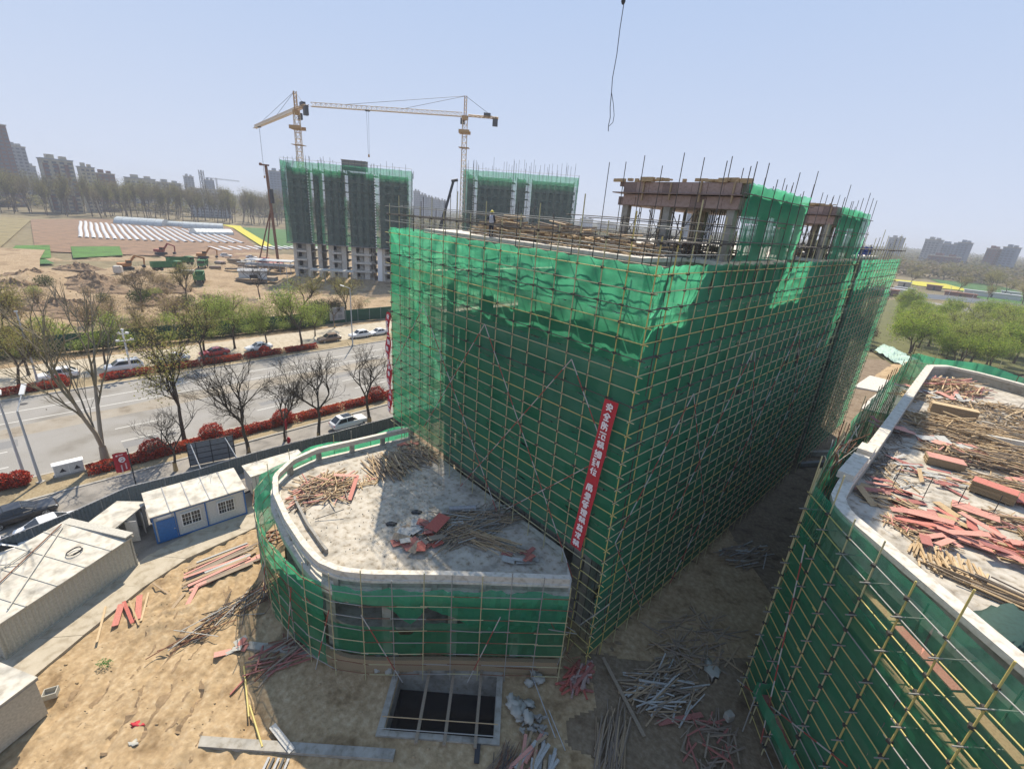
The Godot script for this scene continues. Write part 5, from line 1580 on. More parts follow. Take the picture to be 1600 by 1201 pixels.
	m = MB.new(); m.box(Transform3D(Basis(Vector3.UP, 1.9), Vector3(1.18, 1.0, 0.36)), Vector3(0.75, 1.9, 0.04)); var dd := obj("door", m, M.white_metal, o); dd.set_meta("label", "white shed door standing open")
	m = MB.new(); m.box(Transform3D(Basis(Vector3.UP, 0.9), Vector3(2.4, 1.0, 0.25)), Vector3(0.7, 1.9, 0.04)); obj("door", m, M.white_metal, o)
	# white trailer cabin by the annex
	o = thing("trailer_cabin", "white box trailer on small wheels between the fence and the annex", "trailer", Vector3(-23.0, 0.1, -35.3), 0.82)
	m = MB.new(); m.span(0, 0.5, -2.3, 5.0, 2.6, 0); obj("wall", m, M.white_metal, o)
	m = MB.new(); m.span(-0.1, 2.6, -2.4, 5.1, 2.72, 0.1); obj("roof", m, M.roof_cream, o)
	for e in [[0.6, 0.05], [4.3, 0.05], [0.6, -2.35], [4.3, -2.35]]:
		m = MB.new(); m.rod(Vector3(e[0], 0.33, e[1] - 0.1), Vector3(e[0], 0.33, e[1] + 0.1), 0.33, 12); obj("wheel", m, M.tyre, o)
	m = MB.new(); m.beam(Vector3(0, 0.55, -1.15), Vector3(-1.3, 0.4, -1.15), 0.12, 0.12); obj("tow_bar", m, M.black_iron, o)
	m = MB.new(); m.span(0.3, 0.6, 0.0, 0.34, 2.5, 0.02); m.span(2.4, 0.6, 0.0, 2.44, 2.5, 0.02); obj("seam", m, M.fence_blue, o)
	# pale cabin cut by the lower left edge
	o = thing("cabin", "pale flat-roofed cabin cut off at the lower left edge", "cabin", Vector3(-23.8, 0.05, -14.2), 1.34)
	m = MB.new(); m.span(-3.0, 0.0, -3.0, 1.9, 2.55, 0); obj("wall", m, M.cream_metal, o)
	m = MB.new(); m.span(-3.1, 2.55, -3.1, 2.0, 2.64, 0.1); obj("roof", m, M.roof_cream, o)
	m = MB.new(); m.span(-3.1, 2.43, 0.0, 2.0, 2.549, 0.08); obj("eaves_strip", m, M.steel_grey, o)
	# blue-grey site fence: a thing with a part for every panel and post
	var f := thing("fence", "blue-grey corrugated sheet fence along the side lane", "fence")
	var fl := [Vector2(-36.6, -25.5), Vector2(-34.4, -29.6), Vector2(-33.0, -33.4), Vector2(-29.1, -37.0), Vector2(-25.8, -40.9), Vector2(-21.0, -45.4), Vector2(-15.1, -51.3), Vector2(-7.0, -60.2)]
	for i in fl.size() - 1:
		var a: Vector2 = fl[i]; var b: Vector2 = fl[i + 1]
		var n := int((b - a).length() / 2.0)
		for k in n:
			var p := a.lerp(b, float(k) / n); var q := a.lerp(b, float(k + 1) / n)
			m = MB.new(); corrugated(m, Vector3(p.x, 0, p.y), Vector3(q.x, 0, q.y), 0.05, 1.92, 0.24, 0.05); obj("panel", m, M.fence_blue, f)
			bar("post", Vector3(p.x, 0, p.y), Vector3(p.x, 1.98, p.y), 0.04, M.steel_grey, f)
		m = MB.new(); m.beam(Vector3(a.x, 1.96, a.y), Vector3(b.x, 1.96, b.y), 0.09, 0.06); obj("top_rail", m, M.steel_grey, f)

# ---------------------------------------------------------------- lamps, cabinet, flags, board, hedges, hoarding
func lamp(called: String, label: String, at: Vector3, h: float, arm: Vector3, group: String) -> void:
	var o := thing(called, label, "lamp post", at, 0.0, group)
	var m := MB.new(); m.tube(Vector3.ZERO, Vector3(0, h, 0), 0.13, 0.075, 10); obj("pole", m, M.galv, o)
	m = MB.new(); m.tube(Vector3(0, h - 0.05, 0), Vector3(0, h, 0) + arm * 0.75, 0.06, 0.05, 8); obj("arm", m, M.galv, o)
	m = MB.new(); m.beam(Vector3(0, h, 0) + arm * 0.6, Vector3(0, h, 0) + arm, 0.34, 0.14); obj("lamp_head", m, M.white_plain, o)
	m = MB.new(); m.cb(0, 0.06, 0, 0.5, 0.12, 0.5); obj("foot", m, M.concrete, o)

func roadside() -> void:
	lamp("street_lamp", "nearer pale street lamp with a short slanted head beside the red shrub", Vector3(-43.3, 0.1, -35.6), 7.3, Vector3(-1.3, 1.6, -2.3), "street lamps")
	lamp("street_lamp", "plain pale lamp pole cut by the left edge of the photo", Vector3(-45.9, 0.1, -36.6), 7.6, Vector3(-1.2, 0.5, -1.2), "street lamps")
	lamp("street_lamp", "far-side street lamp behind the parked white estate car", Vector3(-65.0, 0.1, -57.0), 10.2, Vector3(1.2, 0.35, 1.1), "street lamps")
	lamp("street_lamp", "far-side street lamp by the white hatchback near the tall scaffold", Vector3(-32.3, 0.1, -87.0), 11.3, Vector3(-1.7, 0.5, 0.4), "street lamps")
	lamp("street_lamp", "concrete pole with a lamp before the netted tower", Vector3(-63.0, 0, -124.0), 9.5, Vector3(0.9, 0.3, 0.5), "street lamps")
	# camera mast
	var o := thing("camera_mast", "white camera mast with cross-arms on the far verge", "mast", Vector3(-57.3, 0.1, -63.4), 0.836)
	var m := MB.new(); m.tube(Vector3.ZERO, Vector3(0, 6.6, 0), 0.16, 0.11, 10); obj("pole", m, M.white_plain, o)
	m = MB.new(); m.rod(Vector3(-0.9, 5.2, 0), Vector3(1.0, 5.2, 0), 0.06); m.rod(Vector3(-0.6, 6.2, 0), Vector3(0.6, 6.2, 0), 0.05); obj("cross_arm", m, M.white_plain, o)
	for e in [[-0.8, 5.35], [0.8, 5.35], [-0.5, 6.4], [0.45, 6.35], [0.0, 6.85]]:
		m = MB.new(); m.cbox(Transform3D(Basis(Vector3.UP, e[0]), Vector3(e[0], e[1], 0.15)), Vector3(0.3, 0.28, 0.55), 0.05); obj("camera_housing", m, M.white_plain, o)
	# utility cabinet
	o = thing("utility_cabinet", "white double utility cabinet on a plinth beside the lane", "cabinet", Vector3(-42.1, 0.1, -37.3), 0.836)
	m = MB.new(); m.cb(0, 0.1, 0, 2.3, 0.2, 0.8); obj("plinth", m, M.concrete, o)
	m = MB.new(); m.cbox(Transform3D(Basis(), Vector3(0, 0.75, 0)), Vector3(2.1, 1.1, 0.65), 0.03); obj("body", m, M.white_plain, o)
	m = MB.new(); m.cbox(Transform3D(Basis(), Vector3(0, 1.33, 0)), Vector3(2.25, 0.1, 0.8), 0.03); obj("cap", m, M.white_plain, o)
	for k in 2:
		m = MB.new(); m.span(-1.0 + 1.02 * k, 0.25, 0.325, -0.02 + 1.02 * k, 1.22, 0.345)
		var d := obj("door", m, M.white_metal, o)
		m = MB.new(); m.tri(Vector3(-0.7 + 1.02 * k, 0.55, 0.352), Vector3(-0.45 + 1.02 * k, 0.95, 0.352), Vector3(-0.2 + 1.02 * k, 0.55, 0.352)); put("warning_triangle", m.mesh(), M.black_iron, d)
	# flag banner on a pole
	o = thing("flag_banner", "red street flag with pale print on a dark pole by the lane", "flag", Vector3(-35.1, 0.05, -36.5), 0.836)
	m = MB.new(); m.tube(Vector3.ZERO, Vector3(0, 3.8, 0), 0.05, 0.04, 8); m.blob(Vector3(0, 3.85, 0), Vector3(0.07, 0.07, 0.07), noise, 0.0, 8); obj("pole", m, M.black_iron, o)
	m = MB.new()
	for i in 8:
		for j in 10:
			var q := func(a: int, b: int) -> Vector3: return Vector3(-0.08 - 1.05 * a / 8.0, 3.62 - 2.0 * b / 10.0 + 0.06 * a / 8.0, 0.07 * sin(a * 0.9 + b * 0.35))
			m.quad(q.call(i + 1, j + 1), q.call(i + 1, j), q.call(i, j), q.call(i, j + 1))
	obj("flag_cloth", m, M.banner_red, o)
	m = MB.new()
	for k in 10:
		var a := TAU * k / 10.0
		m.beam(Vector3(-0.55 + 0.2 * cos(a), 2.95 + 0.24 * sin(a), 0.10), Vector3(-0.55 + 0.2 * cos(a + 0.63), 2.95 + 0.24 * sin(a + 0.63), 0.10), 0.01, 0.1, Vector3(cos(a), sin(a), 0))
	for k in 5: m.beam(Vector3(-0.68 + 0.06 * k, 2.82 + 0.05 * k, 0.10), Vector3(-0.58 + 0.07 * k, 3.1 - 0.06 * k, 0.10), 0.01, 0.06, Vector3(1, 0.2, 0))
	m.cb(-0.85, 3.42, 0.1, 0.14, 0.12, 0.01); m.cb(-0.55, 3.44, 0.1, 0.3, 0.05, 0.01)
	for c in 2:
		for r in 6 - c:
			m.cb(-0.68 + 0.32 * c, 2.5 - 0.13 * r - 0.1 * (1 - c), 0.1, 0.11, 0.025, 0.01); m.cb(-0.68 + 0.32 * c, 2.45 - 0.13 * r - 0.1 * (1 - c), 0.1, 0.13, 0.02, 0.01); m.cb(-0.68 + 0.32 * c, 2.475 - 0.13 * r - 0.1 * (1 - c), 0.1, 0.025, 0.09, 0.011)
	obj("print", m, M.lettering, o)
	o = thing("small_flag", "small folded red flag on a thin post in the side lane", "flag", Vector3(-25.4, 0.05, -46.4), 0.836)
	bar("pole", Vector3.ZERO, Vector3(0, 3.4, 0), 0.04, M.black_iron, o)
	m = MB.new(); m.blob(Vector3(0.02, 2.5, 0), Vector3(0.14, 0.75, 0.1), noise, 0.5, 10); obj("flag_cloth", m, M.banner_red, o)
	o = thing("small_flag", "tiny furled red flag near the lower end of its post", "flag", Vector3(-25.2, 0.05, -46.2), 0.836)
	m = MB.new(); m.blob(Vector3(0.05, 0.55, 0), Vector3(0.22, 0.42, 0.16), noise, 0.4, 10); obj("flag_cloth", m, M.banner_red, o)
	# back of a billboard
	o = thing("billboard", "dark grey back of a propped billboard frame behind the fence", "billboard", Vector3(-32.35, 0.05, -40.1), 0.665)
	for i in 3:
		for j in 4:
			var xs := [0.0, 0.75, 2.0, 4.05]
			m = MB.new(); m.span(xs[i] + 0.03, 0.18 + 0.62 * j, -0.02, xs[i + 1] - 0.03, 0.18 + 0.62 * (j + 1) - 0.045, 0.0); obj("panel", m, M.board_back, o)
	m = MB.new()
	for x in [0.0, 0.75, 2.0, 3.5, 4.05]: m.span(x - 0.04, 0.0, -0.05, x + 0.04, 2.7, 0.03)
	for j in 5: m.span(0, 0.14 + 0.62 * j, -0.05, 4.05, 0.2 + 0.62 * j, 0.032)
	obj("frame", m, M.black_iron, o)
	bar("strut", Vector3(0.35, 2.6, 0.05), Vector3(0.9, 0.0, 2.0), 0.045, M.white_plain, o)
	bar("strut", Vector3(3.35, 2.6, 0.05), Vector3(4.3, 0.0, 2.1), 0.045, M.white_plain, o)
	# red hedges
	var hv := []
	for k in 3: hv.append(hedge_mesh(6.0, 1.5, 0.95, 100 + k, 0))
	var core := MB.new(); core.blob(Vector3(0, 0.4, 0), Vector3(2.95, 0.42, 0.62), noise, 0.2, 12)
	var cm := core.mesh()
	var spots := [[3.6, 55.2, 0], [7.6, 55.3, 2], [12.0, 55.2, 0], [17.5, 55.3, 1], [23.6, 55.2, 2], [29.8, 55.2, 1], [36.0, 55.2, 0]]
	var lb := ["red hedge length at the foot of the forked tree, left of the street flag", "red hedge length just right of the street flag", "red hedge length right of the billboard's top corner", "red hedge length beside the small folded flag", "red hedge length behind the white car in the side lane", "red hedge length nearest the tall scaffold on the near verge", "last red hedge length seen through the scaffold's road end"]
	for k in spots.size():
		hedge("red_hedge", lb[k], rd(spots[k][0], spots[k][1], 0.12), hv[spots[k][2]], cm, "red hedges along the near verge")
	var fs := [[-16.0, 84.2], [-7.0, 84.1], [-1.0, 84.3], [8.0, 84.2], [14.2, 84.2], [20.5, 84.3], [27.0, 84.2], [33.5, 84.2]]
	var fl := ["far red hedge length at the left edge of the road", "far red hedge length before the white estate car", "far red hedge length before the white people carrier", "far red hedge length right of the camera mast", "far red hedge length before the red car", "far red hedge length beneath the leafy green trees", "far red hedge length left of the brown car", "far dark hedge length right of the last lamp"]
	for k in fs.size():
		hedge("red_hedge", fl[k], rd(fs[k][0], fs[k][1], 0.12), hv[k % 3], cm, "red hedges along the far verge")
	var bm := [hedge_mesh(2.4, 2.2, 2.0, 7, 1), hedge_mesh(1.7, 1.7, 1.5, 8, 1)]
	var bc := MB.new(); bc.blob(Vector3(0, 0.85, 0), Vector3(0.95, 0.8, 0.9), noise, 0.2, 12)
	var bcm := bc.mesh()
	for e in [[5.9, 55.4, 0, "large round red shrub just right of the street flag"], [19.0, 55.2, 0, "round dark red shrub by the small folded flag"], [11.4, 55.9, 0, "round red shrub peeping above the billboard"], [32.2, 55.4, 0, "dark maroon round shrub beside the tall scaffold"], [-3.9, 56.4, 1, "low red shrub at the foot of the near street lamp"], [-5.0, 56.6, 1, "small maroon shrub left of the near street lamp"], [0.9, 85.0, 1, "dark red ball shrub in front of the white estate car"], [27.5, 85.2, 1, "small red shrub between the brown and white cars"]]:
		hedge("red_shrub", e[3], rd(e[0], e[1], 0.12), bm[e[2]], bcm, "round red shrubs", 0.85 if e[2] == 0 else 0.6)
	# green hoarding round the far works
	o = thing("hoarding", "dark green hoarding of the works field beyond the road", "hoarding")
	var hp := []
	for s in range(-24, 66, 3): hp.append(rd2(s, 103.0 - 0.05 * s))
	for i in hp.size() - 1:
		m = MB.new(); m.beam(Vector3(hp[i].x, 1.5, hp[i].y), Vector3(hp[i + 1].x, 1.5, hp[i + 1].y), 0.08, 2.9); obj("panel", m, M.hoarding, o)
		bar("post", Vector3(hp[i].x, 0, hp[i].y), Vector3(hp[i].x, 3.1, hp[i].y), 0.07, M.steel_grey, o)
	m = MB.new()
	var rt := Vector3(0.67, 0, -0.742)
	var ho := rd(42.5, 100.6, 2.7)
	glyph_into(m, "城", ho, rt, Vector3.UP, 1.8, 1.9, 0.2)
	obj("character", m, M.lettering, o)
	o = thing("notice_board", "pale notice board with dark pictures on the green hoarding", "notice board", rd(47.0, 100.2, 0.0), 0.836)
	m = MB.new(); m.span(0, 0.9, 0, 3.6, 3.9, 0.08); obj("board", m, M.steel_grey, o)
	for i in 2:
		for j in 2:
			m = MB.new(); m.span(0.5 + 1.5 * i, 1.3 + 1.25 * j, 0.08, 1.5 + 1.5 * i, 2.2 + 1.25 * j, 0.1); obj("picture", m, M.board_back, o)

func hedge_mesh(l: float, w: float, h: float, seed_: int, ball: int) -> ArrayMesh:
	var r := RandomNumberGenerator.new(); r.seed = seed_
	var f := FastNoiseLite.new(); f.seed = seed_; f.frequency = 0.6
	var m := MB.new(); m.use_c = true
	var n := 2600 if ball else 3800
	for i in n:
		var p: Vector3
		if ball:
			var d := Vector3(r.randfn(), r.randfn(), r.randfn()).normalized()
			p = Vector3(0, h * 0.5, 0) + d * Vector3(l / 2, h / 2, w / 2) * r.randf_range(0.78, 1.03) * (1.0 + 0.25 * f.get_noise_3dv(d * 3.0))
			if p.y < 0.02: continue
		else:
			var x := r.randf_range(-l / 2, l / 2)
			var a := r.randf_range(-0.2, PI + 0.2)
			var s := r.randf_range(0.8, 1.04) * (1.0 + 0.35 * f.get_noise_2d(x * 1.6, a * 1.5))
			p = Vector3(x, maxf(0.05, 0.25 + (h - 0.25) * sin(a) * s), w / 2 * cos(a) * s)
		var t := r.randf()
		m.tint = Color(0.26, 0.02, 0.015).lerp(Color(0.60, 0.085, 0.035), t) if r.randf() > 0.16 else (Color(0.10, 0.015, 0.012) if r.randf() < 0.6 else Color(0.10, 0.085, 0.03))
		if f.get_noise_2d(p.x * 0.8, 3.0) > 0.12 and not ball: m.tint = m.tint.lerp(Color(0.52, 0.12, 0.035), 0.55)
		leaf(m, p, r, r.randf_range(0.05, 0.1))
	return m.mesh()

func leaf(m: MB, p: Vector3, r: RandomNumberGenerator, s: float) -> void:
	var a := Vector3(r.randfn(), r.randfn() * 0.7, r.randfn()).normalized() * s
	var b := a.cross(Vector3(r.randfn(), r.randfn(), r.randfn())).normalized() * s * 0.6
	m.quad(p - a, p - b, p + a, p + b)

func hedge(called: String, label: String, at: Vector3, leaves: Mesh, core: Mesh, group: String, cs := 1.0) -> void:
	var o := thing(called, label, "hedge" if called == "red_hedge" else "shrub", at, 0.836, group)
	put("foliage", leaves, M.leafred, o)
	put("stems", core, M.bark, o).scale = Vector3.ONE * cs

# ---------------------------------------------------------------- vehicles
func car_meshes(kind: String) -> Dictionary:
	# local: x forward, y up; lower body and cabin lofted from stations [x, y_bottom, y_top, half width]
	var st := []; var cab := []
	if kind == "sedan":
		st = [[2.25, 0.42, 0.60, 0.62], [2.12, 0.25, 0.72, 0.80], [1.5, 0.22, 0.84, 0.89], [0.9, 0.20, 0.92, 0.90], [-0.9, 0.20, 0.95, 0.90], [-1.7, 0.22, 0.96, 0.89], [-2.15, 0.28, 0.92, 0.82], [-2.28, 0.42, 0.80, 0.70]]
		cab = [[0.95, 0.90, 0.74], [0.15, 1.40, 0.62], [-0.8, 1.43, 0.61], [-1.65, 0.96, 0.72]]
	elif kind == "suv":
		st = [[2.25, 0.45, 0.72, 0.66], [2.12, 0.30, 0.92, 0.84], [1.4, 0.28, 1.02, 0.92], [0.9, 0.26, 1.06, 0.93], [-0.9, 0.26, 1.08, 0.93], [-1.7, 0.28, 1.08, 0.92], [-2.15, 0.32, 1.04, 0.87], [-2.25, 0.45, 0.95, 0.78]]
		cab = [[1.0, 1.04, 0.78], [0.25, 1.62, 0.66], [-1.35, 1.64, 0.65], [-2.1, 1.06, 0.76]]
	else:
		st = [[2.35, 0.45, 0.78, 0.70], [2.2, 0.30, 0.95, 0.86], [1.6, 0.28, 1.05, 0.92], [1.0, 0.26, 1.08, 0.93], [-0.9, 0.26, 1.08, 0.93], [-1.8, 0.28, 1.08, 0.92], [-2.25, 0.32, 1.06, 0.88], [-2.32, 0.45, 1.0, 0.82]]
		cab = [[1.45, 1.04, 0.78], [0.6, 1.66, 0.70], [-1.8, 1.70, 0.69], [-2.28, 1.06, 0.80]]
	var b := MB.new()
	var ring := func(s: Array) -> Array:
		var hy := float(s[2]) - float(s[1])
		var out := []
		for e in [[-0.82, 0.0], [-1.0, 0.22], [-1.0, 0.68], [-0.93, 0.88], [-0.78, 1.0], [0.78, 1.0], [0.93, 0.88], [1.0, 0.68], [1.0, 0.22], [0.82, 0.0]]:
			out.append(Vector3(s[0], float(s[1]) + hy * e[1], float(s[3]) * e[0]))
		return out
	for i in st.size() - 1:
		var A: Array = ring.call(st[i]); var B: Array = ring.call(st[i + 1])
		for k in 10:
			var l := (k + 1) % 10
			b.quad(A[k], B[k], B[l], A[l])
	for e in [0, st.size() - 1]:
		var A: Array = ring.call(st[e])
		for k in range(1, 9):
			if e == 0: b.tri(A[0], A[k], A[k + 1])
			else: b.tri(A[0], A[k + 1], A[k])
	# cabin: roof and pillars in paint, glass set on it
	var g := MB.new()
	for i in cab.size() - 1:
		var p: Array = cab[i]; var q: Array = cab[i + 1]
		var y0 := 0.9 if kind == "sedan" else 1.03
		var pl := Vector3(p[0], p[1], -p[2]); var pr := Vector3(p[0], p[1], p[2]); var ql := Vector3(q[0], q[1], -q[2]); var qr := Vector3(q[0], q[1], q[2])
		b.quad(pl, ql, qr, pr)
		var wb := 0.80 if kind == "sedan" else 0.84
		var plb := Vector3(p[0], y0, -wb); var qlb := Vector3(q[0], y0, -wb); var prb := Vector3(p[0], y0, wb); var qrb := Vector3(q[0], y0, wb)
		b.quad(plb, qlb, ql, pl); b.quad(prb, pr, qr, qrb)
		if i != 1:
			var up := Vector3(0.0, 0.012, 0) + (Vector3(0.012, 0, 0) if i == 0 else Vector3(-0.012, 0, 0))
			g.quad(pl.lerp(pr, 0.07).lerp(ql, 0.06) + up, ql.lerp(qr, 0.07) .lerp(pl, 0.08) + up, qr.lerp(ql, 0.07).lerp(pr, 0.08) + up, pr.lerp(pl, 0.07).lerp(qr, 0.06) + up)
	for s in [-1.0, 1.0]:
		var y0 := 0.97 if kind == "sedan" else 1.1
		var yt: float = float(cab[1][1]) - 0.09
		var wb := 0.80 if kind == "sedan" else 0.84
		var zt: float = float(cab[1][2]) + 0.03
		var xs := [float(cab[0][0]) - 0.16, float(cab[1][0]) - 0.05, float(cab[2][0]) + 0.02, float(cab[3][0]) + 0.22]
		var mid: float = (xs[1] + xs[2]) / 2
		for h in 2:
			var x0: float = xs[0] if h == 0 else mid - 0.04
			var x1: float = xs[1] if h == 0 else mid - 0.04
			var x2: float = mid + 0.04 if h == 0 else xs[2]
			var x3: float = mid + 0.04 if h == 0 else xs[3]
			var a := Vector3(x0, y0, s * (wb + 0.012)); var bb := Vector3(x1, yt, s * (zt + 0.012)); var c := Vector3(x2, yt, s * (zt + 0.012)); var d := Vector3(x3, y0, s * (wb + 0.012))
			if s > 0: g.quad(a, bb, c, d)
			else: g.quad(d, c, bb, a)
	var tyre := MB.new(); tyre.rod(Vector3(0, 0, -0.11), Vector3(0, 0, 0.11), 0.33, 16)
	var rim := MB.new()
	for k in 5:
		var a := TAU * k / 5
		rim.beam(Vector3(0, 0, 0.115), Vector3(cos(a) * 0.21, sin(a) * 0.21, 0.115), 0.06, 0.02, Vector3.BACK)
		rim.beam(Vector3(0, 0, -0.115), Vector3(cos(a) * 0.21, sin(a) * 0.21, -0.115), 0.06, 0.02, Vector3.BACK)
	for k in 14:
		var a := TAU * k / 14; var c := TAU * (k + 1) / 14
		for z in [-0.115, 0.115]: rim.beam(Vector3(cos(a), sin(a), 0) * 0.21 + Vector3(0, 0, z), Vector3(cos(c), sin(c), 0) * 0.21 + Vector3(0, 0, z), 0.03, 0.02, Vector3.BACK)
	var hl := MB.new(); hl.cbox(Transform3D(), Vector3(0.16, 0.14, 0.36), 0.03)
	return {"body": b.mesh(), "glass": g.mesh(), "tyre": tyre.mesh(), "rim": rim.mesh(), "light": hl.mesh(), "belt": st[1][2]}

var cars := {}
func car(called: String, label: String, kind: String, paint: Material, at: Vector3, yaw: float, group: String, roof_glass := false) -> void:
	if not cars.has(kind): cars[kind] = car_meshes(kind)
	var c: Dictionary = cars[kind]
	var o := thing(called, label, "car", at, yaw, group)
	put("body", c.body, paint, o)
	put("window", c.glass, M.glass_dark, o)
	for e in [[1.38, -0.80], [1.38, 0.80], [-1.35, -0.80], [-1.35, 0.80]]:
		var w := put("wheel", c.tyre, M.tyre, o); w.position = Vector3(e[0], 0.33, e[1])
		put("rim", c.rim, M.rim, w)
	for s in [-1.0, 1.0]:
		var h := put("headlight", c.light, M.lamp_clear, o); h.position = Vector3(2.1, float(c.belt) - 0.12, s * 0.6)
		var t := put("tail_light", c.light, M.lamp_red, o); t.position = Vector3(-2.2, float(c.belt) - 0.06, s * 0.62)
		var m := MB.new(); m.cbox(Transform3D(Basis(), Vector3(0.72, float(c.belt) + 0.13, s * 0.98)), Vector3(0.12, 0.13, 0.2), 0.03); obj("wing_mirror", m, paint, o)
	if roof_glass:
		var m := MB.new(); m.span(-0.9, 1.655, -0.5, 0.2, 1.668, 0.5); obj("sunroof", m, M.glass_dark, o)
	var p := MB.new(); p.span(-2.33, 0.5, -0.22, -2.3, 0.62, 0.22); obj("number_plate", p, M.white_plain, o)

func truck(called: String, label: String, at: Vector3, yaw: float, group: String) -> void:
	var o := thing(called, label, "truck", at, yaw, group)
	var m := MB.new(); m.span(-4.2, 0.75, -0.5, 3.9, 1.05, 0.5); obj("chassis", m, M.black_iron, o)
	m = MB.new(); m.cbox(Transform3D(Basis(), Vector3(3.3, 1.95, 0)), Vector3(1.9, 2.1, 2.4), 0.15); var cabp := obj("cab", m, M.truck_green, o)
	m = MB.new(); m.span(4.24, 1.9, -1.0, 4.27, 2.75, 1.0); put("windscreen", m.mesh(), M.glass_dark, cabp)
	for s in [-1.0, 1.0]:
		m = MB.new(); m.span(2.7, 1.95, s * 1.19, 3.8, 2.6, s * 1.215); put("side_window", m.mesh(), M.glass_dark, cabp)
		m = MB.new(); m.cbox(Transform3D(Basis(), Vector3(4.26, 1.15, s * 0.85)), Vector3(0.08, 0.22, 0.35), 0.02); put("headlight", m.mesh(), M.lamp_clear, cabp)
	m = MB.new()
	m.span(-4.3, 1.15, -1.25, 2.2, 1.3, 1.25); m.span(-4.3, 1.3, -1.25, 2.2, 2.75, -1.17); m.span(-4.3, 1.3, 1.17, 2.2, 2.75, 1.25); m.span(2.1, 1.3, -1.17, 2.2, 3.0, 1.17); m.span(-4.3, 1.3, -1.17, -4.2, 2.6, 1.17)
	for k in 7: m.span(-4.1 + 1.0 * k, 1.3, 1.25, -4.0 + 1.0 * k, 2.75, 1.33); 
	for k in 7: m.span(-4.1 + 1.0 * k, 1.3, -1.33, -4.0 + 1.0 * k, 2.75, -1.25)
	m.span(-4.3, 2.7, 1.25, 2.2, 2.82, 1.34); m.span(-4.3, 2.7, -1.34, 2.2, 2.82, -1.25)
	obj("tipper_body", m, M.truck_green, o)
	for x in [3.2, -2.0, -3.4]:
		for s in [-1.0, 1.0]:
			m = MB.new(); m.rod(Vector3(x, 0.52, s * 1.05 - 0.17), Vector3(x, 0.52, s * 1.05 + 0.17), 0.52, 14); var w := obj("wheel", m, M.tyre, o)
			m = MB.new(); m.rod(Vector3(x, 0.52, s * 1.05 - 0.18), Vector3(x, 0.52, s * 1.05 + 0.18), 0.24, 10); put("hub", m.mesh(), M.truck_dark, w)

func digger(called: String, label: String, at: Vector3, yaw: float, paint: Material, reach: float) -> void:
	var o := thing(called, label, "excavator", at, yaw, "excavators in the works field")
	for s in [-1.0, 1.0]:
		var m := MB.new(); m.cbox(Transform3D(Basis(), Vector3(0, 0.45, s * 1.1)), Vector3(4.0, 0.9, 0.55), 0.25); obj("track", m, M.black_iron, o)
	var m := MB.new(); m.cbox(Transform3D(Basis(), Vector3(-0.5, 1.6, 0)), Vector3(3.4, 1.1, 2.5), 0.15); obj("house", m, paint, o)
	m = MB.new(); m.cbox(Transform3D(Basis(), Vector3(0.7, 2.3, 0.75)), Vector3(1.5, 1.6, 1.0), 0.12); obj("cab", m, paint, o)
	m = MB.new(); m.span(0.0, 2.15, 1.24, 1.35, 2.95, 1.27); m.span(1.44, 2.0, 0.35, 1.47, 2.95, 1.15); obj("cab_window", m, M.glass_dark, o)
	m = MB.new(); m.beam(Vector3(1.0, 1.9, -0.2), Vector3(2.8, 4.6 + reach, -0.2), 0.4, 0.6); m.beam(Vector3(2.7, 4.6 + reach, -0.2), Vector3(5.2, 3.6 + reach * 0.5, -0.2), 0.38, 0.5); obj("boom", m, paint, o)
	m = MB.new(); m.beam(Vector3(5.2, 3.8 + reach * 0.5, -0.2), Vector3(5.0, 1.2, -0.2), 0.32, 0.4); obj("stick", m, paint, o)
	m = MB.new(); m.cbox(Transform3D(Basis(Vector3.BACK, 0.4), Vector3(4.8, 0.8, -0.2)), Vector3(1.0, 0.9, 1.2), 0.15); obj("bucket", m, M.black_iron, o)

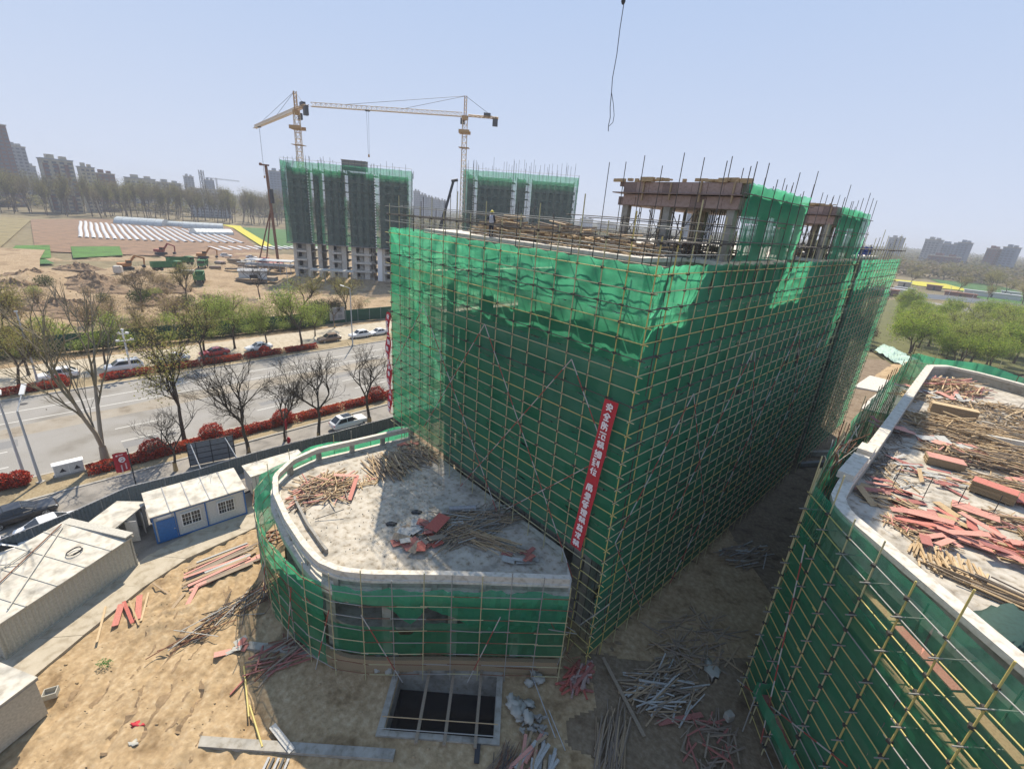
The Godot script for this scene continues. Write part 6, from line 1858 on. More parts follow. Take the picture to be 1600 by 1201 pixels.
func vehicles() -> void:
	var Y := 0.836
	var g := "cars parked along the far verge"
	car("parked_car", "white estate car parked beyond the far hedge at the left", "suv", M.car_white, rd(0.8, 88.0, 0.05) , Y + PI, g)
	car("parked_car", "tall white people carrier parked behind the camera mast", "van", M.car_white, rd(8.2, 87.8, 0.05), Y + PI, g)
	car("parked_car", "white saloon half hidden by the budding tree, right of the people carrier", "sedan", M.car_white, rd(14.6, 88.6, 0.05), Y + PI, g)
	car("parked_car", "red car parked beyond the far hedge under the leafy tree", "sedan", M.car_red, rd(20.6, 88.8, 0.05), Y + PI, g)
	car("parked_car", "white saloon parked between the red car and the brown car", "sedan", M.car_white, rd(27.6, 88.3, 0.05), Y + PI, g)
	car("parked_car", "brown off-roader parked left of the last street lamp", "suv", M.car_brown, rd(40.5, 87.2, 0.05), Y + PI, g)
	car("parked_car", "white crossover car parked right of the last street lamp", "suv", M.car_white, rd(47.0, 86.9, 0.05), Y + PI, g)
	car("parked_car", "white car mostly hidden by the tall scaffold's road end", "sedan", M.car_white, rd(51.5, 87.0, 0.05), Y + PI, g)
	g = "cars left of the storage cabin"
	car("car", "white off-roader in the side lane behind the corrugated fence", "suv", M.car_white, Vector3(-20.3, 0.05, -52.0), Y, "", true)
	car("car", "black saloon with pale alloy wheels at the left edge", "sedan", M.car_black, Vector3(-39.9, 0.09, -30.6), Y + 0.1, g)
	car("car", "white saloon between the black car and the storage cabin", "sedan", M.car_white, Vector3(-36.0, 0.09, -29.6), Y + 0.15, g)
	car("car", "white off-roader with a dark sunroof behind the storage cabin", "suv", M.car_white, Vector3(-36.8, 0.09, -26.2), Y + 0.1, g, true)
	truck("tipper_truck", "long green tipper truck side-on beside the trench", Vector3(-119.5, 0.6, -155.0), 0.99, "green tipper trucks in the works field")
	truck("tipper_truck", "green tipper truck parked behind the long one, partly hidden", Vector3(-124.0, 0.6, -168.0), 1.2, "green tipper trucks in the works field")
	truck("tipper_truck", "green tipper truck facing the viewer on the sandy track", Vector3(-116.0, 0.4, -168.0), -1.1, "green tipper trucks in the works field")
	truck("tipper_truck", "dark green tipper truck seen from behind, nearest the road", Vector3(-98.0, 0.4, -139.5), 2.1, "green tipper trucks in the works field")
	digger("excavator", "red excavator at the far end of the trench", Vector3(-151.0, 0.3, -194.0), 0.3, M.digger_red, 0.0)
	digger("excavator", "orange excavator beside the long green truck", Vector3(-131.0, 0.3, -152.0), 0.9, M.digger, -0.3)
	digger("excavator", "orange excavator among the trucks near the film rows", Vector3(-132.0, 0.3, -192.0), 0.5, M.digger, 0.0)
	car("parked_car", "white pickup beside the excavators in the works field", "suv", M.car_white, Vector3(-128.0, 0.4, -201.0), 0.8, "cars in the works field")
	car("parked_car", "silver car parked on the sandy track by the film rows", "sedan", M.car_silver, Vector3(-118.0, 0.4, -203.0), 0.6, "cars in the works field")
	car("parked_car", "white car far off at the top of the ploughed field", "sedan", M.car_white, Vector3(-300.0, 0.1, -352.0), 0.8, "")

# ---------------------------------------------------------------- trees
class Grow:
	var trunk := MB.new()
	var crown := MB.new()
	var r := RandomNumberGenerator.new()
	var tips := PackedVector3Array()
	var lift := 0.25
	var spread := 0.6
	var max_level := 5
	var wood := Color(0.08, 0.06, 0.045)
	func branch(p: Vector3, d: Vector3, l: float, rad: float, level: int) -> void:
		var n := 3 if level < 3 else 2
		var q := p
		var e := d
		var k := 7 if level == 0 else (5 if level < 3 else 3)
		for i in n:
			e = (e + Vector3(r.randfn(), r.randfn() * 0.5, r.randfn()) * 0.09 + Vector3.UP * lift * 0.12).normalized()
			var q2 := q + e * (l / n)
			var r0 := rad * (1.0 - 0.35 * i / n); var r1 := rad * (1.0 - 0.35 * (i + 1) / n)
			if level < 2: trunk.tube(q, q2, r0, r1, k)
			else:
				crown.tint = wood
				crown.tube(q, q2, r0, r1, k)
			q = q2
			if level >= 1 and level < max_level and i < n - 1 and r.randf() < 0.75:
				branch(q, turn(e, spread * 1.1), l * r.randf_range(0.5, 0.7), rad * 0.5, level + 1)
		if level >= max_level:
			tips.append(q)
			return
		var c := 2 if level > 0 else 3
		if r.randf() < 0.35: c += 1
		for i in c: branch(q, turn(e, spread), l * r.randf_range(0.62, 0.86), rad * 0.62, level + 1)
	func turn(d: Vector3, a: float) -> Vector3:
		var s := d.cross(Vector3(r.randfn(), r.randfn(), r.randfn())).normalized()
		return (d.rotated(s, a * r.randf_range(0.55, 1.25)) + Vector3.UP * lift * 0.3).normalized()

func scatter_leaves(g: Grow, n: int, rad: float, size: float, cols: Array) -> void:
	for i in n:
		var t := g.tips[g.r.randi() % g.tips.size()]
		g.crown.tint = cols[g.r.randi() % cols.size()]
		leaf(g.crown, t + Vector3(g.r.randfn(), g.r.randfn(), g.r.randfn()) * rad, g.r, size * g.r.randf_range(0.6, 1.3))

var tree_kinds := {}
func tree_kind(key: String, seed_: int, h: float, rad: float, lift: float, spread: float, levels: int, wood: Color, leaves: int, lrad: float, lsize: float, cols: Array, fork := 0) -> void:
	var g := Grow.new()
	g.r.seed = seed_; g.lift = lift; g.spread = spread; g.max_level = levels; g.wood = wood
	g.crown.use_c = true
	if fork:
		# forked trunk: short bole, then two long leaning stems
		g.trunk.tube(Vector3(0, -0.1, 0), Vector3(0.05, 1.6, 0), rad * 1.35, rad, 8)
		for s in [-1.0, 1.0]:
			g.branch(Vector3(0.05, 1.5, 0), Vector3(0.26 * s - 0.1, 1.0, 0.12 * s).normalized(), h * 0.42, rad * 0.72, 1)
	else:
		g.trunk.tube(Vector3(0, -0.1, 0), Vector3(0, 0.35, 0), rad * 1.5, rad * 1.05, 8)
		g.branch(Vector3(0, 0.3, 0), Vector3(0.03, 1, 0.02).normalized(), h * 0.3, rad, 0)
	if leaves: scatter_leaves(g, leaves, lrad, lsize, cols)
	tree_kinds[key] = [g.trunk.mesh(), g.crown.mesh()]

func tree(called: String, label: String, kind: String, at: Vector3, turn: float, sc: float, bark: Material, group: String, wash := false) -> void:
	var o := thing(called, label, "tree", at, turn, group)
	var t := put("trunk", tree_kinds[kind][0], bark, o)
	var c := put("crown", tree_kinds[kind][1], M.leafc, o)
	t.scale = Vector3.ONE * sc; c.scale = Vector3.ONE * sc
	if wash:
		var m := MB.new(); m.tube(Vector3(0, 0, 0), Vector3(0, 1.0, 0), 0.21 * sc, 0.17 * sc, 8); put("limewash", m.mesh(), M.limewash, o)

func bush_kind(key: String, seed_: int, w: float, h: float, n: int, cols: Array, stems: int, lsize: float) -> void:
	var r := RandomNumberGenerator.new(); r.seed = seed_
	var m := MB.new(); m.use_c = true
	var t := MB.new(); t.use_c = true
	for i in stems:
		var d := Vector3(r.randfn() * 0.45, 1.0, r.randfn() * 0.45).normalized()
		var p := Vector3(r.randfn() * 0.15, 0, r.randfn() * 0.15)
		var q := p + d * h * r.randf_range(0.5, 0.8)
		m.tint = cols[0] * 0.5
		m.tint.a = 1
		t.tube(p, q, 0.035 * h * 0.3, 0.012, 4)
		for k in 7:
			var e := p.lerp(q, r.randf_range(0.3, 1.0))
			m.tube(e, e + (d + Vector3(r.randfn(), r.randfn() * 0.5 + 0.4, r.randfn()) * 0.8).normalized() * h * r.randf_range(0.2, 0.42), 0.012, 0.005, 3)
	for i in n:
		var d := Vector3(r.randfn(), r.randfn(), r.randfn()).normalized() * pow(r.randf(), 0.45)
		var p := Vector3(0, h * 0.58, 0) + d * Vector3(w / 2, h * 0.45, w / 2)
		m.tint = cols[r.randi() % cols.size()]
		leaf(m, p, r, lsize * r.randf_range(0.6, 1.4))
	tree_kinds[key] = [t.mesh(), m.mesh()]

func trees() -> void:
	var dark := Color(0.07, 0.055, 0.045); var brown := Color(0.12, 0.09, 0.065); var pale := Color(0.30, 0.26, 0.21)
	var bud := [Color(0.30, 0.26, 0.09), Color(0.36, 0.32, 0.11), Color(0.24, 0.22, 0.08), Color(0.30, 0.21, 0.11)]
	var fresh := [Color(0.27, 0.33, 0.08), Color(0.34, 0.38, 0.10), Color(0.20, 0.27, 0.06), Color(0.38, 0.40, 0.14)]
	var lush := [Color(0.24, 0.33, 0.05), Color(0.33, 0.40, 0.06), Color(0.15, 0.23, 0.035), Color(0.40, 0.43, 0.09)]
	var rus := [Color(0.27, 0.19, 0.12), Color(0.34, 0.25, 0.15), Color(0.22, 0.15, 0.10)]
	tree_kind("bare", 3, 11.0, 0.20, 0.20, 0.60, 6, dark, 0, 0, 0, [])
	tree_kind("bare2", 8, 10.5, 0.18, 0.22, 0.62, 6, dark, 0, 0, 0, [])
	tree_kind("small_bare", 5, 7.2, 0.14, 0.18, 0.68, 6, dark, 0, 0, 0, [])
	tree_kind("white", 12, 15.0, 0.30, 0.55, 0.42, 5, pale, 260, 0.4, 0.07, [pale, brown], 1)
	tree_kind("bud", 21, 10.5, 0.18, 0.25, 0.55, 5, dark, 2800, 0.42, 0.08, bud)
	tree_kind("fresh", 24, 8.0, 0.17, 0.25, 0.62, 5, brown, 4600, 0.42, 0.09, fresh)
	tree_kind("lush", 27, 8.0, 0.20, 0.15, 0.70, 5, brown, 4600, 0.55, 0.12, lush)
	tree_kind("lush2", 31, 7.0, 0.20, 0.15, 0.72, 5, brown, 3800, 0.5, 0.12, lush)
	tree_kind("tan", 35, 9.0, 0.2, 0.2, 0.58, 5, brown, 3600, 0.55, 0.085, bud)
	tree_kind("poplar", 41, 26.0, 0.30, 0.8, 0.45, 5, brown, 1300, 1.3, 0.30, [Color(0.22, 0.20, 0.07), Color(0.27, 0.25, 0.09), Color(0.17, 0.13, 0.08)])
	tree_kind("poplar2", 44, 28.0, 0.32, 0.7, 0.50, 5, brown, 1100, 1.4, 0.26, [Color(0.17, 0.13, 0.09), Color(0.22, 0.17, 0.10)])
	bush_kind("scrub", 51, 5.0, 4.2, 900, rus, 16, 0.09)
	bush_kind("scrub_green", 52, 4.0, 3.4, 1300, fresh, 12, 0.11)
	bush_kind("scrub_dark", 53, 4.5, 3.6, 1400, [Color(0.05, 0.075, 0.025), Color(0.08, 0.10, 0.03), Color(0.04, 0.055, 0.02)], 10, 0.12)
	tree_kind("sparse", 63, 8.0, 0.18, 0.22, 0.66, 5, brown, 2600, 0.5, 0.11, [Color(0.36, 0.38, 0.10), Color(0.42, 0.42, 0.13), Color(0.25, 0.27, 0.08)])
	tree_kind("purple", 61, 7.0, 0.18, 0.15, 0.68, 5, dark, 5200, 0.55, 0.12, [Color(0.06, 0.022, 0.03), Color(0.09, 0.03, 0.035), Color(0.045, 0.03, 0.02)])
	# along the near side of the road
	tree("tree", "tall forked pale-barked tree in the red hedge by the utility cabinet", "white", Vector3(-41.0, 0.1, -40.0), 2.2, 1.0, M.bark_pale, "")
	tree("tree", "small dark bare tree between the street flag and the billboard", "small_bare", Vector3(-33.2, 0.05, -39.2), 0.5, 1.0, M.bark, "bare trees of the side lane", true)
	tree("tree", "tall thin tree with yellow-green buds rising behind the billboard", "bud", Vector3(-36.4, 0.1, -45.0), 1.0, 1.25, M.bark, "")
	tree("tree", "large dark bare tree right of the billboard", "bare", Vector3(-28.2, 0.05, -43.4), 1.7, 1.05, M.bark, "bare trees of the side lane", true)
	tree("tree", "large dark bare tree left of the white car in the side lane", "bare2", Vector3(-22.4, 0.05, -47.9), 2.9, 1.15, M.bark, "bare trees of the side lane", true)
	tree("tree", "bare tree between the white car and the tall scaffold", "small_bare", Vector3(-18.0, 0.05, -53.0), 4.0, 1.5, M.bark, "bare trees of the side lane", true)
	tree("tree", "bare dark tree behind the trailer cabin by the fence", "bare", Vector3(-26.0, 0.05, -47.0), 4.4, 0.75, M.bark, "bare trees of the side lane", true)
	# far side of the road
	tree("tree", "dark leaning tree with a brown crown at the left edge of the road", "tan", Vector3(-66.2, 0.1, -55.6), 0.4, 1.0, M.bark, "")
	tree("tree", "yellow-green tree behind the white saloon beyond the road", "bud", rd(12.5, 90.5), 2.0, 0.8, M.bark, "young leafy trees along the far pavement")
	tree("tree", "bright green leafy tree left of centre beyond the road", "fresh", rd(19.5, 90.5), 0.7, 1.2, M.bark, "young leafy trees along the far pavement")
	tree("tree", "pale green tree behind the red car beyond the road", "fresh", rd(24.5, 91.2), 2.7, 1.15, M.bark, "young leafy trees along the far pavement")
	tree("tree", "fullest bright green tree, left of the brown car", "fresh", rd(34.5, 86.0), 3.9, 1.35, M.bark, "young leafy trees along the far pavement")
	tree("tree", "leafy tree between the two bright green ones beyond the road", "fresh", rd(29.3, 89.0), 5.1, 1.0, M.bark, "young leafy trees along the far pavement")
	tree("tree", "yellow-green leafy tree right behind the people carrier", "fresh", rd(6.5, 92.5), 1.1, 0.95, M.bark, "young leafy trees along the far pavement")
	tree("tree", "brown budding tree behind the white estate car", "tan", rd(-2.0, 92.0), 2.2, 0.95, M.bark, "")
	tree("tree", "leafy tree behind the brown car beyond the road", "fresh", rd(40.0, 92.5), 0.1, 0.85, M.bark, "young leafy trees along the far pavement")
	tree("tree", "tall slim budding tree above the red car, beyond the road", "bud", Vector3(-50.4, 0.1, -69.6), 3.1, 1.05, M.bark, "")
	tree("tree", "wide brown budding tree behind the hoarding's notice board, left of the pair", "tan", rd(45.0, 110.0), 0.2, 1.15, M.bark_brown, "brown budding trees before the netted tower")
	tree("tree", "wide brown budding tree next to the tall scaffold, right of the pair", "tan", rd(53.0, 104.0), 1.9, 1.15, M.bark_brown, "brown budding trees before the netted tower")
	tree("tree", "slim bare tree by the notice board on the hoarding", "bare2", rd(46.5, 97.0), 5.0, 0.8, M.bark_brown, "", true)
	tree("tree", "dark bare spreading tree at the foot of the netted tower", "small_bare", Vector3(-70.0, 0.1, -122.0), 3.3, 1.4, M.bark_brown, "")
	tree("tree", "bare many-stemmed tree in the middle of the scrub field", "small_bare", Vector3(-83.0, 0.6, -98.0), 1.3, 1.3, M.bark_brown, "")
	tree("tree", "green-budded tree rising before the dark green truck", "bud", Vector3(-80.0, 0.6, -108.0), 0.3, 1.0, M.bark_brown, "")
	tree("tree", "bare brown tree at the left edge beyond the hoarding", "tan", Vector3(-88.0, 0.3, -74.0), 1.3, 1.1, M.bark_brown, "")
	# scrub and shrubs of the works field: each a thing
	var R := RandomNumberGenerator.new(); R.seed = 77
	var words := ["reddish bare shrub clump", "fresh green shrub clump", "dark evergreen shrub clump"]
	var refs := ["along the hoarding", "on the spoil heaps", "near the trench", "between the hoarding and the sandy track"]
	for i in 104:
		var s := R.randf_range(-34.0, 60.0)
		var q := 104.5 + pow(R.randf(), 1.3) * 62.0
		if s > 34 and q > 118: continue
		if s < -14 and q > 150: continue
		var k := 0 if R.randf() < 0.62 else (1 if R.randf() < 0.5 else 2)
		if q < 108 and R.randf() < 0.6: k = 1 + R.randi() % 2
		var p := rd(s, q, 0.2)
		var side := "behind the leafy trees" if s > 17 else ("above the parked white cars" if s > -4 else "at the far left")
		if s > 38: side = "below the netted tower"
		var deep := "against the green hoarding" if q < 109 else ("halfway to the earthworks" if q < 124 else "on the edge of the earthworks")
		var o := thing("shrub", "%s %s, %s" % [words[k], deep, side], "shrub", p, R.randf() * 6.0, words[k] + "s " + deep)
		var sc := R.randf_range(0.7, 1.25)
		var a := put("stems", tree_kinds[["scrub", "scrub_green", "scrub_dark"][k]][0], M.bark_brown, o); a.scale = Vector3.ONE * sc
		var b := put("crown", tree_kinds[["scrub", "scrub_green", "scrub_dark"][k]][1], M.leafc, o); b.scale = Vector3.ONE * sc
	for i in 34:
		var s := -22.0 + i * 2.15 + R.randf_range(-0.6, 0.6)
		var k := "scrub_dark" if i % 3 else "scrub_green"
		var wh := "behind the leafy trees" if s > 17 and s < 38 else ("behind the parked white cars" if s > -4 and s <= 17 else ("at the far left" if s <= -4 else "by the notice board"))
		if s > 44: continue
		var o := thing("hedge_bush", ("dark green" if i % 3 else "fresh green") + " hedge bush before the hoarding, " + wh, "bush", rd(s, 101.5 - 0.05 * s, 0.05), R.randf() * 6.0, "hedge bushes before the hoarding")
		var sc := R.randf_range(0.6, 0.85)
		put("stems", tree_kinds[k][0], M.bark_brown, o).scale = Vector3.ONE * sc
		put("crown", tree_kinds[k][1], M.leafc, o).scale = Vector3(1.15, 0.8, 1.15) * sc
	# poplar belts on the skyline
	for i in 190:
		var u := float(i) / 190.0
		var row := i % 3
		var a := Vector3(-440 + 300 * u, 0, -318 - 205 * u) + Vector3(-0.6, 0, -0.78) * (row * 26.0 + R.randf_range(-9, 9)) + Vector3(R.randf_range(-5, 5), 0, R.randf_range(-5, 5))
		var kd := "poplar" if R.randf() < 0.6 else "poplar2"
		var pw: String = ["before the maroon tower", "before the checkered block", "behind the brown scrub field", "above the film rows' left end", "behind the biggest polytunnel", "before the low concrete frame", "left of the piling rig", "between the piling rig and the netted tower"][mini(int(u * 8), 7)] + ", " + ["front row", "middle row", "back row"][row]
		tree("poplar_tree", ("slim poplar with yellow-green buds " if kd == "poplar" else "bare brown poplar ") + pw, kd, a, R.randf() * 6.0, R.randf_range(0.8, 1.15), M.bark_brown, ("yellow-green poplars " if kd == "poplar" else "bare poplars ") + pw)
	# green trees beyond the right annex
	var row_word := ["nearest the annex", "in the middle of the grove", "on the road side of the grove"]
	for i in 64:
		var w := R.randf()
		var u := R.randf()
		var p := Vector3(97, 0, -116).lerp(Vector3(124, 0, -104), u).lerp(Vector3(168, 0, -206).lerp(Vector3(214, 0, -184), u), w * 0.92)
		var lush_one := R.randf() < 0.55
		tree("green_tree", (("lush yellow-green tree " if i % 3 else "thin-crowned yellow tree ") if lush_one else "round mid-green tree ") + row_word[int(w * 2.99)] + (", left half" if u < 0.5 else ", right half"), ("lush" if i % 3 else "sparse") if lush_one else "lush2", p, R.randf() * 6.0, R.randf_range(0.85, 1.45), M.bark_brown, (("yellow-green trees " if i % 3 else "thin yellow trees ") if lush_one else "mid-green trees ") + row_word[int(w * 2.99)])
	for i in 6:
		var p := Vector3(96 + 2.6 * i, 0, -124 - 5.4 * i)
		tree("plum_tree", "dark purple-leaved tree at the left edge of the right grove", "purple", p, i * 1.3, 0.85, M.bark_brown, "purple-leaved trees of the right grove")
	for i in 14:
		var p := Vector3(R.randf_range(250, 420), 0, 0); p.z = -p.x * R.randf_range(0.85, 1.25)
		tree("field_tree", "hazy brown spring tree in the fields at the right, " + ("before the yellow field" if p.x < 300 else ("beside the crop field" if p.x < 360 else "far out towards the skyline")), "tan", p, R.randf() * 6.0, R.randf_range(1.1, 1.7), M.bark_brown, "brown trees in the right-hand fields")
	# distant woods that read as one mass
	var ts := []; var cs := []
	for i in 5200:
		var az := deg_to_rad(R.randf_range(-62, 62))
		var dist := 560.0 * pow(5.0, R.randf())
		if az < deg_to_rad(-14) and dist < 620: dist += 250
		var sc := R.randf_range(6.0, 11.0) * (1.0 + dist / 2600.0)
		ts.append(Transform3D(Basis(Vector3.UP, R.randf() * 6).scaled(Vector3(sc * 1.5, sc, sc * 1.5)), Vector3(sin(az) * dist, 0, -cos(az) * dist)))
		var t := R.randf()
		cs.append(Color(0.13, 0.125, 0.055).lerp(Color(0.20, 0.15, 0.10), t))
	var cl := MB.new()
	for k in 110:
		var d := Vector3(R.randfn(), R.randfn(), R.randfn()).normalized() * pow(R.randf(), 0.4)
		leaf(cl, Vector3(0, 0.55, 0) + d * Vector3(0.62, 0.5, 0.62) + Vector3(0.3, 0, 0) * sin(k * 1.7), R, R.randf_range(0.05, 0.13))
	var wm := many("distant_woods", cl.mesh(), M.leafc, ts, null, cs)
	wm.set_meta("label", "hazy mass of distant woods along the horizon"); wm.set_meta("category", "woods")

# ---------------------------------------------------------------- fields
func field(called: String, a: Array, y: float, m: Material) -> void:
	var b := MB.new(); b.sheet(pv(a), y); struct(called, b, m)

func fields() -> void:
	field("ploughed_field", [-188, -178, -330, -315, -330, -372, -262, -420, -150, -262, -108, -205], 0.06, M.plough)
	field("scrub_field", [-200, -176, -176, -146, -330, -250, -460, -340, -330, -316], 0.064, M.scrub)
	field("crop_field", [-175, -154, -205, -187, -200, -196, -167, -163], 0.3, M.crop_green)
	field("crop_field", [-163, -167, -192, -197, -182, -210, -158, -183], 0.3, M.crop_green)
	field("crop_field", [-160, -146, -170, -152, -166, -160, -155, -152], 0.3, M.crop_green2)
	field("wheat_field", [-141, -262, -236, -396, -150, -440, -60, -330, -78, -280], 0.2, M.crop_green2)
	field("rape_field", [-143.5, -258, -233, -380, -262, -410, -246, -412, -226, -382, -139, -262], 0.3, M.rape)
	field("dirt_track", [-150, -120, -176, -146, -200, -176, -186, -180, -166, -158, -140, -132], 0.5, M.dirt_far)
	var nth := ["first", "second", "third", "fourth", "fifth", "sixth", "seventh", "eighth", "ninth", "tenth", "eleventh", "twelfth", "thirteenth", "fourteenth", "fifteenth", "sixteenth", "seventeenth", "eighteenth", "nineteenth", "twentieth", "twenty-first", "twenty-second"]
	# rows of white plastic film
	for k in 22:
		var u := k / 21.0
		var a := Vector3(-222 + 62 * u, 0.1, -234 - 26 * u * u - 8.0 * u)
		var d := Vector3(-0.676, 0, -0.737)
		var l := 128.0 - 30.0 * u + 6.0 * sin(k * 1.7)
		var o := thing("film_row", "%s long white film tunnel from the left in the ploughed field" % nth[k], "film tunnel", a, 0.0, "white film tunnels in the ploughed field")
		var m := MB.new()
		var s := d.cross(Vector3.UP)
		var n := 26
		for i in n:
			for j in 5:
				var f := func(ii: int, jj: int) -> Vector3:
					var t := PI * jj / 5.0
					var w := 0.85 + 0.06 * sin(ii * 2.3 + k)
					return d * (l * ii / n) + s * (cos(t) * w + 0.18 * sin(ii * 0.35 + u * 2.0)) + Vector3(0, sin(t) * 0.55, 0)
				m.quad(f.call(i, j), f.call(i + 1, j), f.call(i + 1, j + 1), f.call(i, j + 1))
		obj("film", m, M.film, o)
	for k in 15:
		var a := Vector3(-146 + 2.2 * k, 0.12, -226 - 4.6 * k + 0.09 * k * k)
		var o := thing("film_row", "%s short white film bed from the left at the ploughed field's near edge" % nth[k], "film tunnel", a, 0.0, "short film beds of the ploughed field")
		var m := MB.new()
		m.beam(Vector3.ZERO, Vector3(-0.75, 0, -0.66) * (18.0 - 0.4 * k), 1.5, 0.4)
		obj("film", m, M.film, o)
	# polytunnels
	var pl := ["largest pale polytunnel at the top of the ploughed field", "narrow polytunnel right of the largest one", "long pale polytunnel beside the rape strip", "far small polytunnel near the wheat field"]
	for k in 4:
		var e: Array = [[-278, -345, 7.0, 60.0, 4.6], [-258, -356, 4.5, 46.0, 3.4], [-206, -312, 6.0, 44.0, 3.4], [-238, -352, 5.0, 50.0, 4.2]][k]
		var o := thing("polytunnel", pl[k], "greenhouse", Vector3(e[0], 0.1, e[1]), [0.25, 0.3, 0.95, 0.5][k], "polytunnels")
		var m := MB.new()
		var n := 12
		for i in n:
			var t := PI * i / n; var t2 := PI * (i + 1) / n
			m.quad(Vector3(-e[3] / 4, sin(t) * e[4], cos(t) * e[2]), Vector3(e[3] / 4, sin(t) * e[4], cos(t) * e[2]), Vector3(e[3] / 4, sin(t2) * e[4], cos(t2) * e[2]), Vector3(-e[3] / 4, sin(t2) * e[4], cos(t2) * e[2]))
			m.tri(Vector3(e[3] / 4, 0, 0), Vector3(e[3] / 4, sin(t2) * e[4], cos(t2) * e[2]), Vector3(e[3] / 4, sin(t) * e[4], cos(t) * e[2]))
			m.tri(Vector3(-e[3] / 4, 0, 0), Vector3(-e[3] / 4, sin(t) * e[4], cos(t) * e[2]), Vector3(-e[3] / 4, sin(t2) * e[4], cos(t2) * e[2]))
		obj("skin", m, M.poly, o)
		m = MB.new()
		for h in 7:
			var x: float = -e[3] / 4 + e[3] / 2 * h / 6.0
			for i in n: m.tube(Vector3(x, sin(PI * i / n) * (e[4] + 0.05), cos(PI * i / n) * (e[2] + 0.05)), Vector3(x, sin(PI * (i + 1) / n) * (e[4] + 0.05), cos(PI * (i + 1) / n) * (e[2] + 0.05)), 0.06, 0.06, 4)
		obj("hoop", m, M.steel_grey, o)
	# right hand side: road, white wall, fields
	field("road", [186, -160, 222, -214, 226, -226, 214, -250, 206, -244, 214, -226, 208, -214, 176, -168], 0.06, M.lane_concrete)
	field("grass_field", [88, -100, 190, -120, 240, -230, 205, -250, 120, -190], 0.04, M.grass_verge)
	field("bare_field", [250, -330, 330, -420, 420, -520, 300, -560, 220, -400], 0.06, M.dirt_far)
	field("rape_field", [290, -345, 320, -330, 345, -385, 300, -392], 0.12, M.rape)
	field("crop_field", [270, -270, 330, -270, 420, -420, 370, -430], 0.1, M.crop_green2)
	field("bare_field", [330, -260, 520, -260, 560, -420, 430, -420], 0.08, M.scrub)
	var o := thing("boundary_wall", "long white boundary wall beside the road at the right", "wall")
	var wp := [Vector2(222, -262), Vector2(240, -262), Vector2(252, -256), Vector2(262, -244)]
	for i in wp.size() - 1:
		var m := MB.new(); m.beam(Vector3(wp[i].x, 1.2, wp[i].y), Vector3(wp[i + 1].x, 1.2, wp[i + 1].y), 0.3, 2.4); obj("wall", m, M.white_plain, o)
		m = MB.new(); m.beam(Vector3(wp[i].x, 2.5, wp[i].y), Vector3(wp[i + 1].x, 2.5, wp[i + 1].y), 0.5, 0.2); obj("coping", m, M.concrete_pale, o)
	for e in [[228, -250, 8.0, "first slim pale lamp pole by the right-hand road"], [214, -222, 8.0, "second slim pale lamp pole by the right-hand road"], [236, -216, 9.0, "third pale lamp pole beside the boundary wall"]]:
		lamp("street_lamp", e[3], Vector3(e[0], 0, e[1]), e[2], Vector3(-1.2, 0.4, 0.6), "lamp poles at the right")
	for k in 9:
		var h := thing("shed", ["low pale shed, first in the row left of the white wall", "low brown shed, second in the row left of the white wall", "low pale shed, third in the row left of the white wall", "grey shed behind the lamp pole at the right", "white shed beyond the boundary wall", "long pale shed by the crop field at the right", "small brown hut near the yellow field", "grey hut near the yellow field", "pale hut at the far right edge"][k], "shed", Vector3([200, 210, 219, 232, 262, 300, 268, 282, 330][k], 0, [-262, -266, -272, -284, -280, -300, -330, -322, -318][k]), -0.7)
		var w: float = [9, 7, 8, 10, 14, 26, 7, 8, 9][k]
		var m := MB.new(); m.span(-w / 2, 0, -3, w / 2, 2.8, 3); obj("wall", m, [M.bld_cream, M.bld_brown, M.white_metal][k % 3], h)
		m = MB.new(); m.span(-w / 2 - 0.4, 2.8, -3.4, w / 2 + 0.4, 3.1, 3.4); obj("roof", m, [M.steel_grey, M.rust, M.galv][k % 3], h)
		m = MB.new(); m.span(-0.5, 0, 3.0, 0.5, 2.1, 3.05); obj("door", m, M.black_iron, h)
	# end of the alley: sunlit slabs, cut bank and mint dust sheet
	var ap := Node3D.new(); ap.name = "alley_pavement"; add_child(ap); ap.set_meta("kind", "structure")
	for e in [[60, -73.5, 64.5, -78, 68.5, -74.5, 65, -70.5], [64.7, -78.2, 70.5, -83.5, 73.5, -80, 68.7, -74.7], [70.7, -83.7, 77.5, -90, 80.5, -86.5, 73.7, -80.2], [67.0, -85.6, 76.5, -94.4, 79.0, -91.6, 70.4, -83.8], [77.7, -90.2, 84, -97, 88, -93, 80.7, -86.7]]:
		var m := MB.new(); m.prism(pv(e), -0.2, rf(0.16, 0.24)); put("slab", m.mesh(), M.concrete_pale, ap)
	var hb := func(x: float, z: float) -> float:
		var u := (x - 86) * 0.735 - (z + 101) * 0.678      # along the bank
		var w := (x - 86) * 0.678 + (z + 101) * 0.735 - 3.0      # across it
		return 1.9 * clampf(1.0 - absf(w) / 4.5, 0.0, 1.0) * clampf((13.0 - absf(u)) / 4.0, 0.0, 1.0) * (1.0 + 0.7 * noise.get_noise_2d(x * 5, z * 5)) - 0.25
	terrain("earth_bank", 66.0, -122.0, 112.0, -80.0, 0.7, hb, func(x, z): return hb.call(x, z) > -0.2, M.dirt)
	var mc := MB.new()
	for i in 22:
		for j in 14:
			var f := func(ii: int, jj: int) -> Vector3:
				var p := Vector3(101, 0, -123).lerp(Vector3(97, 0, -106), ii / 22.0).lerp(Vector3(94, 0, -117.5).lerp(Vector3(88, 0, -98), ii / 22.0), jj / 14.0)
				p.y = 1.2 + 0.8 * noise.get_noise_2d(p.x * 2.2, p.z * 2.2) + 0.5 * sin(jj * 0.3)
				return p
			mc.quad(f.call(i, j), f.call(i + 1, j), f.call(i + 1, j + 1), f.call(i, j + 1))
	tag(obj("dust_sheet", mc, M.mint_cloth), "pale mint dust sheet spread over the spoil at the alley's end", "dust sheet")

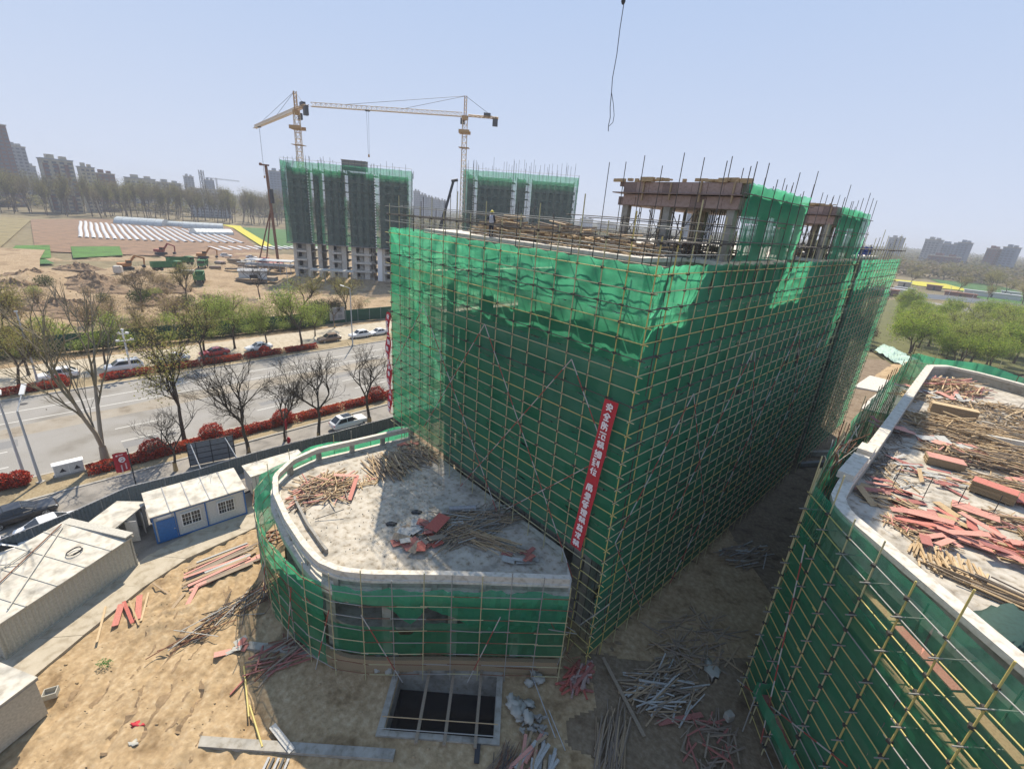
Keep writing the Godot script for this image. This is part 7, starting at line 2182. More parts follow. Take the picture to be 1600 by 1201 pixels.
# ---------------------------------------------------------------- heaps and stacks
func woods() -> Array: return [M.wood0, M.wood1, M.wood2, M.wood3, M.wood4]
func heap(called: String, label: String, category: String, at: Vector3, turn: float, ext: Vector3, n: int, lens: Vector2, sec: Vector2, mats: Array, fan: float, group := "", seed_ := 1, piece := "plank") -> Node3D:
	# sticks thrown on top of each other; x is the main direction of the heap
	var o := thing(called, label, category, at, turn, group)
	var r := RandomNumberGenerator.new(); r.seed = seed_
	for i in n:
		var a := r.randf() * TAU; var q := sqrt(r.randf())
		var x := cos(a) * q * ext.x; var z := sin(a) * q * ext.z
		var y := 0.03 + ext.y * (1.0 - q * q * 0.85) * pow(float(i) / n, 0.8)
		var yaw := r.randfn() * fan
		var d := Vector3(cos(yaw), r.randfn() * 0.06, sin(yaw))
		var w := r.randf_range(sec.x, sec.y)
		plank(piece, Vector3(x, y, z), d, r.randf_range(lens.x, lens.y), w, w * r.randf_range(0.5, 1.0), mats[r.randi() % mats.size()], o, r.randfn() * 0.3)
	return o

func sheets(label: String, at: Vector3, turn: float, n: int, ext: Vector3, mats: Array, seed_: int, size := Vector2(1.83, 0.915)) -> void:
	# loose formwork sheets lying across each other
	var o := thing("loose_boards", label, "formwork boards", at, turn)
	var r := RandomNumberGenerator.new(); r.seed = seed_
	for i in n:
		var s := put("board", unit_box, mats[r.randi() % mats.size()], o)
		var l := size.x * r.randf_range(0.45, 1.0); var w := size.y * r.randf_range(0.5, 1.0)
		s.transform = Transform3D(Basis(Vector3.UP, r.randfn() * 0.7) * Basis(Vector3.RIGHT, r.randfn() * 0.12) * Basis(Vector3.BACK, r.randfn() * 0.10) * Basis.from_scale(Vector3(l, 0.018, w)), Vector3(r.randf_range(-1, 1) * ext.x, 0.06 + ext.y * float(i) / n, r.randf_range(-1, 1) * ext.z))

func stack(label: String, at: Vector3, turn: float, n: int, top: Material, size := Vector3(1.83, 0.02, 0.915), edge: Material = null) -> void:
	var o := thing("board_stack", label, "board stack", at, turn)
	for e in [-0.6, 0.6]:
		var b := put("bearer", unit_box, M.wood2, o); b.transform = Transform3D(Basis.from_scale(Vector3(0.08, 0.08, size.z)), Vector3(e * size.x * 0.6, 0.04, 0))
	for i in n:
		var s := put("board", unit_box, top if i == n - 1 else (edge if edge else M.ply_edge), o)
		s.transform = Transform3D(Basis(Vector3.UP, rf(-0.015, 0.015)) * Basis.from_scale(Vector3(size.x, size.y * 0.86, size.z)), Vector3(rf(-0.03, 0.03), 0.09 + size.y * (i + 0.5), rf(-0.025, 0.025)))

func single(called: String, label: String, category: String, a: Vector3, b: Vector3, w: float, t: float, m: Material, group := "") -> void:
	var o := put(called, unit_box, m)
	var d := b - a
	var s := d.normalized().cross(Vector3.UP).normalized()
	o.transform = Transform3D(Basis(d, s.cross(d.normalized()) * t, s * w), (a + b) / 2)
	tag(o, label, category, group)

func on_roof(x: float, z: float, y := 0.0) -> Vector3:
	return C0 + Vector3(0.72, 0, -0.694) * x + Vector3(0.694, 0, 0.72) * z + Vector3(0, ROOF + y, 0)

func debris() -> void:
	var wd := woods()
	# the long heap on the main roof
	heap("timber_heap", "long heap of stripped timber on the main roof beside the worker", "timber heap", on_roof(4.7, -15.2), TURN + PI / 2, Vector3(3.4, 1.6, 1.6), 170, Vector2(1.2, 3.2), Vector2(0.05, 0.11), wd, 0.35, "timber heaps on the main roof", 1)
	heap("timber_heap", "middle heap of stripped timber on the main roof", "timber heap", on_roof(4.6, -9.8), TURN + PI / 2, Vector3(3.6, 1.4, 1.6), 170, Vector2(1.2, 3.2), Vector2(0.05, 0.11), wd, 0.4, "timber heaps on the main roof", 2)
	heap("timber_heap", "right-hand heap of timber on the main roof before the nearer room", "timber heap", on_roof(4.6, -5.2), TURN + PI / 2, Vector3(2.2, 1.0, 1.5), 130, Vector2(1.0, 3.0), Vector2(0.05, 0.1), wd, 0.45, "timber heaps on the main roof", 3)
	heap("timber_heap", "low dark heap of tubes at the foot of the nearer rooftop room", "timber heap", on_roof(6.0, -3.3), TURN, Vector3(1.6, 0.4, 0.9), 40, Vector2(1.0, 2.6), Vector2(0.05, 0.08), [M.pole_dark, M.wood4, M.pole_grey], 0.5, "", 4)
	heap("timber_heap", "heap of timber deep inside the nearer rooftop room", "timber heap", on_roof(12.5, -4.5), TURN, Vector3(3.5, 0.8, 3.0), 70, Vector2(1.0, 2.6), Vector2(0.06, 0.12), [M.wood2, M.wood4, M.formwork_dark], 0.8, "", 5)
	heap("timber_heap", "heap of timber and sacks under the farther rooftop room", "timber heap", on_roof(29.0, -2.5), TURN, Vector3(3.5, 0.8, 1.6), 60, Vector2(0.8, 2.2), Vector2(0.06, 0.14), [M.wood2, M.sack, M.formwork_dark], 0.8, "", 6)
	# the low annex roof
	var h := 6.41
	heap("timber_heap", "round sunlit heap of yellow timber on the low annex roof", "timber heap", Vector3(-13.5, h, -28.9), 0.7, Vector3(2.2, 0.8, 1.8), 130, Vector2(0.9, 2.5), Vector2(0.05, 0.1), [M.wood0, M.wood3, M.wood1, M.wood2, M.ply3], 0.9, "", 11)
	single("red_board", "long red board of the angled pair on the sunlit timber heap", "board", Vector3(-13.1, h + 0.72, -30.0), Vector3(-11.4, h + 0.66, -30.2), 0.32, 0.02, M.ply3)
	single("red_board", "pink board hanging down the right side of the sunlit timber heap", "board", Vector3(-11.4, h + 0.64, -30.3), Vector3(-11.1, h + 0.2, -27.7), 0.3, 0.02, M.ply1)
	heap("timber_heap", "small scatter of sticks right of the sunlit heap", "timber heap", Vector3(-10.6, h, -30.4), 1.2, Vector3(0.7, 0.2, 0.7), 16, Vector2(0.7, 1.5), Vector2(0.04, 0.08), [M.wood0, M.ply3, M.wood3], 0.7, "", 12)
	heap("timber_heap", "combed heap of parallel battens on the shadow's edge of the annex roof", "timber heap", Vector3(-9.6, h, -33.0), 2.25, Vector3(1.7, 0.55, 2.0), 110, Vector2(1.6, 2.8), Vector2(0.05, 0.09), wd, 0.14, "", 13)
	heap("timber_heap", "shaded heap of battens at the foot of the tall scaffold's far end", "timber heap", Vector3(-7.9, h, -34.8), 2.6, Vector3(1.7, 0.6, 1.7), 100, Vector2(1.0, 2.4), Vector2(0.05, 0.09), [M.wood2, M.wood4, M.wood1], 0.5, "", 14)
	sheets("rubble of broken red boards at the parapet's far end", Vector3(-8.9, h, -36.6), 0.8, 12, Vector3(1.2, 0.3, 0.6), [M.ply1, M.ply2, M.wood2], 15, Vector2(1.2, 0.5))
	heap("timber_heap", "long shaded heap of tubes and battens under the netted front face", "timber heap", Vector3(-2.2, h, -26.0), 0.55, Vector3(3.4, 0.65, 1.7), 150, Vector2(1.0, 3.4), Vector2(0.04, 0.08), [M.wood1, M.wood2, M.wood4, M.pole_grey], 0.45, "", 16)
	heap("timber_heap", "bundle of long bamboo-pale poles fanning to the parapet", "timber heap", Vector3(-1.4, h, -24.9), -0.42, Vector3(1.9, 0.45, 0.7), 60, Vector2(2.6, 4.6), Vector2(0.035, 0.06), [M.wood0, M.wood1, M.pole_grey], 0.12, "", 17)
	single("red_board", "big dark red formwork sheet on top of the shaded heap", "board", Vector3(-4.6, h + 0.55, -24.7), Vector3(-3.9, h + 0.75, -26.1), 0.95, 0.02, M.ply0)
	single("red_board", "red sheet lying flat at the left end of the shaded heap", "board", Vector3(-6.9, h + 0.12, -23.6), Vector3(-5.9, h + 0.16, -24.2), 0.7, 0.02, M.ply1)
	single("red_board", "red sheet right of the flat left one, by the parapet", "board", Vector3(-5.6, h + 0.14, -24.0), Vector3(-4.5, h + 0.18, -23.4), 0.75, 0.02, M.ply1)
	single("grey_board", "pale grey square sheet leaning on the shaded heap", "board", Vector3(-6.0, h + 0.3, -24.6), Vector3(-5.5, h + 0.35, -25.2), 0.75, 0.02, M.ply_grey)
	sheets("jumble of grey and red sheets about the big red one", Vector3(-4.6, h, -24.7), 0.4, 24, Vector3(1.9, 0.45, 1.1), [M.ply_grey, M.ply2, M.wood2, M.ply_grey, M.ply0], 18, Vector2(1.3, 0.7))
	sheets("small pile of red and white sheets in the annex roof's right corner", Vector3(1.2, h, -23.3), 0.3, 10, Vector3(1.0, 0.3, 0.5), [M.ply2, M.ply_grey, M.ply1], 19, Vector2(1.0, 0.5))
	for e in [[-2.8, -27.4, "grey corrugated pipe half lying on the shaded heap"]]:
		var m := MB.new(); m.rod(Vector3(-1.0, 0.35, 0), Vector3(0.9, 0.4, -0.3), 0.19, 10); var p := tag(obj("pipe", m, M.steel_grey), e[2], "pipe"); p.position = Vector3(e[0], h, e[1])
	for e in [[-6.1, -27.1, "crumpled black sheeting beyond the shaded heap"], [-7.5, -25.6, "crumpled black sheeting nearest the sunlit part of the roof"]]:
		var m := MB.new(); m.blob(Vector3.ZERO, Vector3(0.34, 0.1, 0.2), noise, 0.7, 22); var p := tag(obj("sheeting", m, M.tarp), e[2], "sheeting"); p.position = Vector3(e[0], h + 0.08, e[1])
	bar_thing("steel_bar", "rusty bar leaning over the low upstand on the annex roof", Vector3(-12.6, h + 0.1, -25.4), Vector3(-10.9, h + 0.5, -26.2), 0.03, M.black_iron)
	var gm := MB.new()
	for i in 420:
		var p := Vector2(rf(-15.0, 3.0), rf(-35, -21.5))
		if p.y > -22.6 - 0.0 * p.x or p.x * 0.72 + p.y * 0.694 < -37 or -0.694 * (p.x - 6.1) - 0.72 * (p.y + 21.2) > 24 or (p.x - 6.1) * 0.72 - (p.y + 21.2) * 0.694 > -1.0: continue
		gm.box(Transform3D(Basis(Vector3(rf(-1, 1), rf(-1, 1), rf(-1, 1)).normalized(), rf(0, 3)), Vector3(p.x, h + 0.02, p.y)), Vector3(rf(0.02, 0.08), rf(0.015, 0.04), rf(0.02, 0.07)))
	var gr := stuff(obj("rubble", gm, M.concrete)); gr.set_meta("label", "crumbs of concrete and chips strewn over the annex roof"); gr.set_meta("category", "rubble")
	# the right annex roof
	h = 13.92
	stack("neat red-topped sheet stack, left one of the pair on the right roof", Vector3(27.6, h, -26.0), 0.53 - 1.05, 24, M.ply3)
	stack("taller bright red-topped sheet stack, right one of the pair on the right roof", Vector3(27.4, h, -22.6), -0.9, 32, M.ply1)
	stack("low leaning stack of pink sheets in front of the bright red stack", Vector3(24.6, h, -20.6), -0.75, 9, M.ply3)
	stack("long yellow batten stack with timber edges on the far right roof", Vector3(36.0, h, -35.0), -0.55, 18, M.wood3, Vector3(2.9, 0.05, 0.8), M.wood1)
	stack("second low stack of red boards cut by the right edge", Vector3(26.2, h, -18.6), -0.4, 12, M.ply2)
	heap("timber_heap", "sunlit heap of long pale battens at the roof's far corner", "timber heap", Vector3(43.2, h, -43.0), 0.4, Vector3(3.2, 1.0, 2.2), 110, Vector2(2.0, 4.2), Vector2(0.06, 0.13), [M.wood0, M.wood3, M.wood3, M.ply3], 0.35, "", 21)
	heap("timber_heap", "tangled heap of sticks right of the yellow batten stack", "timber heap", Vector3(42.0, h, -36.5), 0.2, Vector3(3.8, 0.8, 2.6), 120, Vector2(1.2, 3.4), Vector2(0.05, 0.1), wd, 0.8, "", 22)
	heap("timber_heap", "bristling heap of sticks before the yellow batten stack", "timber heap", Vector3(32.8, h, -31.2), -0.35, Vector3(3.0, 0.8, 1.6), 130, Vector2(1.0, 2.8), Vector2(0.04, 0.09), [M.wood0, M.wood3, M.wood1, M.wood2], 0.55, "", 23)
	heap("timber_heap", "wide heap of grey sticks behind the two red stacks", "timber heap", Vector3(31.6, h, -26.6), -0.55, Vector3(3.4, 0.8, 1.8), 140, Vector2(1.0, 3.0), Vector2(0.04, 0.09), [M.wood1, M.wood2, M.wood0, M.wood4], 0.5, "", 24)
	heap("timber_heap", "heap of sticks reaching to the photo's right edge", "timber heap", Vector3(35.4, h, -27.8), -0.4, Vector3(3.0, 0.7, 1.8), 90, Vector2(1.0, 3.0), Vector2(0.04, 0.09), wd, 0.5, "", 25)
	sheets("loose pinkish sheets sliding over each other before the tangled heaps", Vector3(30.0, h, -29.5), -0.5, 16, Vector3(2.0, 0.35, 0.9), [M.ply2, M.ply3, M.ply_grey], 26)
	sheets("red offcuts strewn over the roof's sunlit strip near the corner", Vector3(21.8, h, -21.0), -0.7, 26, Vector3(2.4, 0.22, 1.5), [M.ply1, M.ply3, M.ply2, M.wood0], 27, Vector2(1.5, 0.45))
	sheets("long red planks and sheets heaped at the roof's middle edge", Vector3(22.4, h, -18.2), -0.35, 34, Vector3(2.6, 0.5, 1.5), [M.ply1, M.ply3, M.ply2, M.ply3], 28, Vector2(2.2, 0.5))
	sheets("pink sheets lying about right of the bright red stack", Vector3(29.6, h, -20.6), -0.5, 18, Vector3(2.2, 0.35, 1.6), [M.ply3, M.ply1, M.ply3], 29)
	heap("timber_heap", "twig-like scrap of battens among the red offcuts", "timber heap", Vector3(20.9, h, -20.4), -0.8, Vector3(1.9, 0.25, 1.1), 60, Vector2(0.6, 1.6), Vector2(0.035, 0.07), [M.wood0, M.wood3, M.wood2], 0.5, "", 30)
	heap("batten_row", "row of short pale battens laid side by side near the front coping", "timber heap", Vector3(19.4, h, -16.4), 0.95, Vector3(0.7, 0.3, 1.4), 46, Vector2(0.9, 1.4), Vector2(0.06, 0.09), [M.wood3, M.wood0], 0.14, "", 31)
	heap("batten_bundle", "bundle of long dark battens at the right edge near the front coping", "timber heap", Vector3(20.8, h, -14.2), -0.75, Vector3(1.4, 0.45, 0.6), 50, Vector2(3.0, 4.4), Vector2(0.05, 0.08), [M.wood1, M.wood2, M.wood0], 0.04, "", 32)
	heap("timber_heap", "loose wire-thin sticks in the shade along the long parapet", "timber heap", Vector3(25.6, h, -28.4), 0.75, Vector3(4.0, 0.15, 0.9), 60, Vector2(0.8, 2.4), Vector2(0.025, 0.05), [M.wood2, M.pole_dark, M.wood4], 0.8, "", 33)
	heap("timber_heap", "sticks and offcuts between the pink sheets and the bright red stack", "timber heap", Vector3(29.4, h, -24.0), -0.5, Vector3(1.8, 0.4, 1.0), 60, Vector2(0.8, 2.4), Vector2(0.04, 0.08), [M.wood0, M.wood3, M.wood2], 0.6, "", 34)
	sheets("scatter of faded pink boards in the middle of the right roof", Vector3(33.5, h, -24.5), -0.4, 22, Vector3(2.6, 0.3, 1.6), [M.ply3, M.ply2, M.ply_grey, M.wood0], 35, Vector2(1.8, 0.5))
	sheets("pale offcuts and red scraps at the foot of the bristling heap", Vector3(29.2, h, -31.0), -0.6, 22, Vector3(2.0, 0.2, 1.3), [M.ply2, M.ply_grey, M.wood0, M.wood2], 36, Vector2(1.2, 0.3))
	heap("timber_heap", "grey rubble of short sticks along the sunlit strip by the notch", "timber heap", Vector3(23.6, h, -24.2), 0.7, Vector3(2.2, 0.16, 1.2), 60, Vector2(0.4, 1.5), Vector2(0.03, 0.08), [M.wood2, M.wood0, M.ply_grey], 0.9, "", 37)
	heap("timber_heap", "long battens and pink strips heaped towards the right frame edge", "timber heap", Vector3(25.0, h, -16.6), -0.5, Vector3(2.2, 0.5, 1.0), 60, Vector2(1.5, 3.4), Vector2(0.05, 0.14), [M.ply3, M.wood3, M.wood0, M.ply1], 0.25, "", 38)
	heap("timber_heap", "flat litter of sticks between the far stack and the long parapet", "timber heap", Vector3(38.0, h, -39.2), -0.3, Vector3(3.0, 0.2, 1.6), 70, Vector2(0.8, 2.4), Vector2(0.03, 0.08), [M.wood0, M.wood1, M.wood3], 0.9, "", 39)
	sheets("pink and pale boards fanned out left of the left red stack", Vector3(25.2, h, -24.6), -0.9, 26, Vector3(1.8, 0.2, 1.2), [M.ply3, M.wood0, M.ply_grey, M.ply2], 51, Vector2(1.6, 0.25))
	sheets("pale formwork sheets between the yellow stack and the parapet's far corner", Vector3(39.0, h, -40.8), -0.5, 24, Vector3(2.4, 0.3, 1.4), [M.wood0, M.ply3, M.wood3, M.ply_grey], 52, Vector2(2.2, 0.5))
	heap("timber_heap", "thick tangle of battens between the yellow stack and the left red stack", "timber heap", Vector3(34.4, h, -32.6), -0.5, Vector3(3.2, 0.9, 1.6), 130, Vector2(1.0, 3.0), Vector2(0.04, 0.1), [M.wood0, M.wood3, M.wood1], 0.7, "", 53)
	heap("timber_heap", "sunlit tangle of battens right of the left red stack", "timber heap", Vector3(30.2, h, -27.6), -0.3, Vector3(2.0, 0.6, 1.2), 80, Vector2(0.8, 2.4), Vector2(0.04, 0.09), [M.wood0, M.wood3, M.ply3], 0.8, "", 54)
	sheets("faded red strips under the right frame edge behind the bright red stack", Vector3(31.5, h, -22.0), -0.4, 30, Vector3(2.4, 0.35, 1.8), [M.ply3, M.ply2, M.wood0, M.ply_grey], 55, Vector2(2.0, 0.35))
	heap("timber_heap", "splintered short battens along the sunlit foot of the red planks", "timber heap", Vector3(20.0, h, -18.6), -0.6, Vector3(1.5, 0.25, 0.8), 70, Vector2(0.4, 1.2), Vector2(0.03, 0.07), [M.wood0, M.wood3, M.wood1, M.ply3], 0.9, "", 56)
	heap("timber_heap", "dark sticks and wire in the shade of the notched parapet", "timber heap", Vector3(22.6, h, -25.0), 0.75, Vector3(2.6, 0.15, 0.6), 50, Vector2(0.6, 2.0), Vector2(0.02, 0.05), [M.wood4, M.pole_dark, M.wood2], 0.7, "", 57)
	heap("timber_heap", "spill of battens between the pink sheets and the red planks", "timber heap", Vector3(26.2, h, -19.8), -0.4, Vector3(2.0, 0.3, 1.0), 70, Vector2(0.8, 2.2), Vector2(0.04, 0.08), [M.wood0, M.wood1, M.ply3], 0.6, "", 58)
	heap("timber_heap", "loose timber strewn across the far half of the roof by the curb", "timber heap", Vector3(38.2, h, -32.0), -0.3, Vector3(3.4, 0.4, 2.0), 110, Vector2(1.0, 3.0), Vector2(0.04, 0.1), wd, 0.7, "", 59)
	var tp := MB.new(); tp.blob(Vector3.ZERO, Vector3(1.5, 0.28, 0.7), noise, 0.6, 28, 0.6)
	tag(obj("tarpaulin", tp, M.tarp_green), "crumpled dark green tarpaulin beside the front coping", "tarpaulin"); get_node("tarpaulin").position = Vector3(18.6, h + 0.15, -12.9)
	for k in 5:
		var o := thing("starter_bar", ["first", "second", "third", "fourth", "fifth"][k] + " thin starter bar standing out of the right roof, counted from the parapet", "steel bar", Vector3(21.6 + 1.25 * k, h, -22.4 + 0.65 * k), 0.0, "starter bars of the right roof")
		bar("bar", Vector3.ZERO, Vector3(0.2, 1.3, -0.15), 0.02, M.black_iron, o)
		bar("bar", Vector3(-0.4, 0.35, 0.1), Vector3(0.5, 0.4, -0.2), 0.015, M.black_iron, o)
	# the sunny yard: planks
	var o := thing("plank_pile", "pile of long grey and pink planks fanned out on the sunny yard", "plank pile", Vector3(-20.9, 0.1, -27.1), 0.80)
	for i in 22:
		var m: Material = [M.wood1, M.ply3, M.wood4, M.wood2, M.ply3, M.ply_grey][i % 6]
		plank("plank", Vector3(rf(-0.5, 0.5), 0.05 + 0.05 * int(i / 8.0) + 0.015 * (i % 4), -1.5 + 2.9 * ((i % 11) / 11.0)), Vector3(1, rf(-.02, .02), rf(-0.13, 0.06)), rf(3.0, 5.0), rf(0.14, 0.3), 0.045, m, o)
	for e in [[-25.2, -23.0, -24.3, -21.4, 0.36, "ply1", "wide salmon-red board, left one of the pair by the spoil bank"], [-25.2, -23.2, -23.4, -21.7, 0.2, "ply0", "narrow dark red board leaning across, by the spoil bank"], [-24.6, -23.8, -23.3, -22.0, 0.34, "ply1", "wide salmon board, right one of the pair by the spoil bank"], [-24.2, -24.1, -23.0, -21.9, 0.12, "wood3", "yellow batten beside the salmon board"], [-24.9, -23.3, -22.9, -21.6, 0.1, "wood0", "thin batten crossing the salmon boards"], [-26.0, -22.7, -24.4, -20.2, 0.12, "wood3", "lone yellow batten at the path's edge"], [-24.5, -24.9, -22.7, -24.1, 0.1, "wood1", "short batten lying alone below the plank pile"], [-21.8, -24.3, -21.7, -21.7, 0.22, "wood1", "grey beam lying alone on the sunny yard"], [-21.5, -25.4, -20.9, -23.0, 0.28, "ply3", "pink board at the foot of the plank pile"], [-21.4, -25.0, -18.5, -28.8, 0.3, "ply3", "long pink plank along the lower side of the plank pile"], [-18.9, -28.2, -18.4, -28.7, 0.5, "ply3", "pink square offcut at the right end of the long pink plank"]]:
		single("plank", e[6], "plank", Vector3(e[0], 0.26, e[1]), Vector3(e[2], 0.17, e[3]), e[4], 0.04, M[e[5]])
	sheets("torn salmon-red boards on the shadow's edge", Vector3(-16.0, 0.1, -20.3), 0.9, 7, Vector3(0.7, 0.1, 0.4), [M.ply1, M.ply3, M.sack], 41, Vector2(1.0, 0.4))
	single("plank", "grey-mauve plank tipped over the foundation strip", "plank", Vector3(-11.4, 0.24, -16.2), Vector3(-9.8, 0.2, -15.1), 0.34, 0.03, M.ply_grey)
	for e in [[-14.8, -19.4, -12.9, -16.6, "yellow tube lying along the shadow's edge, upper one"], [-13.2, -17.2, -11.4, -15.2, "yellow tube lying along the shadow's edge, lower one"]]:
		bar_thing("tube", e[4], Vector3(e[0], 0.16, e[1]), Vector3(e[2], 0.16, e[3]), 0.05, M.pole_yellow)
	heap("tube_heap", "tangle of dark tubes against the annex's left net", "tube heap", Vector3(-17.6, 0, -23.6), 0.95, Vector3(4.2, 0.7, 0.7), 70, Vector2(1.0, 3.2), Vector2(0.04, 0.06), [M.pole_dark, M.rust, M.pole_grey], 0.5, "", 42)
	heap("tube_heap", "leaning tubes and boards below the annex corner", "tube heap", Vector3(-13.0, 0, -20.3), 0.9, Vector3(1.8, 0.6, 1.1), 34, Vector2(1.4, 3.6), Vector2(0.05, 0.12), [M.wood2, M.ply2, M.rust, M.wood4], 0.5, "", 43)
	# foreground by the pit
	heap("plank_pile", "pale mauve planks at the bottom edge right of the pit", "plank pile", Vector3(2.7, 0.05, -15.4), 1.15, Vector3(0.9, 0.3, 1.0), 22, Vector2(1.4, 2.4), Vector2(0.12, 0.2), [M.ply_grey, M.wood1, M.ply3], 0.2, "", 44)
	heap("plank_pile", "bundle of long grey battens pointing at the viewer", "plank pile", Vector3(6.9, 0.05, -16.6), 1.25, Vector3(1.4, 0.3, 0.9), 44, Vector2(2.2, 3.6), Vector2(0.05, 0.08), [M.wood1, M.wood2, M.wood4], 0.13, "", 45)
	heap("plank_pile", "fan-shaped pile of grey battens in the shaded alley mouth", "plank pile", Vector3(10.9, 0.05, -20.0), 0.35, Vector3(2.0, 0.4, 1.7), 110, Vector2(1.2, 2.6), Vector2(0.05, 0.1), [M.wood1, M.wood2, M.ply_grey, M.wood4], 0.4, "", 46)
	heap("plank_pile", "red planks heaped round the scaffold's corner foot", "plank pile", Vector3(5.6, 0.05, -20.4), 1.1, Vector3(0.9, 0.5, 0.8), 30, Vector2(1.0, 2.2), Vector2(0.1, 0.2), [M.ply2, M.ply0, M.formwork], 0.5, "", 47)
	heap("plank_pile", "loose pile of battens along the netted face, halfway down the alley", "plank pile", Vector3(21.9, 0.05, -33.2), 0.4, Vector3(2.2, 0.3, 1.3), 70, Vector2(1.2, 3.0), Vector2(0.05, 0.12), [M.wood1, M.wood2, M.wood4, M.ply_grey], 0.35, "", 48)
	heap("plank_pile", "scattered battens in front of the alley mouth", "plank pile", Vector3(14.0, 0.05, -24.0), 0.2, Vector3(3.2, 0.14, 2.2), 80, Vector2(1.2, 3.0), Vector2(0.04, 0.1), [M.wood1, M.wood2, M.wood4], 0.7, "", 49)
	single("plank", "very long brown plank lying beside the scaffold's corner foot", "plank", Vector3(7.3, 0.3, -21.8), Vector3(8.9, 0.15, -17.2), 0.2, 0.05, M.wood2)
	single("plank", "pinkish plank lying across below the fan-shaped pile", "plank", Vector3(9.9, 0.12, -18.0), Vector3(12.7, 0.12, -18.7), 0.3, 0.04, M.ply2)
	heap("plank_pile", "litter of dark battens between the fan-shaped pile and the right net", "plank pile", Vector3(12.6, 0.05, -17.2), 0.9, Vector3(1.8, 0.12, 1.4), 50, Vector2(0.6, 2.2), Vector2(0.04, 0.1), [M.wood2, M.wood4, M.ply2], 0.8, "", 60)
	bar_thing("tube", "long pale tube lying right of the sacks", Vector3(2.4, 0.35, -20.8), Vector3(3.9, 0.1, -16.8), 0.03, M.galv)
	bar_thing("tube", "thin pale tube beside the long pale one", Vector3(3.6, 0.2, -18.2), Vector3(4.4, 0.1, -16.2), 0.025, M.galv)
	heap("rod_heap", "dark heap of thin steel rods at the bottom edge by the pit's corner", "rod heap", Vector3(1.1, 0, -15.2), 1.0, Vector3(0.7, 0.4, 0.6), 70, Vector2(0.8, 2.0), Vector2(0.02, 0.03), [M.black_iron, M.rust, M.wood4], 0.35, "", 50)
	# material stacks in the works field
	var R := RandomNumberGenerator.new(); R.seed = 9
	for i in 26:
		var u := R.randf(); var v := R.randf()
		var p := Vector3(-118 + 30 * u, 0.4, -196 + 44 * v + 8 * u)
		if i > 18: p = Vector3(-90 + 8 * u, 0.3, -158 + 12 * v)
		var s := Vector3(R.randf_range(2, 6), R.randf_range(0.6, 1.4), R.randf_range(1.5, 3))
		var q := thing("formwork_stack", "stack of weathered formwork and timber on the sandy yard left of the netted tower", "material stack", p, R.randf_range(-0.4, 0.6), "material stacks beside the netted tower")
		for k in 5:
			var b := put("board", unit_box, [M.wood2, M.wood1, M.formwork, M.ply_grey, M.wood4][R.randi() % 5], q)
			b.transform = Transform3D(Basis(Vector3.UP, R.randf_range(-0.1, 0.1)) * Basis.from_scale(Vector3(s.x * R.randf_range(0.8, 1), s.y / 5.2, s.z * R.randf_range(0.8, 1))), Vector3(R.randf_range(-.2, .2), s.y / 5 * (k + 0.5), R.randf_range(-.2, .2)))
	mat("earth_brown", 0.29, 0.215, 0.15, 0.97, "soil", 0.2, "bump", 8.0)
	var mp := [[-110, -118, 7, 1.8], [-121, -128, 8, 2.0], [-97, -124, 6, 1.8], [-88, -110, 7, 1.6], [-100, -98, 8, 1.7], [-127, -112, 9, 1.8], [-138, -128, 8, 1.7], [-80, -116, 5, 1.4], [-115, -140, 6, 1.9], [-141, -146, 6, 1.8], [-74, -104, 6, 1.3], [-92, -92, 6, 1.2]]
	var mw := ["behind the leafy trees", "before the long green truck", "left of the nearest dark truck", "above the red car", "behind the people carrier", "left of the pale block", "at the far left of the works", "by the bare spreading tree", "under the nearest excavator", "at the trench's near end", "behind the notice board", "behind the parked saloon"]
	for k in mp.size():
		var e: Array = mp[k]
		var b := mound_mesh(e[2] * 1.15, e[3] * 1.1, k)
		var q := tag(obj("earth_mound", b, M.earth_brown), "brown earth mound " + mw[k], "earth mound", "brown earth mounds of the works field")
		q.position = Vector3(e[0], 0.3, e[1])
	var cb := MB.new(); cb.cbox(Transform3D(Basis(Vector3.UP, 0.4), Vector3(0, 1.2, 0)), Vector3(2.2, 2.4, 2.0), 0.3)
	tag(obj("concrete_block", cb, M.concrete_pale), "pale upright concrete block standing in the earthworks", "concrete block"); get_node("concrete_block").position = Vector3(-126.5, 0.3, -143.5)

func mound_mesh(w: float, h: float, sd: int) -> MB:
	var b := MB.new()
	var f := func(i: int, j: int) -> Vector3:
		var r := i / 16.0; var a := TAU * (j % 36) / 36.0
		var rim := 1.0 + 0.45 * noise.get_noise_2d(cos(a) * 9.0 + sd * 31.0, sin(a) * 9.0)
		var p := Vector3(cos(a) * w * r * rim, 0, sin(a) * w * 0.62 * r * rim)
		var y := (1.0 - r) * (1.0 + 0.9 * noise.get_noise_2d(p.x * 5.0 + sd * 50.0, p.z * 5.0)) + 0.25 * noise.get_noise_2d(p.x * 14.0, p.z * 14.0 + sd * 9.0) * (1.0 - r)
		p.y = h * y - (0.3 if i == 16 else 0.0)
		return p
	for i in 16:
		for j in 36: b.quad(f.call(i, j), f.call(i + 1, j), f.call(i + 1, j + 1), f.call(i, j + 1)) if i > 0 else b.tri(f.call(0, 0), f.call(1, j), f.call(1, j + 1))
	return b

func bar_thing(called: String, label: String, a: Vector3, b: Vector3, r: float, m: Material) -> void:
	var o := put(called, unit_rod, m)
	var d := b - a
	var l := d.length(); d /= l
	var x := d.cross(Vector3.RIGHT if absf(d.x) < 0.9 else Vector3.BACK).normalized()
	o.transform = Transform3D(Basis(x * r, d * l, x.cross(d) * r), (a + b) / 2)
	tag(o, label, "tube" if called == "tube" else "steel bar")

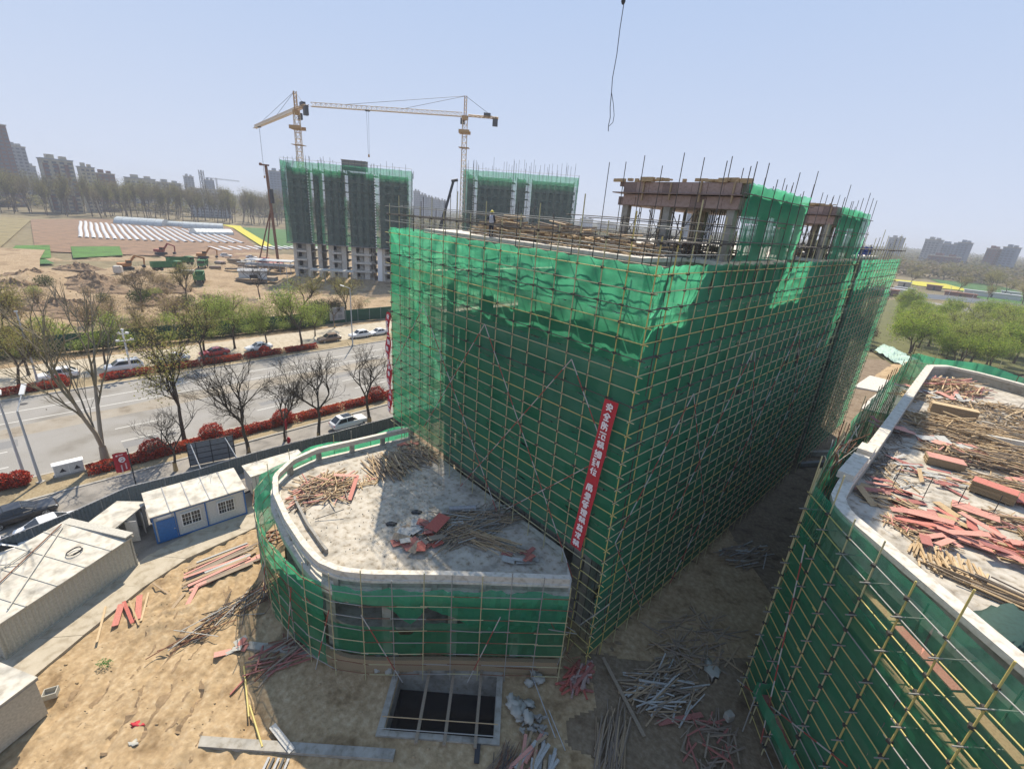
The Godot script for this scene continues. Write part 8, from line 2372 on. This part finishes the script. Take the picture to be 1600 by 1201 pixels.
func small_things() -> void:
	# beams and tubes over the pit
	for k in 3:
		single("pit_beam", ["left", "middle", "right"][k] + " timber beam laid across the dark pit", "beam", Vector3([-3.7, -2.2, -0.5][k], 0.20, -20.6), Vector3([-3.6, -2.1, -0.45][k], 0.2, -15.9), 0.17, 0.12, M.wood2, "beams across the pit")
	bar_thing("tube", "rusty tube rail over the pit's near end", Vector3(-5.7, 0.42, -17.0), Vector3(0.7, 0.42, -17.05), 0.03, M.wood0)
	bar_thing("tube", "second lower rail at the pit's near edge", Vector3(-5.8, 0.32, -16.45), Vector3(0.7, 0.3, -16.5), 0.03, M.pole_grey)
	bar_thing("tube", "long rusty tube along the pit's far side", Vector3(-8.0, 0.5, -20.35), Vector3(3.0, 0.5, -20.4), 0.03, M.rust)
	# sacks
	var sm := MB.new(); sm.blob(Vector3.ZERO, Vector3(0.34, 0.19, 0.24), noise, 0.9, 16)
	var mesh := sm.mesh()
	var k := 0
	for grp in [[-6.7, -20.3, 9, "white rubble sack in the heap left of the pit"], [1.9, -18.1, 9, "white rubble sack in the heap right of the pit"], [2.7, -20.2, 5, "white rubble sack near the annex's right foot"]]:
		for i in grp[2]:
			var s := put("sack", mesh, M.sack)
			s.transform = Transform3D(Basis(Vector3.UP, rf(0, 6)) * Basis(Vector3.RIGHT, rf(-0.6, 0.6)).scaled(Vector3.ONE * rf(0.8, 1.25)), Vector3(grp[0] + rf(-0.6, 0.6), 0.14 + 0.2 * (i / 5), grp[1] + rf(-0.5, 0.5)))
			tag(s, grp[3], "sack", grp[3] + "s")
	var bm := BoxMesh.new(); bm.size = Vector3(0.24, 0.11, 0.115)
	var o := thing("brick_pile", "small pile of long grey bricks below the right sack heap", "brick pile", Vector3(2.7, 0.03, -17.4))
	for i in 30:
		var b := put("brick", bm, M.brick_grey, o)
		b.transform = Transform3D(Basis(Vector3.UP, rf(-1.2, 1.2)) * Basis.from_scale(Vector3(rf(0.9, 1.5), 1, 1)), Vector3(rf(-0.7, 0.7), 0.06 + 0.12 * (i / 16), rf(-0.5, 0.5)))
	# odds and ends of the sunny yard
	var m := MB.new()
	m.span(-0.3, 0, -0.25, 0.3, 0.04, 0.25); m.span(-0.3, 0.04, -0.25, -0.26, 0.34, 0.25); m.span(0.26, 0.04, -0.25, 0.3, 0.34, 0.25); m.span(-0.26, 0.04, -0.25, 0.26, 0.34, -0.21); m.span(-0.26, 0.04, 0.21, 0.26, 0.34, 0.25)
	var c := tag(obj("crate", m, M.sack), "open pale crate beside the lower left cabin", "crate"); c.position = Vector3(-24.0, 0.15, -16.9); c.rotation.y = 0.5
	var wd := thing("weed_tuft", "bright green weed tuft on the sunny yard", "plant", Vector3(-22.8, 0.12, -18.9))
	m = MB.new(); m.use_c = true
	for i in 120:
		m.tint = Color(0.04, 0.22, 0.04); leaf(m, Vector3(rf(-.35, .35), rf(0.02, 0.22), rf(-.22, .22)), rng, 0.05)
	obj("leaves", m, M.leafc, wd)
	m = MB.new(); m.blob(Vector3.ZERO, Vector3(0.28, 0.07, 0.13), noise, 1.8, 12)
	c = tag(obj("rag", m, M.banner_red), "red rag lying on the sunny yard's near end", "rag"); c.position = Vector3(-18.4, 0.12, -15.8)
	m = MB.new(); m.blob(Vector3.ZERO, Vector3(0.2, 0.06, 0.14), noise, 1.8, 12)
	c = tag(obj("rag", m, M.sack), "pale scrap of paper lying near the red rag", "rag"); c.position = Vector3(-17.9, 0.12, -14.9)
	o = thing("hand_cart", "upturned rusty frame with square holes by the annex net", "metal frame", Vector3(-18.9, 0.15, -30.8), 0.6)
	m = MB.new()
	for x in [-0.8, -0.27, 0.27, 0.8]: m.span(x - 0.05, 0, -0.6, x + 0.05, 0.14, 0.6)
	for z in [-0.6, 0.0, 0.6]: m.span(-0.85, 0.02, z - 0.05, 0.85, 0.16, z + 0.05)
	obj("frame", m, M.rust, o)
	o = thing("slop_bucket", "upturned white bucket and basin at the shed's door", "bucket", Vector3(-28.3, 0.1, -27.4))
	m = MB.new(); m.tube(Vector3(0, 0, 0), Vector3(0, 0.36, 0), 0.17, 0.13, 12); m.rod(Vector3(0, 0.34, 0), Vector3(0, 0.36, 0), 0.13, 12); obj("body", m, M.sack, o)
	m = MB.new(); m.tube(Vector3(0.45, 0.0, 0.1), Vector3(0.45, 0.16, 0.1), 0.2, 0.27, 12); obj("basin", m, M.steel_grey, o)
	c = thing("manhole_cover", "dark square cover set in the ground below the pit", "cover", Vector3(-0.3, 0.08, -15.7))
	m = MB.new(); m.span(-0.14, 0, -0.45, 0.14, 0.06, 0.45); obj("lid", m, M.black_iron, c)
	for e in [[-10.3, -14.3, "dark slatted grating at the bottom edge, left of the pit"]]:
		c = thing("grating", e[2], "grating", Vector3(e[0], 0.06, e[1]))
		for i in 5:
			m = MB.new(); m.span(-0.6 + 0.25 * i, 0, -0.5, -0.48 + 0.25 * i, 0.06, 0.5); obj("slat", m, M.tarp if i % 2 else M.steel_grey, c)
	# blocks spanning the alley's far end
	single("concrete_beam", "concrete beam across the alley's far end", "beam", Vector3(38.6, 0.5, -53.6), Vector3(44.2, 0.5, -54.6), 0.5, 0.6, M.concrete)
	single("concrete_beam", "second concrete beam across the alley, nearer", "beam", Vector3(36.4, 0.4, -50.6), Vector3(41.0, 0.4, -51.8), 0.5, 0.5, M.concrete_dark)
	m = MB.new(); m.cbox(Transform3D(Basis(Vector3.UP, 0.4), Vector3(0, 0.25, 0)), Vector3(0.5, 0.5, 0.4), 0.05)
	c = tag(obj("concrete_block", m, M.concrete), "small pale block on the alley floor near the right net", "concrete block"); c.position = Vector3(14.2, 0.05, -18.6)
	m = MB.new(); m.blob(Vector3.ZERO, Vector3(0.4, 0.08, 0.6), noise, 1.5, 12)
	c = tag(obj("plastic_sheet", m, M.sack), "scrap of white plastic on the alley floor", "plastic sheet"); c.position = Vector3(14.4, 0.12, -21.6)
	# the hanging hoist rope with a loop
	o = thing("hoist_rope", "thin hoist rope with a looped end hanging against the sky", "rope", Vector3(4.35, 0, -29.9))
	m = MB.new()
	var pts := [[0.0, 50.0], [0.0, 37.9], [-0.04, 36.6], [-0.03, 35.4], [-0.10, 34.3], [-0.05, 33.6], [-0.02, 32.9], [0.06, 32.4], [0.02, 32.0], [0.05, 31.7]]
	for i in pts.size() - 1: m.tube(Vector3(pts[i][0], pts[i][1], 0), Vector3(pts[i + 1][0], pts[i + 1][1], 0), 0.022, 0.022, 5)
	obj("rope", m, M.cable, o)
	m = MB.new()
	pts = [[-0.05, 33.6], [0.12, 33.1], [0.26, 32.5], [0.24, 32.15], [0.05, 31.95]]
	for i in pts.size() - 1: m.tube(Vector3(pts[i][0], pts[i][1], 0.05), Vector3(pts[i + 1][0], pts[i + 1][1], 0.05), 0.018, 0.018, 5)
	obj("loop", m, M.cable, o)
	m = MB.new(); m.blob(Vector3(-0.05, 37.85, 0), Vector3(0.12, 0.2, 0.12), noise, 0.0, 10); obj("weight", m, M.black_iron, o)

# ---------------------------------------------------------------- the worker
func person_mesh(bones: Array, lo: Vector3, hi: Vector3, cell: float, k: float) -> MB:
	# smooth union of tapered capsules, meshed by surface nets; each bone [a, b, ra, rb, colour]
	var nx := int((hi.x - lo.x) / cell) + 1; var ny := int((hi.y - lo.y) / cell) + 1; var nz := int((hi.z - lo.z) / cell) + 1
	var f := PackedFloat32Array(); f.resize(nx * ny * nz); f.fill(9.0)
	var who := PackedInt32Array(); who.resize(nx * ny * nz)
	var near := PackedFloat32Array(); near.resize(nx * ny * nz); near.fill(9.0)
	for bi in bones.size():
		var B: Array = bones[bi]
		var a: Vector3 = B[0]; var b: Vector3 = B[1]; var ra: float = B[2]; var rb: float = B[3]
		var mr := maxf(ra, rb) + k + 2 * cell
		var i0 := ((a.min(b) - Vector3.ONE * mr - lo) / cell).floor(); var i1 := ((a.max(b) + Vector3.ONE * mr - lo) / cell).ceil()
		var ab := b - a; var l2 := maxf(ab.length_squared(), 1e-8)
		for z in range(maxi(0, int(i0.z)), mini(nz, int(i1.z) + 1)):
			for y in range(maxi(0, int(i0.y)), mini(ny, int(i1.y) + 1)):
				for x in range(maxi(0, int(i0.x)), mini(nx, int(i1.x) + 1)):
					var p := lo + Vector3(x, y, z) * cell
					var t := clampf((p - a).dot(ab) / l2, 0, 1)
					var d := (p - a - ab * t).length() - lerpf(ra, rb, t)
					var ix := (z * ny + y) * nx + x
					if d < near[ix]: near[ix] = d; who[ix] = bi
					var e := f[ix]
					var hh := maxf(k - absf(d - e), 0.0) / k
					f[ix] = minf(d, e) - hh * hh * k * 0.25
	var m := MB.new(); m.use_c = true
	var vert := {}
	var vpos := func(x: int, y: int, z: int) -> Array:
		var key := (z * ny + y) * nx + x
		if vert.has(key): return vert[key]
		var s := Vector3(); var c := 0
		for e in 12:
			var ax := e / 4; var u := e & 1; var w := (e >> 1) & 1
			var o := Vector3i(x, y, z)
			if ax == 0: o += Vector3i(0, u, w)
			elif ax == 1: o += Vector3i(u, 0, w)
			else: o += Vector3i(u, w, 0)
			var q := o + Vector3i(1 if ax == 0 else 0, 1 if ax == 1 else 0, 1 if ax == 2 else 0)
			var fa := f[(o.z * ny + o.y) * nx + o.x]; var fb := f[(q.z * ny + q.y) * nx + q.x]
			if (fa < 0) != (fb < 0):
				s += Vector3(o).lerp(Vector3(q), fa / (fa - fb)); c += 1
		var p := lo + s / maxi(c, 1) * cell
		var g := Vector3(f[key + 1] - f[key], f[key + nx] - f[key], f[key + nx * ny] - f[key]).normalized()
		vert[key] = [p, g, bones[who[key]][4]]
		return vert[key]
	for z in range(1, nz - 1):
		for y in range(1, ny - 1):
			for x in range(1, nx - 1):
				var a := f[(z * ny + y) * nx + x]
				for ax in 3:
					var b := f[(z * ny + y) * nx + x + 1] if ax == 0 else (f[(z * ny + y + 1) * nx + x] if ax == 1 else f[((z + 1) * ny + y) * nx + x])
					if (a < 0) == (b < 0): continue
					var q := []
					for e in [[0, 0], [1, 0], [1, 1], [0, 1]]:
						if ax == 0: q.append(vpos.call(x, y - e[0], z - e[1]))
						elif ax == 1: q.append(vpos.call(x - e[1], y, z - e[0]))
						else: q.append(vpos.call(x - e[0], y - e[1], z))
					m.tint = q[0][2]
					if a < 0: m.nquad(q[0][0], q[3][0], q[2][0], q[1][0], q[0][1], q[3][1], q[2][1], q[1][1])
					else: m.nquad(q[0][0], q[1][0], q[2][0], q[3][0], q[0][1], q[1][1], q[2][1], q[3][1])
	return m

func people() -> void:
	# the figure faces local +x (away from the viewer); z positive is its right
	var navy := Color(0.025, 0.028, 0.045); var trous := Color(0.03, 0.034, 0.05); var skin := Color(0.33, 0.19, 0.12); var shoe := Color(0.03, 0.025, 0.02); var hair := Color(0.012, 0.01, 0.01)
	var o := thing("person", "person in yellow helmet and pale vest at the main roof's edge, holding the rail", "person", on_roof(2.75, -15.0, 0.0), TURN + 0.35)
	var v := func(x: float, y: float, z: float) -> Vector3: return Vector3(x, y, z)
	var bones := [
		[v.call(0.02, 0.06, -0.10), v.call(0.14, 0.04, -0.11), 0.05, 0.04, shoe], [v.call(0.0, 0.06, 0.12), v.call(0.12, 0.04, 0.14), 0.05, 0.04, shoe],
		[v.call(0.0, 0.09, -0.10), v.call(0.02, 0.48, -0.10), 0.05, 0.065, trous], [v.call(0.02, 0.48, -0.10), v.call(0.0, 0.90, -0.09), 0.07, 0.095, trous],
		[v.call(-0.02, 0.09, 0.12), v.call(0.0, 0.48, 0.11), 0.05, 0.065, trous], [v.call(0.0, 0.48, 0.11), v.call(0.0, 0.90, 0.09), 0.07, 0.095, trous],
		[v.call(0.0, 0.92, -0.07), v.call(0.0, 0.92, 0.07), 0.12, 0.12, trous], [v.call(0.0, 1.0, 0.0), v.call(0.0, 1.28, 0.0), 0.125, 0.145, navy], [v.call(0.0, 1.36, -0.14), v.call(0.0, 1.36, 0.14), 0.085, 0.085, navy],
		[v.call(0.0, 1.38, -0.18), v.call(0.10, 1.18, -0.36), 0.062, 0.05, navy], [v.call(0.10, 1.18, -0.36), v.call(0.22, 1.16, -0.58), 0.048, 0.036, navy],
		[v.call(0.0, 1.38, 0.18), v.call(0.02, 1.10, 0.25), 0.062, 0.05, navy], [v.call(0.02, 1.10, 0.25), v.call(0.16, 0.94, 0.20), 0.048, 0.036, navy],
		[v.call(0.0, 1.40, 0.0), v.call(0.02, 1.50, 0.0), 0.06, 0.055, skin], [v.call(0.03, 1.57, -0.005), v.call(0.02, 1.66, 0.0), 0.078, 0.09, skin], [v.call(0.11, 1.585, 0), v.call(0.125, 1.57, 0), 0.018, 0.016, skin],
		[v.call(0.02, 1.6, -0.09), v.call(0.02, 1.57, -0.09), 0.018, 0.015, skin], [v.call(0.02, 1.6, 0.09), v.call(0.02, 1.57, 0.09), 0.018, 0.015, skin], [v.call(-0.04, 1.6, 0), v.call(-0.03, 1.68, 0), 0.07, 0.07, hair],
	]
	var b := person_mesh(bones, Vector3(-0.3, -0.05, -0.75), Vector3(0.4, 1.85, 0.45), 0.022, 0.05)
	# hands: palm, four fingers of unequal length, thumb; the left closes on the rail
	for hnd in [[Vector3(0.23, 1.16, -0.60), Vector3(0.35, -0.1, -0.93), Vector3(0.1, -1, -0.2)], [Vector3(0.165, 0.925, 0.195), Vector3(0.5, -0.8, -0.2), Vector3(0.8, 0.2, -0.4)]]:
		b.tint = skin
		var p: Vector3 = hnd[0]; var d: Vector3 = hnd[1].normalized(); var cu: Vector3 = hnd[2].normalized()
		var s := d.cross(cu).normalized()
		b.tube(p - d * 0.02, p + d * 0.07, 0.032, 0.036, 8)
		for i in 4:
			var q := p + d * 0.07 + s * (i - 1.5) * 0.02
			var l: float = [0.036, 0.042, 0.040, 0.030][i]
			b.tube(q, q + d * l, 0.009, 0.0088, 5); b.tube(q + d * l, q + d * l * 1.3 + cu * l * 0.8, 0.0088, 0.008, 5); b.tube(q + d * l * 1.3 + cu * l * 0.8, q + d * l * 0.9 + cu * l * 1.5, 0.008, 0.007, 5)
		b.tube(p + s * 0.03, p + s * 0.055 + d * 0.035 + cu * 0.01, 0.011, 0.010, 5); b.tube(p + s * 0.055 + d * 0.035 + cu * 0.01, p + s * 0.05 + d * 0.06 + cu * 0.03, 0.010, 0.008, 5)
	# eyes, brows and mouth on the far side of the head
	b.tint = hair
	for z in [-0.032, 0.032]: b.cb(0.108, 1.605, z, 0.008, 0.012, 0.022); b.cb(0.108, 1.625, z, 0.008, 0.006, 0.034)
	b.tint = Color(0.25, 0.09, 0.07); b.cb(0.103, 1.53, 0, 0.008, 0.01, 0.045)
	obj("body", b, M.skin_cloth, o)
	var pale := Color(0.42, 0.40, 0.44)
	var vest := person_mesh([[v.call(0.0, 1.0, -0.05), v.call(0.0, 1.0, 0.05), 0.14, 0.14, pale], [v.call(0.0, 1.05, 0.0), v.call(0.0, 1.28, 0.0), 0.15, 0.165, pale], [v.call(0.0, 1.36, -0.10), v.call(0.0, 1.36, 0.10), 0.098, 0.098, pale]], Vector3(-0.3, 0.75, -0.35), Vector3(0.3, 1.55, 0.35), 0.025, 0.05)
	obj("vest", vest, M.skin_cloth, o)
	var m := MB.new()
	for i in 6:
		for j in 16:
			var f := func(a: int, c: int) -> Vector3:
				var t := PI / 2 * a / 6.0; var ph := TAU * c / 16.0
				return Vector3(0.02 + sin(t) * cos(ph) * 0.135, 1.655 + cos(t) * 0.13, sin(t) * sin(ph) * 0.115)
			m.quad(f.call(i, j), f.call(i + 1, j), f.call(i + 1, j + 1), f.call(i, j + 1))
	for j in 16:
		var a := TAU * j / 16.0; var c := TAU * (j + 1) / 16.0
		var e := func(t: float, r: float, y: float) -> Vector3: return Vector3(0.02 + cos(t) * (r + (0.05 if cos(t) > 0.5 else 0.0)), y, sin(t) * (r - 0.02))
		m.quad(e.call(a, 0.135, 1.658), e.call(a, 0.158, 1.645), e.call(c, 0.158, 1.645), e.call(c, 0.135, 1.658))
	obj("helmet", m, M.helmet, o)
